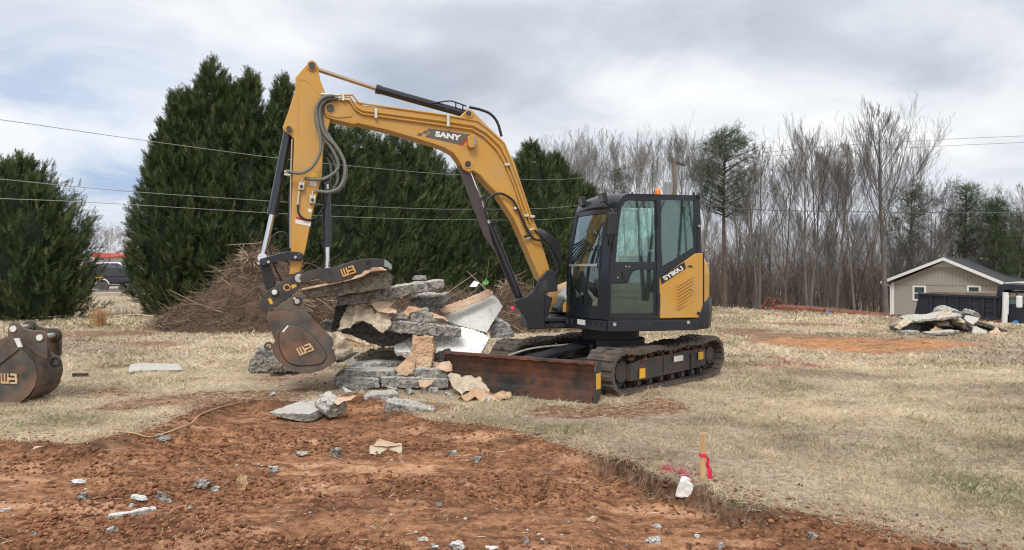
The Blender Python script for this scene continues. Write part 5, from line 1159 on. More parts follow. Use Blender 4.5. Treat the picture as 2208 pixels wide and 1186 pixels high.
mb.add(vs+vs2, [[i, i+1, i+1+n, i+n] for i in range(n-1)]+[[2*n+i, 2*n+i+n, 2*n+i+1+n, 2*n+i+1] for i in range(n-1)]+[[n-1, 2*n-1, 4*n-1, 3*n-1], [0, 2*n, 3*n, n]])
bk = mb.build('bucket', M['bucket'], ex, bev=.004)
mb = MB(); prof(mb, ear, YBk+.20, YBk+.165); prof(mb, ear, YBk-.165, YBk-.20); mb.build('bucket_ear', M['bucket'], bk, bev=.006)
mb = MB(); q = PL(*c2((160, 880))[0], YBk+.02); mb.ring(q-Ld*.02, Ld, .030, .058, .04); mb.build('lifting_eye', M['bucket'], bk)
# raised wear plate with a pale top edge
def sm2(pts, n=4):
    L = len(pts); return [(q.x, q.y) for q in spline([Vector((*p, 0)) for p in pts[-2:]+pts+pts[:2]], n)][2*n:-n-1-0][:L*n]
wear = c2((222, 815), (245, 778), (275, 756), (320, 758), (380, 790), (440, 850), (492, 925), (470, 975), (400, 990), (320, 990), (265, 965), (228, 900))
mb = MB(); prof(mb, sm2(wear), YBk+.378, YBk+.36); mb.build('wear_plate', M['bucket'], bk, bev=.006)
stick_px(sm2(c2((218, 818), (242, 775), (274, 752), (321, 754), (382, 787), (443, 848), (496, 925), (474, 979), (400, 994), (319, 994), (263, 968), (224, 901))), YBk+.361, M['decal_black'], 'weld_groove', bk)
stick_px(c2((236, 795), (268, 758), (276, 764), (246, 800)), YBk+.379, M['white'], 'scrape_mark', bk)
def lf(a, b, c, y):   # emblem frame: a origin, b +x corner, c +y corner in photo px
    A_, B_, C_ = PL(*a, y), PL(*b, y), PL(*c, y); return lambda x, yy: A_+(B_-A_)*x+(C_-A_)*yy
logo('emblem', lf(c2((342, 935))[0], c2((428, 900))[0], c2((318, 893))[0], YBk+.380), M['logo_pale'], bk)
# lip teeth
for w in (-.30, -.1, .1, .30): m2 = MB(); prof(m2, c2((560, 955), (590, 950), (640, 925), (685, 915), (640, 945), (590, 972), (556, 976)), YBk+w+.04, YBk+w-.04); m2.build('tooth', M['steel'], bk, bev=.006)
# thumb
th = c2((337, 485), (350, 462), (385, 442), (450, 430), (530, 421), (580, 406), (640, 386), (700, 374), (760, 369), (820, 372), (850, 384), (872, 405), (876, 428), (866, 434), (848, 418), (810, 420), (760, 428), (720, 440), (690, 462), (640, 485), (560, 505), (505, 512), (470, 492), (448, 486), (420, 492), (390, 506), (355, 512))
mb = MB(); prof(mb, th, YB+.22, YB+.185); prof(mb, th, YB-.02, YB-.055); thb = mb.build('thumb', M['steel'], ex, bev=.006)
mb = MB(); prof(mb, c2((520, 424), (580, 409), (640, 389), (700, 377), (760, 372), (820, 375), (850, 388), (840, 396), (760, 392), (640, 410), (540, 440)), YB+.185, YB-.02); mb.build('thumb_spine', M['steel'], thb)
m2 = MB(); m2.ring(PL(*c2((740, 402))[0], YB+.22), Ld, .038, .058, .016); m2.build('pin_collar', M['steel'], thb); m2 = MB(); pin(m2, c2((740, 402))[0], YB+.223, YB+.20, .038); m2.build('pin_hole', M['decal_black'], thb)
m2 = MB(); prof(m2, c2((832, 376), (852, 386), (874, 406), (878, 430), (866, 436), (848, 420), (832, 420)), YB+.226, YB-.06); m2.build('thumb_tip', mat('polished_worn_steel', (.30, .33, .33), .4, metal=.6, var=.2), thb, bev=.006)
m2 = MB(); pin(m2, (705.8, 584), YB+.215, YB-.06, .035); m2.build('pin', M['pin'], thb)
m2 = MB(); pin(m2, c2((522, 458))[0], YB+.226, YB+.2, .014); m2.build('bolt_hole', M['decal_black'], thb)
a = (720+310/15.77, 550+750/15.77); b = (720+770/15.77, 550+590/15.77); c = (720+215/15.77, 550+490/15.77)
logo('emblem', lf(a, b, c, YB+.222), M['logo'], thb)
# ------------------------------------------------ broken slabs, stones and torn sheets
def UPL(u, v, p0, n):
    d = Vector(((u-U0)/F, 1, (V0-v)/F)); return CAM+d*((p0-CAM).dot(n)/d.dot(n))
TEX = {}
def clouds(size):
    if size not in TEX: t = bpy.data.textures.new('lumps', 'CLOUDS'); t.noise_scale = size; t.noise_depth = 3; TEX[size] = t
    return TEX[size]
def local_prism(name, label, cat, mt, O, e1, e2, e3, vs, fs, voxel, disp, group=None, tex=.12):
    me = bpy.data.meshes.new(name); bm = bmesh.new(); bv = [bm.verts.new(p) for p in vs]
    for f in fs: bm.faces.new([bv[i] for i in f])
    bmesh.ops.recalc_face_normals(bm, faces=bm.faces); bmesh.ops.triangulate(bm, faces=bm.faces); bm.to_mesh(me); bm.free(); me.materials.append(mt)
    o = bpy.data.objects.new(name, me); COL.objects.link(o); o.matrix_world = Matrix.Translation(O) @ Matrix((e1, e2, e3)).transposed().to_4x4()
    m = o.modifiers.new('grain', 'REMESH'); m.mode = 'VOXEL'; m.voxel_size = voxel*.8
    d = o.modifiers.new('rough', 'DISPLACE'); d.texture = clouds(tex); d.strength = disp*1.25; d.mid_level = .5; d.texture_coords = 'GLOBAL'
    d = o.modifiers.new('rough_fine', 'DISPLACE'); d.texture = clouds(tex*.3); d.strength = disp*.95; d.mid_level = .5; d.texture_coords = 'GLOBAL'
    return tag(o, label, cat, group)
def slab(label, Lp, Rp, front, D, rise=0, mt='conc', voxel=.018, disp=.03, name='concrete_slab', cat='concrete slab', group=None, seed=0):
    a = P(*Lp); b = P(*Rp); e1 = (b-a).normalized(); e2 = (UP.cross(e1).normalized()+UP*rise); e2 = (e2-e1*e2.dot(e1)).normalized(); e3 = e1.cross(e2)
    loc = []
    for u, v in front: q = UPL(u, v, a, e2)-a; loc.append((q.dot(e1), q.dot(e3)))
    g = random.Random(seed+len(label)); DL, DR = D if isinstance(D, tuple) else (D, D); xs = [x for x, z in loc]; x0, x1 = min(xs), max(xs)
    n = len(loc); vs = [(x, 0, z) for x, z in loc]
    for x, z in loc: t = (x-x0)/(x1-x0); vs.append((x0+(x-x0)*.94+.03*(x1-x0), DL+(DR-DL)*t+.10*D_(D)*math.sin(t*7+seed), z))
    fs = [list(range(n)), list(range(2*n-1, n-1, -1))]+[[i, i+n, (i+1) % n+n, (i+1) % n] for i in range(n)]
    return local_prism(name, label, cat, M[mt], a, e1, e2, e3, vs, fs, voxel, disp, group)
def D_(D): return sum(D)/2 if isinstance(D, tuple) else D
def plate(label, pts, three, thick, mt='conc', voxel=.018, disp=.02, name='concrete_slab', cat='concrete slab', group=None, flip=False):
    A, B_, C_ = (P(*q) for q in three); n = (B_-A).cross(C_-A).normalized()
    if n.dot(CAM-A) < 0: n = -n
    W = [UPL(u, v, A, n) for u, v in pts]; e1 = (B_-A).normalized(); e3 = n; e2 = e3.cross(e1); O = sum(W, Vector())/len(W)
    m = len(W); vs = [((p-O).dot(e1), (p-O).dot(e2), 0) for p in W]+[((p-O).dot(e1)*.97, (p-O).dot(e2)*.97, -thick) for p in W]
    fs = [list(range(m)), list(range(2*m-1, m-1, -1))]+[[i, i+m, (i+1) % m+m, (i+1) % m] for i in range(m)]
    return local_prism(name, label, cat, M[mt], O, e1, e2, e3, vs, fs, voxel, disp, group)
def sheet(label, pts, three, mt, amp=.06, name='paper_sheet', cat='paper sheet', seed=1, step=.05, sag=0):
    A, B_, C_ = (P(*q) for q in three); n = (B_-A).cross(C_-A).normalized()
    if n.dot(CAM-A) < 0: n = -n
    W = [UPL(u, v, A, n) for u, v in pts]; e1 = (B_-A).normalized(); e2 = n.cross(e1); O = sum(W, Vector())/len(W); g = random.Random(seed); step *= .5
    L = [Vector(((p-O).dot(e1), (p-O).dot(e2))) for p in W]; bd = []
    for a, b in zip(L, L[1:]+L[:1]):
        k = max(1, int((b-a).length/step)); nn = Vector((-(b-a).y, (b-a).x)).normalized() if (b-a).length > 0 else Vector((0, 0))
        for i in range(k): bd.append(a.lerp(b, i/k)+nn*g.uniform(-.2, .2)*step*(1 if i else 0))
    xs = [p.x for p in L]; ys = [p.y for p in L]; inner = []; cnt = int((max(xs)-min(xs))*(max(ys)-min(ys))/step**2*1.3)
    for _ in range(cnt):
        p = Vector((g.uniform(min(xs), max(xs)), g.uniform(min(ys), max(ys)))); ins = False
        for a, b in zip(bd, bd[1:]+bd[:1]):
            if (a.y > p.y) != (b.y > p.y) and p.x < (b.x-a.x)*(p.y-a.y)/(b.y-a.y)+a.x: ins = not ins
        if ins: inner.append(p)
    nb = len(bd); co, _, fs, *_r = geometry.delaunay_2d_cdt(bd+inner, [(i, (i+1) % nb) for i in range(nb)], [], 2, 1e-5)
    vs = []
    for p in co:
        w_ = Vector((p.x+.08*mnoise.noise(Vector((p.x*6, p.y*6, seed))), p.y, 0)); f = 1.7*abs(mnoise.noise(Vector((w_.x*4+seed*3.1, w_.y*4, seed))))+.8*abs(mnoise.noise(Vector((w_.x*10, w_.y*10+seed, 3))))+.35*abs(mnoise.noise(Vector((w_.x*24, w_.y*24, 3))))
        vs.append(O+e1*p.x+e2*p.y+n*(amp*(f-.5)))
    mb = MB(); mb.add(vs, [list(f) for f in fs], 0, True); o = mb.build(name, M[mt]); o.data.set_sharp_from_angle(angle=R(28)); s = o.modifiers.new('thickness', 'SOLIDIFY'); s.thickness = .003
    return tag(o, label, cat)
HEAP = None
q_ = lambda *a: c2(*a)
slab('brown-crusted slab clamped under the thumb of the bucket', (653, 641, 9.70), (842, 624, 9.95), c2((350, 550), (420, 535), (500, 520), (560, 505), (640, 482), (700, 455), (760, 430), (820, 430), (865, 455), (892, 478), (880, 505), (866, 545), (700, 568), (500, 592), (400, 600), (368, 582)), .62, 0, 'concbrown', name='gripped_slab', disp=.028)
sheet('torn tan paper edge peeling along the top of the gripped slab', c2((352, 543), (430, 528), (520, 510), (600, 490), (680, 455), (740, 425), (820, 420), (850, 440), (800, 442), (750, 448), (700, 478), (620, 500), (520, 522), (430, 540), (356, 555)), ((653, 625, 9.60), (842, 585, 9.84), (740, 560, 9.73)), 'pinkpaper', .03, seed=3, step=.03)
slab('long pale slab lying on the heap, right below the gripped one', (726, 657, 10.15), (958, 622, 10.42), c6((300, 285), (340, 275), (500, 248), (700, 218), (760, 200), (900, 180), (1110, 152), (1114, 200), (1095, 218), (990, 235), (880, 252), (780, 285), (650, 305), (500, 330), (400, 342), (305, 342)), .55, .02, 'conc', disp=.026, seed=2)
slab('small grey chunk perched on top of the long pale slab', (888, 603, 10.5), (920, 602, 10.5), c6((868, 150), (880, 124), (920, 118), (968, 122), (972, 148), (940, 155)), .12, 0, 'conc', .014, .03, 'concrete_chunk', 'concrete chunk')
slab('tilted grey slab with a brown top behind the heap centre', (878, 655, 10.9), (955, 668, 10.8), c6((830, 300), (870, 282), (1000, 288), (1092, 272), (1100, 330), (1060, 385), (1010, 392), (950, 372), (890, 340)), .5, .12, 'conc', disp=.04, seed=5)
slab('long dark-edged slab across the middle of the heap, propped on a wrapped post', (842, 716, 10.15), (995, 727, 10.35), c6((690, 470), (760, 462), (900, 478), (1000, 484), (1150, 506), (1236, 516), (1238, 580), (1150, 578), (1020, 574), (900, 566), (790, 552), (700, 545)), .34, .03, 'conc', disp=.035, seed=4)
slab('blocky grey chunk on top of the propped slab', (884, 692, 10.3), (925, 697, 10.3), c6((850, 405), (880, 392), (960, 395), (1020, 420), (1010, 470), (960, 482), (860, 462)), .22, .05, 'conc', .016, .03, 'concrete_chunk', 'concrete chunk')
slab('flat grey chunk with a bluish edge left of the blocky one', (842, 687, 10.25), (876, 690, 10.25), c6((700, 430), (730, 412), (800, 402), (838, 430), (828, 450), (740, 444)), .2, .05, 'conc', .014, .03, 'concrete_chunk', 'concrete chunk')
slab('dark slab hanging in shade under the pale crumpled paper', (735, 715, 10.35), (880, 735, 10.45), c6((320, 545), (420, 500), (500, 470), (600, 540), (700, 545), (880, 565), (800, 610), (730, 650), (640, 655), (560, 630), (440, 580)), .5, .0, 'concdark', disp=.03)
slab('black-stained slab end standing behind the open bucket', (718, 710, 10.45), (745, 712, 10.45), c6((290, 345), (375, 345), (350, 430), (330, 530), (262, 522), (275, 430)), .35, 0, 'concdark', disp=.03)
slab('knobbly grey stone between the bucket and the black slab end', (692, 715, 10.6), (718, 715, 10.6), c6((172, 480), (200, 458), (260, 462), (278, 500), (270, 545), (215, 540)), .25, 0, 'conc', .016, .04, 'concrete_chunk', 'concrete chunk')
plate('large pale slab standing tilted on edge at the right of the heap', c6((1110, 425), (1180, 385), (1330, 320), (1475, 262), (1512, 290), (1552, 350), (1498, 440), (1470, 480), (1430, 552), (1340, 525), (1230, 500), (1150, 470)), ((960, 690, 11.0), (1065, 635, 11.6), (1050, 715, 11.1)), .09, 'concwhite', disp=.012)
sheet('peach paper strip folded over the top edge of the tilted pale slab', c6((1072, 388), (1100, 345), (1135, 338), (1250, 300), (1350, 262), (1430, 224), (1474, 238), (1476, 262), (1380, 310), (1250, 362), (1160, 402), (1110, 404)), ((950, 670, 10.85), (1060, 630, 11.4), (1060, 640, 11.35)), 'pinkpaper', .05, seed=5, step=.04)
slab('white-faced broken block right of the tilted slab, near the far track', (1056, 727, 11.4), (1106, 727, 11.4), c6((1452, 500), (1480, 450), (1540, 462), (1600, 505), (1636, 578), (1560, 590), (1458, 590)), .28, .1, 'concwhite', .018, .03, 'concrete_chunk', 'concrete chunk')
plate('wide white-skinned slab lying low behind the wrapped post', c6((728, 640), (800, 590), (850, 566), (1030, 572), (1240, 500), (1340, 520), (1452, 585), (1400, 680), (1370, 716), (1150, 712), (1000, 700), (860, 700), (740, 690)), ((850, 755, 10.35), (1035, 760, 10.40), (1000, 705, 10.80)), .10, 'whitewrap', disp=.05)
plate('post of crumpled brown paper round a concrete stub under the propped slab', c6((868, 572), (1020, 572), (1024, 640), (1034, 680), (1018, 760), (1000, 818), (880, 818), (872, 740), (858, 670), (874, 630)), ((890, 795, 10.1), (930, 795, 10.1), (900, 725, 10.15)), .2, 'kraft', disp=.05, name='wrapped_post', cat='wrapped post')
sheet('brown paper flap spreading from the foot of the wrapped post', c6((728, 832), (790, 780), (860, 690), (890, 760), (884, 840), (820, 878), (780, 860)), ((850, 805, 9.95), (895, 800, 10.0), (885, 760, 10.1)), 'kraft', .06, seed=8, step=.04)
sheet('large pale crumpled paper sheet draped over the left of the heap', c6((375, 342), (470, 350), (560, 332), (620, 370), (690, 410), (716, 500), (690, 530), (620, 552), (560, 500), (500, 462), (400, 510), (312, 545), (318, 500), (345, 430)), ((735, 715, 10.0), (845, 710, 10.05), (790, 660, 10.25)), 'kraftpale', .11, seed=9, step=.05)
sheet('pinkish crumpled paper tucked under the long pale slab', c6((460, 340), (640, 318), (740, 310), (700, 350), (750, 378), (750, 400), (690, 410), (600, 380), (540, 350)), ((775, 665, 10.15), (850, 660, 10.2), (830, 650, 10.3)), 'pinkpaper', .05, seed=10, step=.04)
sheet('grey-tan paper rag hanging from the bucket lip', c6((258, 552), (340, 558), (352, 600), (420, 670), (442, 695), (360, 745), (300, 782), (284, 720), (258, 660)), ((715, 780, 9.55), (765, 760, 9.75), (735, 720, 9.62)), 'kraftpale', .05, seed=11, step=.04)
sheet('torn tan strip curling off the bucket rag to the right', c6((350, 575), (430, 605), (520, 640), (562, 630), (555, 655), (500, 662), (400, 640), (352, 610)), ((740, 735, 9.8), (800, 750, 10.0), (790, 738, 9.95)), 'kraft', .03, seed=12, step=.03)
sheet('small orange-brown paper scrap standing on the propped slab', c6((795, 400), (840, 350), (900, 355), (952, 378), (900, 390), (850, 400), (840, 430)), ((868, 680, 10.25), (912, 672, 10.3), (880, 660, 10.3)), 'kraft', .03, seed=13, step=.03)
sheet('pinkish paper corner right of the blocky chunk', c6((1000, 400), (1060, 410), (1140, 455), (1140, 466), (1040, 450), (1010, 430)), ((927, 690, 10.3), (966, 693, 10.4), (940, 676, 10.5)), 'pinkpaper', .03, seed=14, step=.03)
slab('thin slab on top of the low stack at the foot of the heap', (725, 812, 9.95), (852, 812, 10.0), c6((300, 850), (345, 828), (500, 838), (740, 838), (745, 882), (620, 886), (400, 888), (290, 882)), .55, 0, 'conc', disp=.02)
slab('lower left slab of the stack at the foot of the heap', (722, 838, 9.85), (820, 838, 9.9), c6((275, 880), (340, 888), (500, 890), (618, 898), (626, 962), (500, 975), (340, 972), (275, 930)), .5, 0, 'conc', disp=.025)
slab('lower right slab of the stack at the foot of the heap', (822, 836, 9.9), (968, 837, 9.9), c6((622, 890), (740, 882), (880, 888), (1140, 902), (1142, 966), (900, 968), (634, 962)), .5, 0, 'conc', disp=.025)
slab('upper right slab of the low stack, leaning to the wrapped post', (892, 815, 9.95), (966, 817, 9.95), c6((884, 822), (960, 820), (1100, 838), (1128, 858), (1138, 900), (1000, 900), (880, 892)), .4, 0, 'conc', disp=.025)
slab('white-topped slab glimpsed between the stack and the dark slab', (750, 796, 10.3), (885, 790, 10.6), c6((400, 800), (600, 770), (860, 775), (868, 800), (740, 830), (420, 822)), .5, .05, 'concwhite', disp=.03)
slab('soil-covered chunk in the dark hollow of the heap', (770, 780, 10.6), (880, 772, 10.8), c6((430, 780), (560, 720), (700, 690), (850, 710), (860, 770), (700, 780), (520, 800)), .5, .05, 'concbrown', disp=.06)
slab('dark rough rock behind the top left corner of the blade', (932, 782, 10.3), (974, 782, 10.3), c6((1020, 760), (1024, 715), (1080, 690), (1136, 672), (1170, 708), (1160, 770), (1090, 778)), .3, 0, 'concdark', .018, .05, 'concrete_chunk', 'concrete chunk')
sheet('pale kraft paper bunched at the left end of the blade', c6((1028, 800), (1060, 775), (1150, 760), (1170, 800), (1168, 845), (1125, 856), (1060, 820)), ((935, 805, 9.9), (974, 803, 9.95), (960, 780, 10.0)), 'pinkpaper', .05, seed=15, step=.035)
sheet('grey-tan paper leaning on the left part of the blade', c6((1132, 878), (1200, 870), (1370, 882), (1420, 930), (1450, 968), (1445, 1002), (1340, 995), (1240, 1010), (1180, 965), (1150, 920)), ((975, 845, 9.45), (1052, 845, 9.4), (1010, 815, 9.65)), 'kraftpale', .09, seed=16, step=.05)
sheet('orange-tan paper spread on the grass before the blade', c6((1205, 1042), (1290, 990), (1370, 998), (1450, 1004), (1560, 1002), (1616, 1000), (1622, 1020), (1540, 1048), (1430, 1072), (1360, 1060), (1270, 1068)), ((985, 865, 9.05), (1100, 856, 9.1), (1040, 842, 9.5)), 'kraft', .07, seed=17, step=.05)
sheet('small pale paper scrap stuck on the low stack', c6((915, 908), (980, 905), (1035, 905), (1010, 940), (960, 966), (925, 955)), ((902, 835, 9.86), (936, 833, 9.87), (920, 815, 9.9)), 'pinkpaper', .02, seed=18, step=.03)
slab('pointed grey rock standing left of the bucket', (537, 804, 11.45), (577, 805, 11.45), c2((42, 1030), (55, 960), (100, 885), (125, 900), (152, 960), (158, 1030)), .35, .1, 'conc', .02, .06, 'concrete_chunk', 'concrete chunk')
slab('low grey rock right of the pointed one, under the bucket', (577, 805, 11.4), (640, 806, 11.2), c2((150, 950), (190, 945), (260, 990), (310, 1030), (160, 1038)), .35, .1, 'conc', .02, .05, 'concrete_chunk', 'concrete chunk')
slab('brown clod-crusted stone in front of the two rocks by the bucket', (573, 806, 11.1), (606, 806, 11.1), c2((148, 1005), (180, 995), (215, 1005), (232, 1030), (155, 1036)), .2, .05, 'concbrown', .02, .05, 'concrete_chunk', 'concrete chunk')
d1 = crop(0, 820, 2.984); d2 = crop(700, 820, 2.984); d3 = crop(1340, 820, 2.544)
slab('lone flat slab lying on dry grass at the left', (275, 811, 11.25), (395, 805, 11.6), [(275, 802), (300, 799), (395, 796), (396, 805), (340, 808), (276, 811)], (1.0, .75), 0, 'conc', disp=.012)
slab('pale square-topped slab at the edge of the clay', (580, 893, 8.30), (673, 909, 8.18), d1((1722, 205), (1860, 210), (2000, 213), (2012, 266), (1950, 268), (1880, 258), (1800, 240), (1730, 216)), (.72, .80), .02, 'conc', disp=.014, seed=3)
slab('broken slab piece tipped against the square-topped slab', (700, 902, 8.25), (745, 880, 8.4), d1((2088, 205), (2140, 150), (2190, 120), (2236, 150), (2240, 190), (2190, 225), (2130, 245), (2100, 230)), .3, .25, 'conc', disp=.03)
sheet('peach paper scrap on the tipped slab piece', d1((2150, 140), (2180, 115), (2240, 100), (2290, 105), (2260, 125), (2210, 135), (2170, 160)), ((722, 870, 8.25), (765, 858, 8.4), (745, 853, 8.45)), 'pinkpaper', .03, seed=20, step=.03)
slab('grey slab fragment at the top edge of the clay, farther of two', (785, 868, 9.15), (858, 862, 9.25), d2((250, 120), (300, 98), (400, 90), (472, 82), (480, 120), (400, 135), (340, 148), (280, 140)), .3, .02, 'conc', disp=.03)
slab('chunky slab fragment with a rough side on the clay edge, nearer of two', (829, 893, 8.45), (936, 898, 8.4), d2((380, 160), (400, 143), (520, 160), (640, 180), (702, 192), (708, 225), (640, 232), (560, 243), (470, 236), (388, 208)), (.30, .22), .03, 'conc', disp=.035, seed=6)
# ------------------------------------------------ single stones on the clay
def rock(label, u, v, w, h, mt='conc', seed=0, asp=.8, name='stone', cat='stone', tiltz=0.0, zo=0.0):
    """u, v: foot centre in the survey picture; w, h its size there"""
    p = GR(u, v); z = p.z; s = p.y/F; rx = w*s/2; rz = h*s/2; g = random.Random(seed+int(u)); bm = bmesh.new(); bmesh.ops.create_icosphere(bm, subdivisions=4, radius=1)
    pl_ = [(Vector((g.gauss(0, 1), g.gauss(0, 1), g.gauss(0, 1))).normalized(), g.uniform(.45, .8)) for _ in range(8)]
    for vv in bm.verts:
        c = vv.co
        for n, d in pl_:
            k = c.dot(n)
            if k > d: c = c-n*(k-d)
        q_n = Vector((u, v, 0)); c = c*(1+.30*mnoise.noise(c*1.7+q_n)+.16*mnoise.noise(c*4+q_n)+.10*mnoise.noise(c*9)+.06*mnoise.noise(c*20)); vv.co = Vector((c.x*rx*1.15, c.y*rx*asp, c.z*rz*1.15+rz*.75))
    bmesh.ops.rotate(bm, verts=bm.verts, cent=(0, 0, 0), matrix=Matrix.Rotation(g.uniform(-.6, .6), 3, 'Z')); me = bpy.data.meshes.new(name); bm.to_mesh(me); bm.free(); me.materials.append(M[mt])
    o = bpy.data.objects.new(name, me); COL.objects.link(o); o.location = (p.x, p.y, z-.005+zo); return tag(o, label, cat)
D = lambda x, y, f: f((x, y))[0]
for L, x, y, w, h, m_, f in [
 ('brown two-toned fieldstone standing on the clay, the only brown one', 1550, 705, 95, 115, 'stone', d1), ('grey stone right of the pale chip pair, left of the brown fieldstone', 1295, 692, 95, 58, 'conc', d1), ('flat pale chip touching the left side of the brown fieldstone area', 1385, 718, 70, 36, 'concwhite', d1),
 ('pointed dark grey stone above the long concrete splinter', 1035, 775, 75, 75, 'conc', d1), ('small pale chip leaning on the pointed dark grey stone', 1085, 790, 50, 38, 'concwhite', d1), ('rounded grey stone alone at the left', 525, 775, 85, 58, 'conc', d1),
 ('white crumbling chip above the rounded grey stone', 505, 665, 85, 32, 'concwhite', d1), ('thin white shard left of the pointed stone', 890, 770, 120, 32, 'concwhite', d1), ('little chip below the thin white shard', 842, 820, 42, 26, 'concwhite', d1),
 ('angular chip below the long concrete splinter', 712, 978, 75, 36, 'conc', d1), ('small grey chip at the lower left', 220, 1003, 40, 30, 'conc', d1), ('small pale chip right of the long splinter', 1218, 822, 42, 30, 'concwhite', d1),
 ('crumbly grey chip near the dark clay mound', 1762, 588, 68, 55, 'conc', d1), ('tiny chip pair mark left of the white-topped chip', 1945, 486, 80, 30, 'conc', d1), ('white-topped rough stone left of the folded paper', 2150, 495, 95, 66, 'conc', d1),
 ('bluish block lying behind the pale root', 1035, 388, 105, 55, 'conc', d1), ('tiny flat leaf-like chip at the far left edge', 235, 442, 55, 26, 'pinkpaper', d1), ('flat white chip at the left picture edge', 28, 842, 80, 26, 'concwhite', d1),
 ('grey rubble chip right of the folded paper', 822, 480, 65, 35, 'conc', d2), ('brown pebble beside the grey rubble chip', 855, 508, 36, 30, 'stone', d2), ('dark grey stone left of the small orange bare patch', 985, 522, 55, 34, 'conc', d2), ('small dark chip in the middle of the clay', 735, 808, 48, 30, 'conc', d2),
 ('tan stone casting a shadow at the right of the clay', 1722, 912, 82, 46, 'stone', d2), ('white flat chip at the lower right of the clay', 2140, 950, 50, 28, 'concwhite', d2), ('cluster-topping white stone at the lower right', 2130, 1048, 110, 46, 'concwhite', d2), ('grey stone at the bottom edge, centre right', 1292, 1045, 50, 42, 'conc', d2),
 ('flat white shard at the bottom, centre left', 642, 1030, 75, 26, 'concwhite', d2), ('large crumbling chip cut by the bottom edge', 850, 1085, 95, 58, 'concwhite', d2), ('wide pale chip lying along the bottom edge', 1065, 1092, 110, 26, 'concwhite', d2), ('thumb-sized white chip by the bottom edge', 712, 1090, 45, 26, 'concwhite', d2),
 ('white chip mid clay, under the cut turf', 190, 808, 40, 24, 'concwhite', d3), ('dark-sided chip on clay beneath the turf, far right', 1045, 862, 52, 34, 'conc', d3), ('pointed white stone at the bottom edge below the stake', 545, 925, 42, 36, 'concwhite', d3), ('little white chip right of the stone cluster', 410, 862, 36, 22, 'concwhite', d3)]:
    a, b = D(x, y, f); s = 2.984 if f is not d3 else 2.544; rock(L, a, b, w/s, h/s, m_)
yk = GR(*D(345, 640, d3)).y; slab('pale cream block at the foot of the stake, in the turf cut', D(296, 638, d3)+(yk,), D(380, 648, d3)+(yk-.03,), d3((296, 640), (302, 600), (322, 556), (350, 552), (396, 584), (392, 604), (374, 646)), .11, .1, 'whitewrap', .007, .008, 'block', 'block')
slab('long pale concrete splinter lying on the clay', D(690, 900, d1)+(G(*D(690, 900, d1), -.07).y,), D(1000, 850, d1)+(G(*D(1000, 850, d1), -.07).y,), d1((685, 890), (700, 872), (850, 845), (940, 830), (1005, 822), (1010, 842), (930, 862), (860, 878), (780, 888), (695, 902)), .06, 0, 'concwhite', .010, .015, 'concrete_splinter', 'concrete splinter')
A_ = [(288, 425), (300, 422), (495, 408), (500, 440), (495, 480), (400, 474), (292, 478)]; yy = G(*D(390, 478, d2), -.07).y
sheet('white side of a folded paper piece on the clay', d2(*A_), (D(292, 478, d2)+(yy,), D(495, 480, d2)+(yy,), D(400, 415, d2)+(yy+.08,)), 'kraftpale', .02, seed=30, step=.03)
sheet('red-brown flap folded back behind the white paper piece', d2((310, 422), (350, 372), (420, 392), (490, 412), (400, 424)), (D(310, 422, d2)+(yy+.06,), D(490, 412, d2)+(yy+.06,), D(380, 385, d2)+(yy+.2,)), 'kraft', .02, seed=31, step=.03)
# long pale root and twigs
def ground_tube(name, label, cat, pts, r, mt, lift=.012):
    w = []
    for u, v in pts: p = GR(u, v); w.append(p+UP*lift)
    mb = MB(); w = spline(w, 5); n = len(w); mb.tube(w, [r*(.5+.5*math.sin(math.pi*(i+2)/(n+3))) for i in range(n)], 7); return tag(mb.build(name, mt), label, cat)
ROOT = mat('peeled_root', (.52, .38, .22), .8, var=.25, vs=10); TW_ = mat('grey_twig', (.26, .19, .13), .9, var=.3, vs=8)
ground_tube('root', 'long pale root snaking from the clay edge towards the slabs', 'root', d1((560, 420), (620, 360), (740, 342), (860, 352), (960, 378), (1060, 352), (1130, 325), (1230, 285), (1290, 230), (1400, 190), (1540, 150), (1660, 110)), .0075, ROOT, .014)
for i, (L, pts) in enumerate([('thin forked twig standing from the clay at centre', d2((465, 900), (530, 880), (545, 840), (630, 760))), ('straw-coloured twig right of the brown fieldstone', d1((1570, 940), (1578, 900), (1560, 880))), ('fine twig left of the orange bare patch', d2((830, 695), (900, 660), (985, 620))), ('short twig at the lower left of the forked one', d2((300, 930), (340, 955), (380, 985))), ('bent twig at the left edge', d1((0, 1030), (40, 1050), (75, 1048))), ('thin twig running to the white-topped stone', d1((1990, 470), (2080, 490), (2190, 525)))]):
    ground_tube('twig', L, 'twig', pts, .0035, TW_, .02)
# folded brown sheet seen from the side of the tall stake
sp = G(1515, 1034, 0); st = root('survey_stake', (sp.x, sp.y, 0), 'pale wooden stake with pink ribbon at the edge of the cut turf', 'stake')
mb = MB(); hh = H-(934-V0)/F*sp.y; mb.prism([sp+Vector((-.021, -.012, -.08)), sp+Vector((.021, -.018, -.08)), sp+Vector((.018, -.018, hh)), sp+Vector((-.026, -.012, hh))], (.004, .020, 0)); mb.build('post', M['wood'], st, bev=.002)
zb_ = H-(D(460, 400, d3)[1]-V0)/F*sp.y; mb = MB(); mb.box(sp+Vector((0, -.005, zb_-.012)), (.052, .034, .026)); mb.build('knot', M['ribbon'], st, bev=.004)
mb = MB(); N_ = 10; vs = []
for i in range(N_+1):
    t = i/N_; cx_ = .020+.022*t; zz = zb_-.02-t*(zb_-.03); 
    for j in range(4): vs.append(sp+Vector((cx_-.006+.030*j/3*(.6+.9*t)+.006*math.sin(i*1.3), -.024-.010*math.sin(j*2+i*.8), zz)))
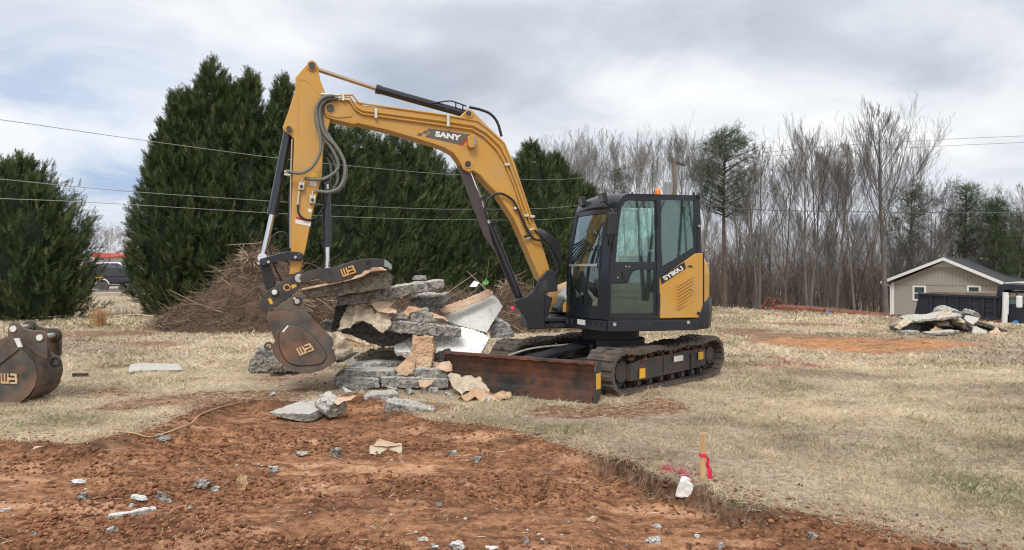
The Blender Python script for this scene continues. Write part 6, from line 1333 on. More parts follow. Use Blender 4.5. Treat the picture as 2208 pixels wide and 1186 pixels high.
mb.add(vs, [[i*4+j, i*4+j+1, i*4+j+5, i*4+j+4] for i in range(N_) for j in range(3)]); rb = mb.build('ribbon_tail', M['ribbon'], st); s_ = rb.modifiers.new('t', 'SOLIDIFY'); s_.thickness = .0012
# spray-painted pink line on the grass tips
g = np.random.default_rng(77); S_ = []
for (a, b, n, wd) in ((D(215, 488, d3), D(375, 545, d3), 80, .03), ((1632, 790), (1735, 792), 60, .10), ((1672, 772), (1712, 788), 40, .07), ((1712, 782), (1782, 796), 40, .07)):
    p, q = G(*a, 0), G(*b, 0)
    for k in range(n): t = g.random(); x_ = p.x+(q.x-p.x)*t+g.normal()*wd*.5; y_ = p.y+(q.y-p.y)*t+g.normal()*wd; z_ = gh(x_, y_); an = g.random()*6.28; S_.append([x_, y_, z_+.003, x_+.03*math.cos(an), y_+.03*math.sin(an), z_+.02+.03*g.random(), .003*y_/6, .002*y_/6])
V, fq, n = segs_mesh(S_); tag(npobj('marking_paint', V, fq, mat('pink_marking_paint', (.62, .13, .19), .8), origin=(0, 0, 0)), 'broken pink spray-paint lines on the grass', kind='stuff')
# pin flags
def pin_flag(label, u, v, Yd, mt, sz=.12, base=None):
    p = P(u, v, Yd); zb = gh(p.x, p.y) if base is None else base; o = root('pin_flag', (p.x, p.y, zb), label, 'flag', 'pin flags marking buried lines'); mb = MB(); mb.tube([(p.x, p.y, zb-.02), (p.x, p.y, p.z+sz*.5)], .006, 6); mb.build('wire_stem', M['pin'], o)
    mb = MB(); mb.prism([p+Vector((0, 0, -sz*.45)), p+Vector((sz*1.2, .01, -sz*.5)), p+Vector((sz*1.15, .02, sz*.4)), p+Vector((0, 0, sz*.5))], (.0, .004, 0)); mb.build('flag_sheet', mt, o)
blue = mat('blue_flag', (.02, .22, .62), .5); redm = mat('red_flag', (.65, .04, .05), .5)
pin_flag('red pin flag left of the rusty trailer', 1675, 680, 26, redm, .12); pin_flag('white pin flag just left of the red one', 1670, 674, 26.5, M['white'], .07); pin_flag('blue pin flag below the red one', 1687, 685, 25, blue, .09); pin_flag('blue pin flag standing before the trailer deck', 1782, 671, 27, blue, .11); pin_flag('white pin flag near the right end of the trailer', 1911, 683, 25, M['white'], .06)
pin_flag('left blue pin flag beside the truck cab', 2184, 695, 21.3, blue, .05); pin_flag('larger right blue pin flag beside the truck cab', 2188, 694, 21.5, blue, .085)

# ------------------------------------------------ spare bucket at the left
Yb = 8.88; bo = root('excavator_bucket', (-6.1, 9.1, 0), 'spare black digging bucket with lifting ears, cut by the left edge', 'bucket'); WV = Vector((-.075, .64, 0))
def cbp(pts, off=0): return [UPL(*cb(p)[0], Vector((0, Yb+WV.y*off, 0)), Vector((0, 1, 0)))+Vector((0, 0, 0)) for p in pts]
def off_prof(pts, a, b): return [p+WV*a for p in cbp(pts)], WV*(b-a)
ch = [(-320, 330), (-100, 330), (60, 290), (150, 270), (195, 330), (250, 415), (350, 490), (430, 600), (465, 700), (472, 800), (440, 920), (370, 1020), (270, 1100), (170, 1140), (60, 1146), (-80, 1140), (-220, 1090), (-330, 960), (-380, 700)]
mb = MB(); n_, of = off_prof(ch, 0, .04); mb.prism(n_, of); n_, of = off_prof(ch, .96, 1.0); mb.prism(n_, of)
cv_ = [(190, 330), (250, 415), (350, 490), (430, 600), (465, 700), (472, 800), (440, 920), (370, 1020), (270, 1100), (170, 1140), (60, 1146), (-80, 1140), (-220, 1090), (-330, 960)]
o_ = cbp(cv_); cen = sum(o_, Vector())/len(o_); i_ = [p+(cen-p).normalized()*.03 for p in o_]; n = len(o_)
vs = [p for p in o_]+[p+WV for p in o_]+[p for p in i_]+[p+WV for p in i_]; mb.add(vs, [[i, i+1, i+1+n, i+n] for i in range(n-1)]+[[2*n+i, 3*n+i, 3*n+i+1, 2*n+i+1] for i in range(n-1)]); shellb = mb.build('shell', M['bucket'], bo, bev=.006)
r1 = [(435, 930), (375, 1025), (275, 1106), (172, 1148), (60, 1152), (-60, 1146)]; op = cbp(r1); mb = MB(); n = len(op); vs = [p+(p-cen).normalized()*.012 for p in op]+[p+WV+(p-cen).normalized()*.012 for p in op]; mb.add(vs+op+[p+WV for p in op], [[i, i+1, i+1+n, i+n] for i in range(n-1)]+[[0, n, 3*n, 2*n]]); mb.build('wear_strip', M['bucket'], bo)
er = [(15, 420), (20, 190), (40, 120), (85, 95), (120, 93), (160, 112), (215, 168), (330, 202), (470, 207), (512, 235), (535, 290), (525, 580), (450, 560), (330, 470), (200, 400)]
for a, b in ((.20, .25), (.75, .80)): mb = MB(); n_, of = off_prof(er, a, b); mb.prism(n_, of); mb.build('lifting_ear', M['bucket'], bo, bev=.008)
for c_ in ((100, 182), (443, 295)):
    p = cbp([c_])[0]; mb = MB(); mb.tube([p+WV*.18, p+WV*.83], .034, 14); mb.build('cross_pin', M['pin'], bo); mb = MB(); mb.tube([p+WV*.165, p+WV*.20], .038, 14); mb.build('pin_end', M['white'], bo); mb = MB(); mb.tube([p+WV*.70, p+WV*.75], .07, 16); mb.build('pin_boss', M['bucket'], bo)
mb = MB(); n_, of = off_prof([(180, 295), (240, 288), (285, 405), (232, 408)], -.01, .03); mb.prism(n_, of); mb.build('weld_tab', M['white'], bo)
p = cbp([(520, 640)])[0]+WV*.45; mb = MB(); mb.ring(p+Vector((.03, 0, 0)), (0, 1, 0), .035, .065, .03); mb.build('lifting_eye', M['steel'], bo)
mb = MB(); a_ = cbp([(-30, 640), (245, 425)]); mb.tube([a_[0]+Vector((0, -.012, 0)), a_[1]+Vector((0, -.012, 0))], .012, 6); mb.build('stiffening_bar', M['bucket'], bo)
o3 = cbp([(22, 868), (238, 876), (20, 738)]); logo('emblem', lambda x, y: o3[0]+(o3[1]-o3[0])*x+(o3[2]-o3[0])*y-Vector((0, .006, 0)), M['logo_pale'], bo)
mb = MB(); q = G(140, 820); mb.box(q+Vector((.02, .35, .03)), (.22, .05, .05)); tag(mb.build('steel_bar', M['steel']), 'short grey bar lying on the ground right of the spare bucket', 'bar')
# small fragments lodged in and around the rubble heap
g = random.Random(91); FR_ = None
for i in range(34):
    if i < 14: px = c6((g.uniform(280, 1150), g.uniform(965, 1010)))[0]; p = G(px[0], px[1], 0.0); p = Vector((p.x, p.y, gh(p.x, p.y)))
    elif i < 26: px = c6((g.uniform(420, 1120), g.choice([395, 460, 600, 690, 790, 815])+g.uniform(-8, 8)))[0]; p = P(px[0], px[1], g.uniform(10.25, 10.6))
    else: px = (g.uniform(560, 1130), g.uniform(838, 880)); p = G(px[0], px[1], 0.0); p = Vector((p.x, p.y, gh(p.x, p.y)))
    r = g.uniform(.03, .085); bm = bmesh.new(); bmesh.ops.create_icosphere(bm, subdivisions=3, radius=1); pl_ = [(Vector((g.gauss(0, 1), g.gauss(0, 1), g.gauss(0, 1))).normalized(), g.uniform(.35, .75)) for _ in range(9)]
    for vv in bm.verts:
        c = vv.co
        for n_, d_ in pl_:
            k = c.dot(n_)
            if k > d_: c = c-n_*(k-d_)
        c = c*(1+.2*mnoise.noise(c*3+p)+.1*mnoise.noise(c*9)); vv.co = Vector((c.x*r*1.5, c.y*r, c.z*r*.8+r*.3))
    bmesh.ops.rotate(bm, verts=bm.verts, cent=(0, 0, 0), matrix=Matrix.Rotation(g.uniform(0, 6), 3, 'Z')); me = bpy.data.meshes.new('concrete_fragment'); bm.to_mesh(me); bm.free(); me.materials.append(M[g.choice(['conc', 'conc', 'concwhite', 'concbrown'])])
    o = bpy.data.objects.new('concrete_fragment', me); COL.objects.link(o); o.location = p
    tag(o, 'small jagged fragment lying in or around the foot of the rubble heap', 'fragment', 'small fragments of the rubble heap')
# ------------------------------------------------ brush pile
def pile_h(x, y):
    def hump(cx, cy, rx, ry, hh, p=1.0): d = np.sqrt(((x-cx)/rx)**2+((y-cy)/ry)**2); return hh*np.clip(1-d, 0, 1)**p
    h = np.maximum.reduce([hump(-7.0, 20.6, 2.9, 2.4, 2.45, 1.25), hump(-5.2, 21, 3.0, 2.2, 1.5), hump(-2.6, 21.6, 4, 2.2, 1.15), hump(.1, 21, 2.8, 2, 1.2), hump(1.4, 20.6, 2.0, 1.5, .8)])
    return h*(.66+.62*fbm(x*1.9, y*1.9, 201, 4))
bp = root('brush_pile', (-4, 21, 0), 'big heap of torn-out brush, roots and dirt in front of the evergreens', 'brush pile')
ax_ = np.linspace(-12.2, 3.6, 200); ay_ = np.linspace(17.9, 23.8, 90); X2, Y2 = np.meshgrid(ax_, ay_); H2 = pile_h(X2, Y2); Z2 = H2-.06+.16*(fbm(X2*5, Y2*5, 9, 4)-.5)*(H2 > .02)
i2 = np.arange(X2.size).reshape(X2.shape); f2 = np.stack([i2[:-1, :-1], i2[:-1, 1:], i2[1:, 1:], i2[1:, :-1]], -1).reshape(-1, 4)
keep = (H2.ravel()[f2].max(1) > .01); npobj('mound', np.stack([X2.ravel(), Y2.ravel(), Z2.ravel()], 1), f2[keep], mat('rooty_dark_soil', (.105, .062, .042), .95, var=.5, vs=5, dirt=(.20, .13, .085), da=.5, ds=9, bump=1, bs=14), parent=bp)
g = np.random.default_rng(50); S_ = []; T_ = []
n = 26000; x = g.uniform(-12, 3.4, n); y = g.uniform(18, 23.4, n); h = pile_h(x, y); k = h > .04; x, y, h = x[k], y[k], h[k]
for i in range(len(x)):
    big = g.random() > .972; L = (.15+.5*g.random()**2)*(2.6 if big else 1); th = g.random()*6.283; e = g.normal()*.5; d = np.array([math.cos(th)*math.cos(e), math.sin(th)*math.cos(e)*.7, math.sin(e)])
    p = np.array([x[i], y[i], h[i]-.05+.24*g.random()]); c = g.random()**1.3*(.75 if not big else 1); r = (.004+.008*g.random()**2)*(2.2 if big else 1)
    for s in range(2): q = p+d*L/2; S_.append([*p, *q, r*(1-.35*s), r*(.65-.35*s)]); T_.append(c); p = q; d = d+g.normal(size=3)*.30; d /= np.linalg.norm(d)
for (cx, cy, cz, rr, cnt) in ((-7.1, 20.0, 1.9, .30, 160), (-5.6, 18.9, .70, .42, 520), (-.2, 19.9, 1.15, .22, 60)):
    for i in range(cnt):
        d = g.normal(size=3); d /= np.linalg.norm(d); p = np.array([cx, cy, cz])+d*rr*.35*g.random(); c = .35+.6*g.random(); r = .006+.008*g.random()
        L0 = .35+.8*g.random()
        for s in range(3): q = p+d*rr*.4*L0; S_.append([*p, *q, r, r*.7]); T_.append(c); p = q; d = d+np.array([g.normal()*.25, g.normal()*.25, -.25+g.normal()*.2]); d /= np.linalg.norm(d)
V, fq, n = segs_mesh(S_, 4); npobj('branches', V, fq, tintmat('dry_roots', [(0, (.065, .045, .035)), (.35, (.16, .11, .08)), (.7, (.32, .235, .165)), (1, (.58, .47, .34))]), parent=bp, tint=np.tile(np.array(T_), 8))
mb = MB(); mb.add([(-.80, 19.75, 1.22), (-.64, 19.7, 1.23), (-.62, 19.8, 1.30), (-.70, 19.8, 1.38), (-.78, 19.85, 1.30)], [(0, 1, 2, 3, 4)]); tag(mb.build('plastic_bag', mat('green_plastic', (.10, .34, .09), .5)), 'small green plastic rag on the brush pile, right of the heap', 'rag')
sheet('pale scrap beside the green rag on the brush pile', [(1012, 618), (1022, 605), (1034, 610), (1028, 618)], ((1012, 618, 19.8), (1034, 616, 19.8), (1024, 606, 20.0)), 'whitewrap', .04, seed=41, step=.08)
sheet('small red plastic scrap low on the brush pile, left of the boom cylinder', [(1100, 664), (1104, 659), (1110, 664), (1105, 670)], ((1098, 672, 19.2), (1114, 672, 19.2), (1104, 656, 19.3)), 'ribbon', .04, seed=42, step=.08, name='plastic_scrap', cat='scrap')
# ------------------------------------------------ utility pole, wires
def wireY(u): return 28.2/(1-1.69*(u-1104)/1595)
Yp = wireY(1454); pt = P(1454, 342, Yp); po = root('utility_pole', (pt.x, pt.y, gh(pt.x, pt.y)), 'wooden utility pole with crossarm and grey transformer behind the cab', 'utility pole')
WD = mat('weathered_pole', (.19, .155, .125), .9, var=.3, vs=3, stretch=(4, 4, .5)); mb = MB(); mb.tube([(pt.x, pt.y, gh(pt.x, pt.y)-.2), (pt.x, pt.y, pt.z)], [.17, .11], 14); mb.build('pole', WD, po)
a = P(1441, 344, Yp-.3); b = P(1476, 358, Yp+2.2); b.z = a.z; mb = MB(); dd_ = (b-a).normalized(); mb.box((a+b)/2, ((b-a).length, .10, .13), (dd_, dd_.cross(UP), UP)); mb.build('crossarm', WD, po)
for t in (.06, .35, .92): q = a.lerp(b, t); mb = MB(); mb.tube([q+UP*.06, q+UP*.12, q+UP*.14, q+UP*.22], [.03, .03, .06, .04], 10); mb.build('insulator', mat('brown_insulator', (.10, .08, .08), .3), po)
q = P(1440, 405, Yp-.35); mb = MB(); mb.tube([q-UP*.42, q+UP*.34, q+UP*.42], [.28, .28, .2], 20); mb.build('transformer', mat('grey_transformer', (.36, .38, .40), .5), po)
for k in range(6): mb = MB(); an = -math.pi/2-.9+k*.36; mb.box(q+Vector((math.cos(an)*.30, math.sin(an)*.30, 0)), (.03, .08, .6)); mb.build('cooling_fin', mat('grey_transformer_fin', (.30, .32, .34), .5) if k == 0 else bpy.data.materials['grey_transformer_fin'], po)
WM = mat('aluminium_wire', (.34, .36, .36), .5, metal=.3); WM2 = mat('dark_cable', (.10, .11, .12), .6)
def wire(label, pts, r, m_=None, Yf=wireY): mb = MB(); mb.tube(spline([P(u, v, Yf(u)) for u, v in pts], 6), r, 6, caps=False); tag(mb.build('power_line', m_ or WM), label, 'power line', None)
wire('topmost power line, sloping down from the upper left behind the arm', [(-1400, 120), (-500, 206), (-160, 242), (0, 258), (270, 297), (590, 340), (760, 358), (990, 377), (1240, 385), (1454, 345)], .0065)
wire('middle power line crossing the evergreens', [(-1400, 270), (-500, 342), (-160, 372), (0, 386), (270, 412), (590, 434), (760, 444), (1010, 451), (1250, 442), (1454, 398)], .0065)
wire('lowest power line, just under the middle one', [(-1400, 330), (-500, 396), (-160, 418), (0, 428), (190, 436), (580, 459), (760, 468), (1020, 474), (1240, 468), (1454, 430)], .0065)
wire('upper of two thin wires in the sky at the right', [(1454, 350), (1760, 318), (2010, 302), (2208, 293), (2400, 286)], .014, WM, lambda u: 48-(u-1454)*.012)
wire('lower of two thin wires in the sky at the right', [(1454, 352), (1760, 330), (2010, 316), (2208, 307), (2400, 300)], .014, WM, lambda u: 48.5-(u-1454)*.012)
wire('thick dark cable running level through the wood to the right', [(1454, 432), (1600, 450), (1800, 456), (2000, 458), (2208, 459), (2400, 458)], .020, WM2, lambda u: 38.0)
# ------------------------------------------------ house
th_ = R(42); Rg = P(2038, 557, 45); rd = Vector((math.sin(th_), math.cos(th_), 0)); gd = Vector((math.cos(th_), -math.sin(th_), 0)); hg = -1.5
ho = root('house', (Rg.x, Rg.y, hg), 'beige single-storey house with white trim and dark roof behind the dump truck', 'house')
def gp(p): return UPL(p[0], p[1], Rg, rd)
siding = NT('beige_vertical_siding'); wv = siding.N('ShaderNodeTexWave'); wv.inputs['Scale'].default_value = 1.6; mp_ = siding.N('ShaderNodeMapping'); mp_.inputs['Rotation'].default_value = (0, 0, th_); siding.l.new(siding.tc.outputs['Object'], mp_.inputs[0]); siding.l.new(mp_.outputs[0], wv.inputs[0])
siding.set('Base Color', siding.mix(siding.ramp(wv.outputs['Fac'], [(.0, .55), (.12, 0.0)]), (.33, .305, .27), (.20, .185, .16))); siding.set('Roughness', .8)
wl, wr_ = gp((1923, 640)), gp((2163, 640)); sL, sR = (wl-Rg).dot(gd), (wr_-Rg).dot(gd); zl, zr2 = .86, .86
mb = MB(); Lh = 12.0; A_ = [Rg+gd*sL+UP*(hg-Rg.z), Rg+gd*sR+UP*(hg-Rg.z), Rg+gd*sR+UP*(zr2-Rg.z-.06), Rg-UP*.16, Rg+gd*sL+UP*(zl-Rg.z-.06)]; mb.prism(A_, rd*Lh); wallh = mb.build('wall', siding.m, ho)
ov = -rd*.45; wlo, wro = (gp((1907, 607))-Rg), (gp((2168, 610))-Rg)
ROOF = mat('dark_asphalt_shingle', (.045, .048, .056), .9, var=.3, vs=12, bump=.3)
for s_, e_ in ((1, wro), (-1, wlo)):
    mb = MB(); a = Rg+ov; b = Rg+e_+ov; mb.add([a, b, b+rd*(Lh+.9), a+rd*(Lh+.9), a+UP*.07, b+UP*.07, b+rd*(Lh+.9)+UP*.07, a+rd*(Lh+.9)+UP*.07], [(0, 1, 2, 3), (4, 5, 6, 7), (0, 1, 5, 4), (1, 2, 6, 5), (2, 3, 7, 6), (3, 0, 4, 7)]); mb.build('roof', ROOF, ho)
    for o2 in (-rd*.03, rd*(Lh+.9)): mb = MB(); mb.prism([a+o2-UP*.14, b+o2-UP*.14, b+o2+UP*.055, a+o2+UP*.055], rd*-.03); mb.build('rake_board', M['white'], ho)
    mb = MB(); c = b+gd*s_*.03; mb.prism([c-UP*.12, c+rd*(Lh+.9)-UP*.12, c+rd*(Lh+.9)+UP*.03, c+UP*.03], gd*s_*.08); mb.build('gutter', M['white'], ho)
mb = MB(); q3 = [gp(p)-rd*.03 for p in ((2009, 576), (2068, 576), (2038, 562))]; mb.prism(q3, rd*.02); mb.build('gable_vent', mat('white_louvre', (.55, .55, .54), .7), ho)
for u0, u1 in ((1968, 1997), (2085, 2115)):
    a, b = gp((u0, 648)), gp((u1, 616)); zA, zB = a.z, b.z; sA, sB = (a-Rg).dot(gd), (b-Rg).dot(gd); bp_ = lambda s, z, o=0: Vector((Rg.x, Rg.y, 0))+gd*s+UP*z-rd*o
    fr = MB()
    for (s0, s1, z0, z1) in ((sA, sB, zB-.10, zB), (sA, sB, zA, zA+.10), (sA, sA+.10, zA+.1, zB-.1), (sB-.10, sB, zA+.1, zB-.1), (sA+.1, sB-.1, (zA+zB)/2-.025, (zA+zB)/2+.025)): fr.prism([bp_(s0, z0, .002), bp_(s1, z0, .002), bp_(s1, z1, .002), bp_(s0, z1, .002)], rd*-.05)
    w_ = fr.build('window', M['white'], ho); m2 = MB(); m2.prism([bp_(sA+.09, zA+.09, .004), bp_(sB-.09, zA+.09, .004), bp_(sB-.09, zB-.09, .004), bp_(sA+.09, zB-.09, .004)], rd*-.012); m2.build('pane', mat('dark_pane', (.05, .065, .08), .1) if u0 < 2000 else bpy.data.materials['dark_pane'], w_)
mb = MB(); zs = gp((2000, 615)).z; mb.prism([bp_(sL, zs-.02, .0), bp_(sR, zs-.02, .0), bp_(sR, zs+.02, .0), bp_(sL, zs+.02, .0)], rd*-.02); mb.build('band', mat('siding_band', (.24, .21, .18), .8), ho)
mb = MB(); mb.prism([bp_(sL-.02, hg, .01), bp_(sL+.14, hg, .01), bp_(sL+.14, .8, .01), bp_(sL-.02, .8, .01)], rd*-.03); mb.tube([Rg+wlo+ov+UP*-.1, bp_(sL-.05, .62, .1), bp_(sL-.05, hg, .1)], .04, 8); mb.build('corner_board', M['white'], ho)
mb = MB(); mb.prism([bp_(sL-.01, hg-.3, .005), bp_(sR+.01, hg-.3, .005), bp_(sR+.01, hg+.30, .005), bp_(sL-.01, hg+.3, .005)], rd*-.04); mb.build('brick_base', mat('dark_red_brick', (.12, .05, .04), .9, var=.3, vs=20), ho)
mb = MB(); mb.box(Rg+rd*7+gd*.9+UP*.05, (.12, 2.2, .1), (gd, rd, UP)); mb.build('roof_vent', M['white'], ho)
# ------------------------------------------------ dump truck
TL, TR = P(1985, 632, 30.5), P(2155, 640, 28.6); td = (TR-TL); td.z = 0; td.normalize(); tn = Vector((td.y, -td.x, 0))   # towards the camera side
NAVY = mat('navy_truck_paint', (.011, .015, .027), .45, var=.25, vs=3, dirt=(.10, .10, .11), da=.15, ds=2, coat=.2)
to = root('dump_truck', (TL.x+2.5, TL.y+.5, gh(TL.x+2.5, TL.y+.5)), 'dark navy dump truck with ribbed bed and chrome exhaust stack by the house', 'dump truck')
def tp(p, o=0): return UPL(p[0], p[1], TL+tn*o, tn)
bed = [tp(p) for p in c8((1412, 468), (1452, 464), (2022, 492), (2025, 668), (1372, 642))]
mb = MB(); mb.prism(bed, tn*-2.3); bd_ = mb.build('dump_bed', NAVY, to, bev=.02)
for x in (1505, 1610, 1702, 1800, 1896, 1990):
    y0 = 478+(x-1412)*.05; mb = MB(); q = [tp(p) for p in c8((x-10, y0), (x+12, y0), (x+12, 640+(x-1400)*.03), (x-14, 640+(x-1400)*.03))]; mb.prism(q, tn*.09); mb.build('rib', NAVY, bd_, bev=.01)
mb = MB(); mb.prism([tp(p) for p in c8((1410, 462), (2024, 488), (2024, 506), (1406, 480))], tn*.12); mb.prism([tp(p) for p in c8((1378, 622), (2024, 648), (2024, 668), (1372, 642))], tn*.12); mb.build('bed_rail', NAVY, bd_, bev=.01)
for y in (520, 560, 600): mb = MB(); mb.prism([tp(p) for p in c8((1908, y), (1980, y+3), (1980, y+10), (1908, y+7))], tn*.05); mb.build('step_rib', NAVY, bd_)
mb = MB(); q = tp(c8((1700, 478))[0]); mb.box(q+tn*-1.1+td*1.2+UP*.02, (4.4, 2.1, .16), (td, tn, UP)); mb.build('load_of_soil', mat('dry_soil_load', (.21, .165, .12), .95, var=.3, bump=.8), to)
mb = MB(); mb.prism([tp(p) for p in c8((2010, 405), (2060, 392), (2208, 400), (2240, 405), (2240, 440), (2060, 440), (2045, 470), (2025, 668), (1998, 668), (1998, 490))], tn*-2.3); mb.build('cab_shield', NAVY, bd_, bev=.03)
cabp = [tp(p, -.1) for p in c8((2080, 452), (2300, 448), (2345, 560), (2520, 580), (2540, 700), (2080, 705))]; mb = MB(); mb.prism(cabp, tn*-2.1); tc_ = mb.build('cab', NAVY, to, bev=.05)
mb = MB(); mb.prism([tp(p, -.085) for p in c8((2095, 470), (2180, 466), (2185, 545), (2095, 550))], tn*-.01); mb.prism([tp(p, -.085) for p in c8((2200, 466), (2300, 470), (2330, 545), (2200, 545))], tn*-.01); mb.build('window', mat('truck_cab_glass', (.12, .17, .18), .08), tc_)
mb = MB(); mb.tube([tp(c8((2060, 692))[0], .1), tp(c8((2068, 458))[0], .1)], .10, 14); mb.tube([tp(c8((2084, 625))[0], .12), tp(c8((2088, 480))[0], .12)], .03, 8); mb.build('exhaust_stack', M['white'], to)  # white paint stands in for bright reflections on the chrome stack
mb = MB(); mb.box(tp(c8((2172, 530))[0], .35), (.20, .12, .46), (td, tn, UP)); mb.build('mirror', M['white'], tc_, bev=.05)  # whitish colour replaces the reflection of a chrome housing
mb = MB(); mb.tube([tp(c8((2150, 470))[0], .0), tp(c8((2172, 490))[0], .35)], .02, 6); mb.tube([tp(c8((2150, 580))[0], .0), tp(c8((2172, 560))[0], .35)], .02, 6); mb.build('mirror_arm', M['chrome'], tc_)
mb = MB(); mb.box(tp(c8((2200, 708))[0], .1), (2.2, .4, .10), (td, tn, UP)); mb.build('step', M['pin'], to)
mb = MB(); mb.box(tp(c8((2056, 683))[0], .05), (.16, .12, .30), (td, tn, UP)); mb.build('marker_panel', M['red'], to)
gz = gh(TL.x+2, TL.y)
for s in (1.0, 2.3, 6.6):
    for o2 in (-.25, -2.05): c = Vector((TL.x, TL.y, gz+.52))+td*s+tn*o2; mb = MB(); mb.tube([c, c-tn*.28], .52, 24); w_ = mb.build('wheel', M['rubber'], to, bev=.03); mb = MB(); mb.tube([c+tn*.01, c-tn*.02], .28, 20); mb.build('rim', M['steel'], w_)
mb = MB(); c = Vector((TL.x, TL.y, gz+.75))+td*3.8-tn*1.1; mb.box(c, (7.8, .9, .3), (td, tn, UP)); mb.build('chassis', M['black'], to)
# ------------------------------------------------ rusty trailer
RU = mat('rust_red_trailer_steel', (.20, .065, .035), .8, var=.4, vs=4, dirt=(.10, .045, .03), da=.4, ds=6)
ta, tb = P(1672, 662, 33), P(1925, 686, 31); dt = (tb-ta).normalized(); nt_ = Vector((dt.y, -dt.x, 0)).normalized(); tr_ = root('flatbed_trailer', ((ta.x+tb.x)/2, 32.5, gh((ta.x+tb.x)/2, 32.5)), 'rust-red flatbed trailer with raised loading ramps at the edge of the wood', 'trailer')
def trp(p, o=0): return UPL(p[0], p[1], ta+nt_*o, nt_)
mb = MB(); mb.prism([trp(p) for p in c8((330, 566), (560, 580), (900, 612), (1205, 640), (1205, 658), (900, 640), (560, 606), (330, 592))], nt_*-2.4); mb.build('deck', RU, tr_, bev=.01)
mb = MB(); mb.prism([trp(p) for p in c8((205, 598), (330, 566), (330, 592), (215, 610))], nt_*-2.4); mb.build('tail_slope', RU, tr_)
mb = MB()
for i in range(8): p0 = ta.lerp(tb, (i+.5)/8); mb.box(p0+nt_*.03+UP*-.02, (.06, .05, .34), (dt, nt_, UP))
mb.build('side_posts', RU, tr_)
for (x0, y0, x1, y1, o2) in ((200, 602, 272, 498, 0), (285, 575, 334, 500, -1.7)):
    a, b = trp(c8((x0, y0))[0], o2), trp(c8((x1, y1))[0], o2); mb = MB(); up_ = (b-a).normalized()
    for s in (0, -.5): mb.tube([a+nt_*s, b+nt_*s], .045, 6)
    for k in range(6): c = a.lerp(b, (k+.5)/6); mb.tube([c, c+nt_*-.5], .03, 6)
    mb.tube([a+dt*.9+nt_*-.25, b+nt_*-.25], .03, 6); mb.build('loading_ramp', RU, tr_)
gz = gh(32*.55, 32)
for s in (2.0, 2.95):
    for o2 in (-.1, -2.1): c = ta+dt*s; c = Vector((c.x, c.y, gz+.36))+nt_*o2; mb = MB(); mb.tube([c, c-nt_*.22], .36, 20); mb.build('wheel', M['rubber'], tr_, bev=.02)
# ------------------------------------------------ second rubble heap (right)
K = 18.3
def hs(label, pts, Yd, D=.5, rise=0, mt='conc', disp=.03, nm='concrete_slab', cat='concrete slab'): px = cr(*pts); us = [p[0] for p in px]; vb = max(p[1] for p in px); slab(label, (min(us), vb, Yd), (max(us), vb, Yd), px, D, rise, mt, .028, disp, nm, cat)
hs('dark curved slab at the left end of the far heap', [(310, 760), (400, 740), (520, 690), (610, 740), (605, 830), (300, 825)], K+.3, .6, 0, 'concdark')
hs('pale slab edge under the left end of the far heap', [(300, 820), (600, 812), (608, 868), (320, 880)], K, .3)
hs('long thin slab on top of the far heap', [(530, 665), (660, 632), (980, 605), (1270, 560), (1275, 590), (1000, 650), (680, 668), (560, 690)], K, .9, .05, 'conc')
hs('pale pointed slab at the peak of the far heap', [(980, 600), (1040, 530), (1150, 478), (1240, 520), (1310, 548), (1250, 570), (1000, 610)], K+.7, .6, .15, 'conc')
hs('brown slab lying under the long thin one of the far heap', [(860, 680), (1060, 668), (1065, 745), (880, 742)], K+.1, .6, 0, 'concbrown')
hs('slab on the ground at the front of the far heap', [(740, 850), (900, 830), (1215, 808), (1220, 850), (1100, 868), (800, 885)], K-.4, .35)
hs('jumbled dark slabs piece inside the far heap', [(620, 700), (860, 690), (1060, 745), (1230, 740), (1400, 760), (1380, 830), (1200, 830), (960, 815), (700, 830), (610, 850)], K+.6, .8, 0, 'concdark', .06)
hs('grey pyramid-shaped chunk right of the far heap peak', [(1380, 560), (1440, 500), (1500, 530), (1550, 590), (1540, 620), (1400, 580)], K+.6, .4, .1, 'conc')
hs('brown broken slab leaning in the middle of the far heap', [(1080, 640), (1250, 640), (1400, 760), (1400, 830), (1250, 760), (1100, 700)], K+.15, .4, 0, 'concbrown')
plate('pale grey face slab tilted at the right of the far heap', cr((1290, 565), (1400, 580), (1530, 610), (1500, 660), (1420, 715), (1330, 670), (1280, 620)), ((2080, 700, K), (2112, 690, K+.1), (2095, 680, K+.25)), .1, 'conc', .028)
hs('long dark slab sliding off the right end of the far heap', [(1440, 680), (1500, 660), (1700, 720), (1960, 810), (1955, 832), (1870, 830), (1600, 750), (1450, 720)], K+.2, .6, 0, 'concdark')
plate('triangular pale slab propped at the right end of the far heap', cr((1395, 880), (1420, 740), (1470, 735), (1560, 780), (1650, 835), (1640, 885)), ((2095, 723, K-.1), (2128, 723, K-.1), (2103, 705, K+.05)), .1, 'conc', .028)
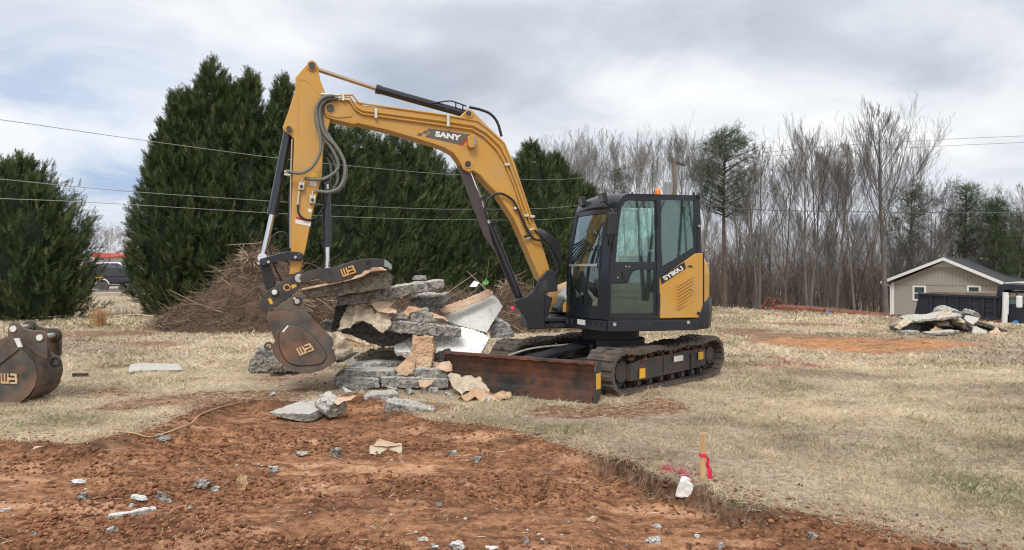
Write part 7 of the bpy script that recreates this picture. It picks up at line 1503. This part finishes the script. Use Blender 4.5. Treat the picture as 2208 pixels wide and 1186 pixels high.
for i, (L, pts, mt_, Yd) in enumerate([('grey fabric sheet trailing at the left end of the far heap', [(190, 770), (340, 620), (400, 595), (460, 625), (520, 680), (460, 710), (390, 735), (300, 790)], 'kraftpale', K), ('pink crumpled paper on the left shoulder of the far heap', [(820, 605), (880, 545), (920, 530), (990, 560), (1010, 515), (1080, 520), (1100, 560), (1000, 595), (900, 610)], 'pinkpaper', K+.1), ('tan paper in the hollow of the far heap', [(740, 840), (830, 770), (920, 750), (950, 800), (860, 825), (800, 850)], 'kraft', K-.1), ('crumpled tan paper at the centre of the far heap', [(1150, 650), (1210, 620), (1290, 640), (1300, 690), (1240, 700), (1180, 690)], 'kraftpale', K-.1), ('crumpled paper on the grass at the right end of the far heap', [(1560, 880), (1640, 845), (1720, 825), (1800, 820), (1840, 850), (1900, 825), (1955, 850), (1930, 895), (1870, 885)], 'pinkpaper', K-.2)]):
    px = cr(*pts); us = [p[0] for p in px]; vb = max(p[1] for p in px); vt = min(p[1] for p in px); sheet(L, px, ((min(us), vb, Yd), (max(us), vb, Yd), ((min(us)+max(us))/2, vt, Yd+.35)), mt_, .10, seed=60+i, step=.09)
# ------------------------------------------------ left gap: road, covered boat on trailer, car, far buildings
d7 = crop(160, 500, 7.41)
mb = MB(); mb.add([(-60, 56.5, .045), (-4, 56.5, .045), (-4, 63, .045), (-60, 63, .045)], [(0, 1, 2, 3)]); z0 = gh(-30, 58); 
rdm = mb.build('road', mat('pale_road_surface', (.42, .41, .40), .9, var=.1), origin=(0, 0, 0)); rdm.location.z = max(z0, gh(-20, 62))+.03; tag(rdm, 'pale road beyond the gap in the trees', kind='structure')
def vp(p, Yd): return P(p[0], p[1], Yd)
Yq = 57.5; bt = root('boat', (vp(d7((600, 800))[0], Yq).x, Yq+1, gh(-30, Yq)), 'boat under a dark fitted cover, on a trailer in the gap between the evergreens', 'boat')
def zp(pts, Yd, dep, mt, nm, par, bev=0): mb = MB(); mb.prism([vp(p, Yd) for p in d7(*pts)], (0, dep, 0)); return mb.build(nm, mt, par, bev=bev)
HULL = mat('navy_hull', (.015, .018, .035), .3, coat=.3); CV = mat('dark_boat_cover', (.045, .05, .06), .8, var=.2)
zp([(100, 715), (975, 712), (960, 770), (910, 806), (700, 835), (440, 830), (250, 800), (120, 770)], Yq, 2.0, HULL, 'hull', bt, .15)
zp([(60, 700), (180, 585), (240, 532), (340, 505), (400, 530), (500, 562), (600, 572), (710, 562), (800, 592), (900, 650), (972, 700), (970, 716), (80, 716)], Yq-.05, 2.1, CV, 'cover', bt, .12)
zp([(330, 718), (480, 718), (480, 740), (350, 744)], Yq-.06, .03, M['sign_yellow'], 'hull_stripe', bt); zp([(190, 590), (320, 590), (320, 602), (190, 602)], Yq-.3, .2, M['white'], 'side_rail', bt)
bt2 = root('boat_trailer', (vp(d7((600, 900))[0], Yq).x, Yq+1, gh(-30, Yq)), 'black boat trailer with white fender under the covered boat', 'boat trailer')
zp([(100, 845), (880, 845), (880, 870), (100, 872)], Yq+.1, .12, M['steel'], 'frame_rail', bt2); zp([(100, 845), (880, 845), (880, 870), (100, 872)], Yq+1.7, .12, M['steel'], 'frame_rail', bt2)
for (x, y, r) in ((450, 868, .42), (762, 890, .30)):
    c = vp(d7((x, y))[0], Yq); mb = MB(); mb.tube([c, c+Vector((0, .25, 0))], r, 22); w_ = mb.build('wheel', M['rubber'], bt2, bev=.03); mb = MB(); mb.tube([c-Vector((0, .01, 0)), c+Vector((0, .02, 0))], r*.5, 16); mb.build('rim', M['steel'], w_)
mb = MB(); c = vp(d7((450, 868))[0], Yq-.03); N_ = 10; vs = []
for k in range(N_+1): an = math.pi*(.08+.84*k/N_); vs += [c+Vector((math.cos(an)*.50, 0, math.sin(an)*.52)), c+Vector((math.cos(an)*.50, .30, math.sin(an)*.52)), c+Vector((math.cos(an)*.58, 0, math.sin(an)*.60)), c+Vector((math.cos(an)*.58, .30, math.sin(an)*.60))]
mb.add(vs, [[k*4+a, k*4+b, k*4+4+b, k*4+4+a] for k in range(N_) for a, b in ((0, 1), (1, 3), (3, 2), (2, 0))]); mb.build('fender', M['white'], bt2)
SIL = mat('white_car_paint', (.62, .64, .66), .25, coat=.6); cr2 = root('parked_car', (vp(d7((650, 900))[0], 61.5).x, 62.4, gh(-28, 62)), 'white car parked behind the covered boat', 'car')
zp([(180, 560), (300, 520), (420, 482), (700, 484), (800, 520), (890, 560), (900, 660), (1010, 690), (1060, 720), (1060, 850), (180, 850)], 61.5, 1.8, SIL, 'body', cr2, .12)
zp([(440, 500), (560, 500), (560, 556), (400, 556)], 61.48, .03, bpy.data.materials['dark_pane'], 'window', cr2); zp([(575, 500), (700, 502), (790, 556), (575, 556)], 61.48, .03, bpy.data.materials['dark_pane'], 'window', cr2)
for x in (320, 940): c = vp(d7((x, 880))[0], 61.45); mb = MB(); mb.tube([c, c+Vector((0, .22, 0))], .33, 20); mb.build('wheel', M['rubber'], cr2)
YR = 150; rb_ = root('store_building', (vp(d7((450, 470))[0], YR).x, YR+4, gh(-95, YR)), 'distant low building with a faded red roof beyond the covered boat', 'building')
zp([(200, 400), (640, 405), (640, 480), (200, 480)], YR, 8, mat('pale_store_wall', (.55, .56, .56), .8), 'wall', rb_); zp([(280, 335), (400, 332), (580, 350), (640, 385), (640, 408), (270, 404)], YR-1, 9, mat('faded_red_roof', (.50, .09, .07), .7), 'roof', rb_); zp([(340, 425), (470, 425), (470, 445), (340, 445)], YR-.1, .1, bpy.data.materials['dark_pane'], 'shopfront', rb_)
wh = root('white_house', (vp(d7((760, 470))[0], YR+5).x, YR+9, gh(-90, YR)), 'distant white gabled house right of the red roof', 'house')
zp([(600, 375), (740, 290), (900, 380), (905, 480), (600, 480)], YR+5, 8, M['white'], 'wall', wh); zp([(575, 378), (740, 278), (925, 384), (925, 396), (740, 292), (575, 390)], YR+4.6, 8.8, mat('grey_far_roof', (.42, .42, .43), .8), 'roof', wh); zp([(718, 388), (826, 388), (826, 425), (718, 425)], YR+4.9, .1, bpy.data.materials['dark_pane'], 'window', wh)
# rough weeds, sedge and litter at the field edge
g = np.random.default_rng(61); S_ = []; T_ = []
def weed(cx, cy, n, hh, sp, c0, c1):
    for k in range(n):
        x_ = cx+g.normal()*sp; y_ = cy+g.normal()*sp*.8; z_ = gh(x_, y_); d = np.array([g.normal()*.18, g.normal()*.18, 1.0]); L = hh*(.4+.7*g.random()); p = np.array([x_, y_, z_]); c = c0+(c1-c0)*g.random()
        for s in range(2): q = p+d*L/2; S_.append([*p, *q, .007*(1-.3*s), .004]); T_.append(c); p = q; d = d+np.array([g.normal()*.2, g.normal()*.2, -.1])
p = G(215, 706); weed(p.x, p.y, 160, .55, .10, .78, .9)
for k in range(170): u = g.uniform(120, 350); v = g.uniform(640, 694); p = G(u, v, -.2); weed(p.x, p.y, 9, .35, .5, .2, .6)
for k in range(120): u = g.uniform(560, 1580); p = G(u, g.uniform(694, 716)); weed(p.x, p.y, 6, .16, .3, .2, .7)
V, fq, n = segs_mesh(S_); tag(npobj('dry_weeds', V, fq, tintmat('dry_weed_stalks', [(0, (.13, .11, .07)), (.3, (.26, .21, .13)), (.6, (.36, .29, .18)), (.85, (.48, .27, .12)), (1, (.5, .3, .14))]), origin=(0, 0, 0), tint=np.tile(np.array(T_), 6)), 'dry weeds and orange sedge along the left field edge', kind='stuff')
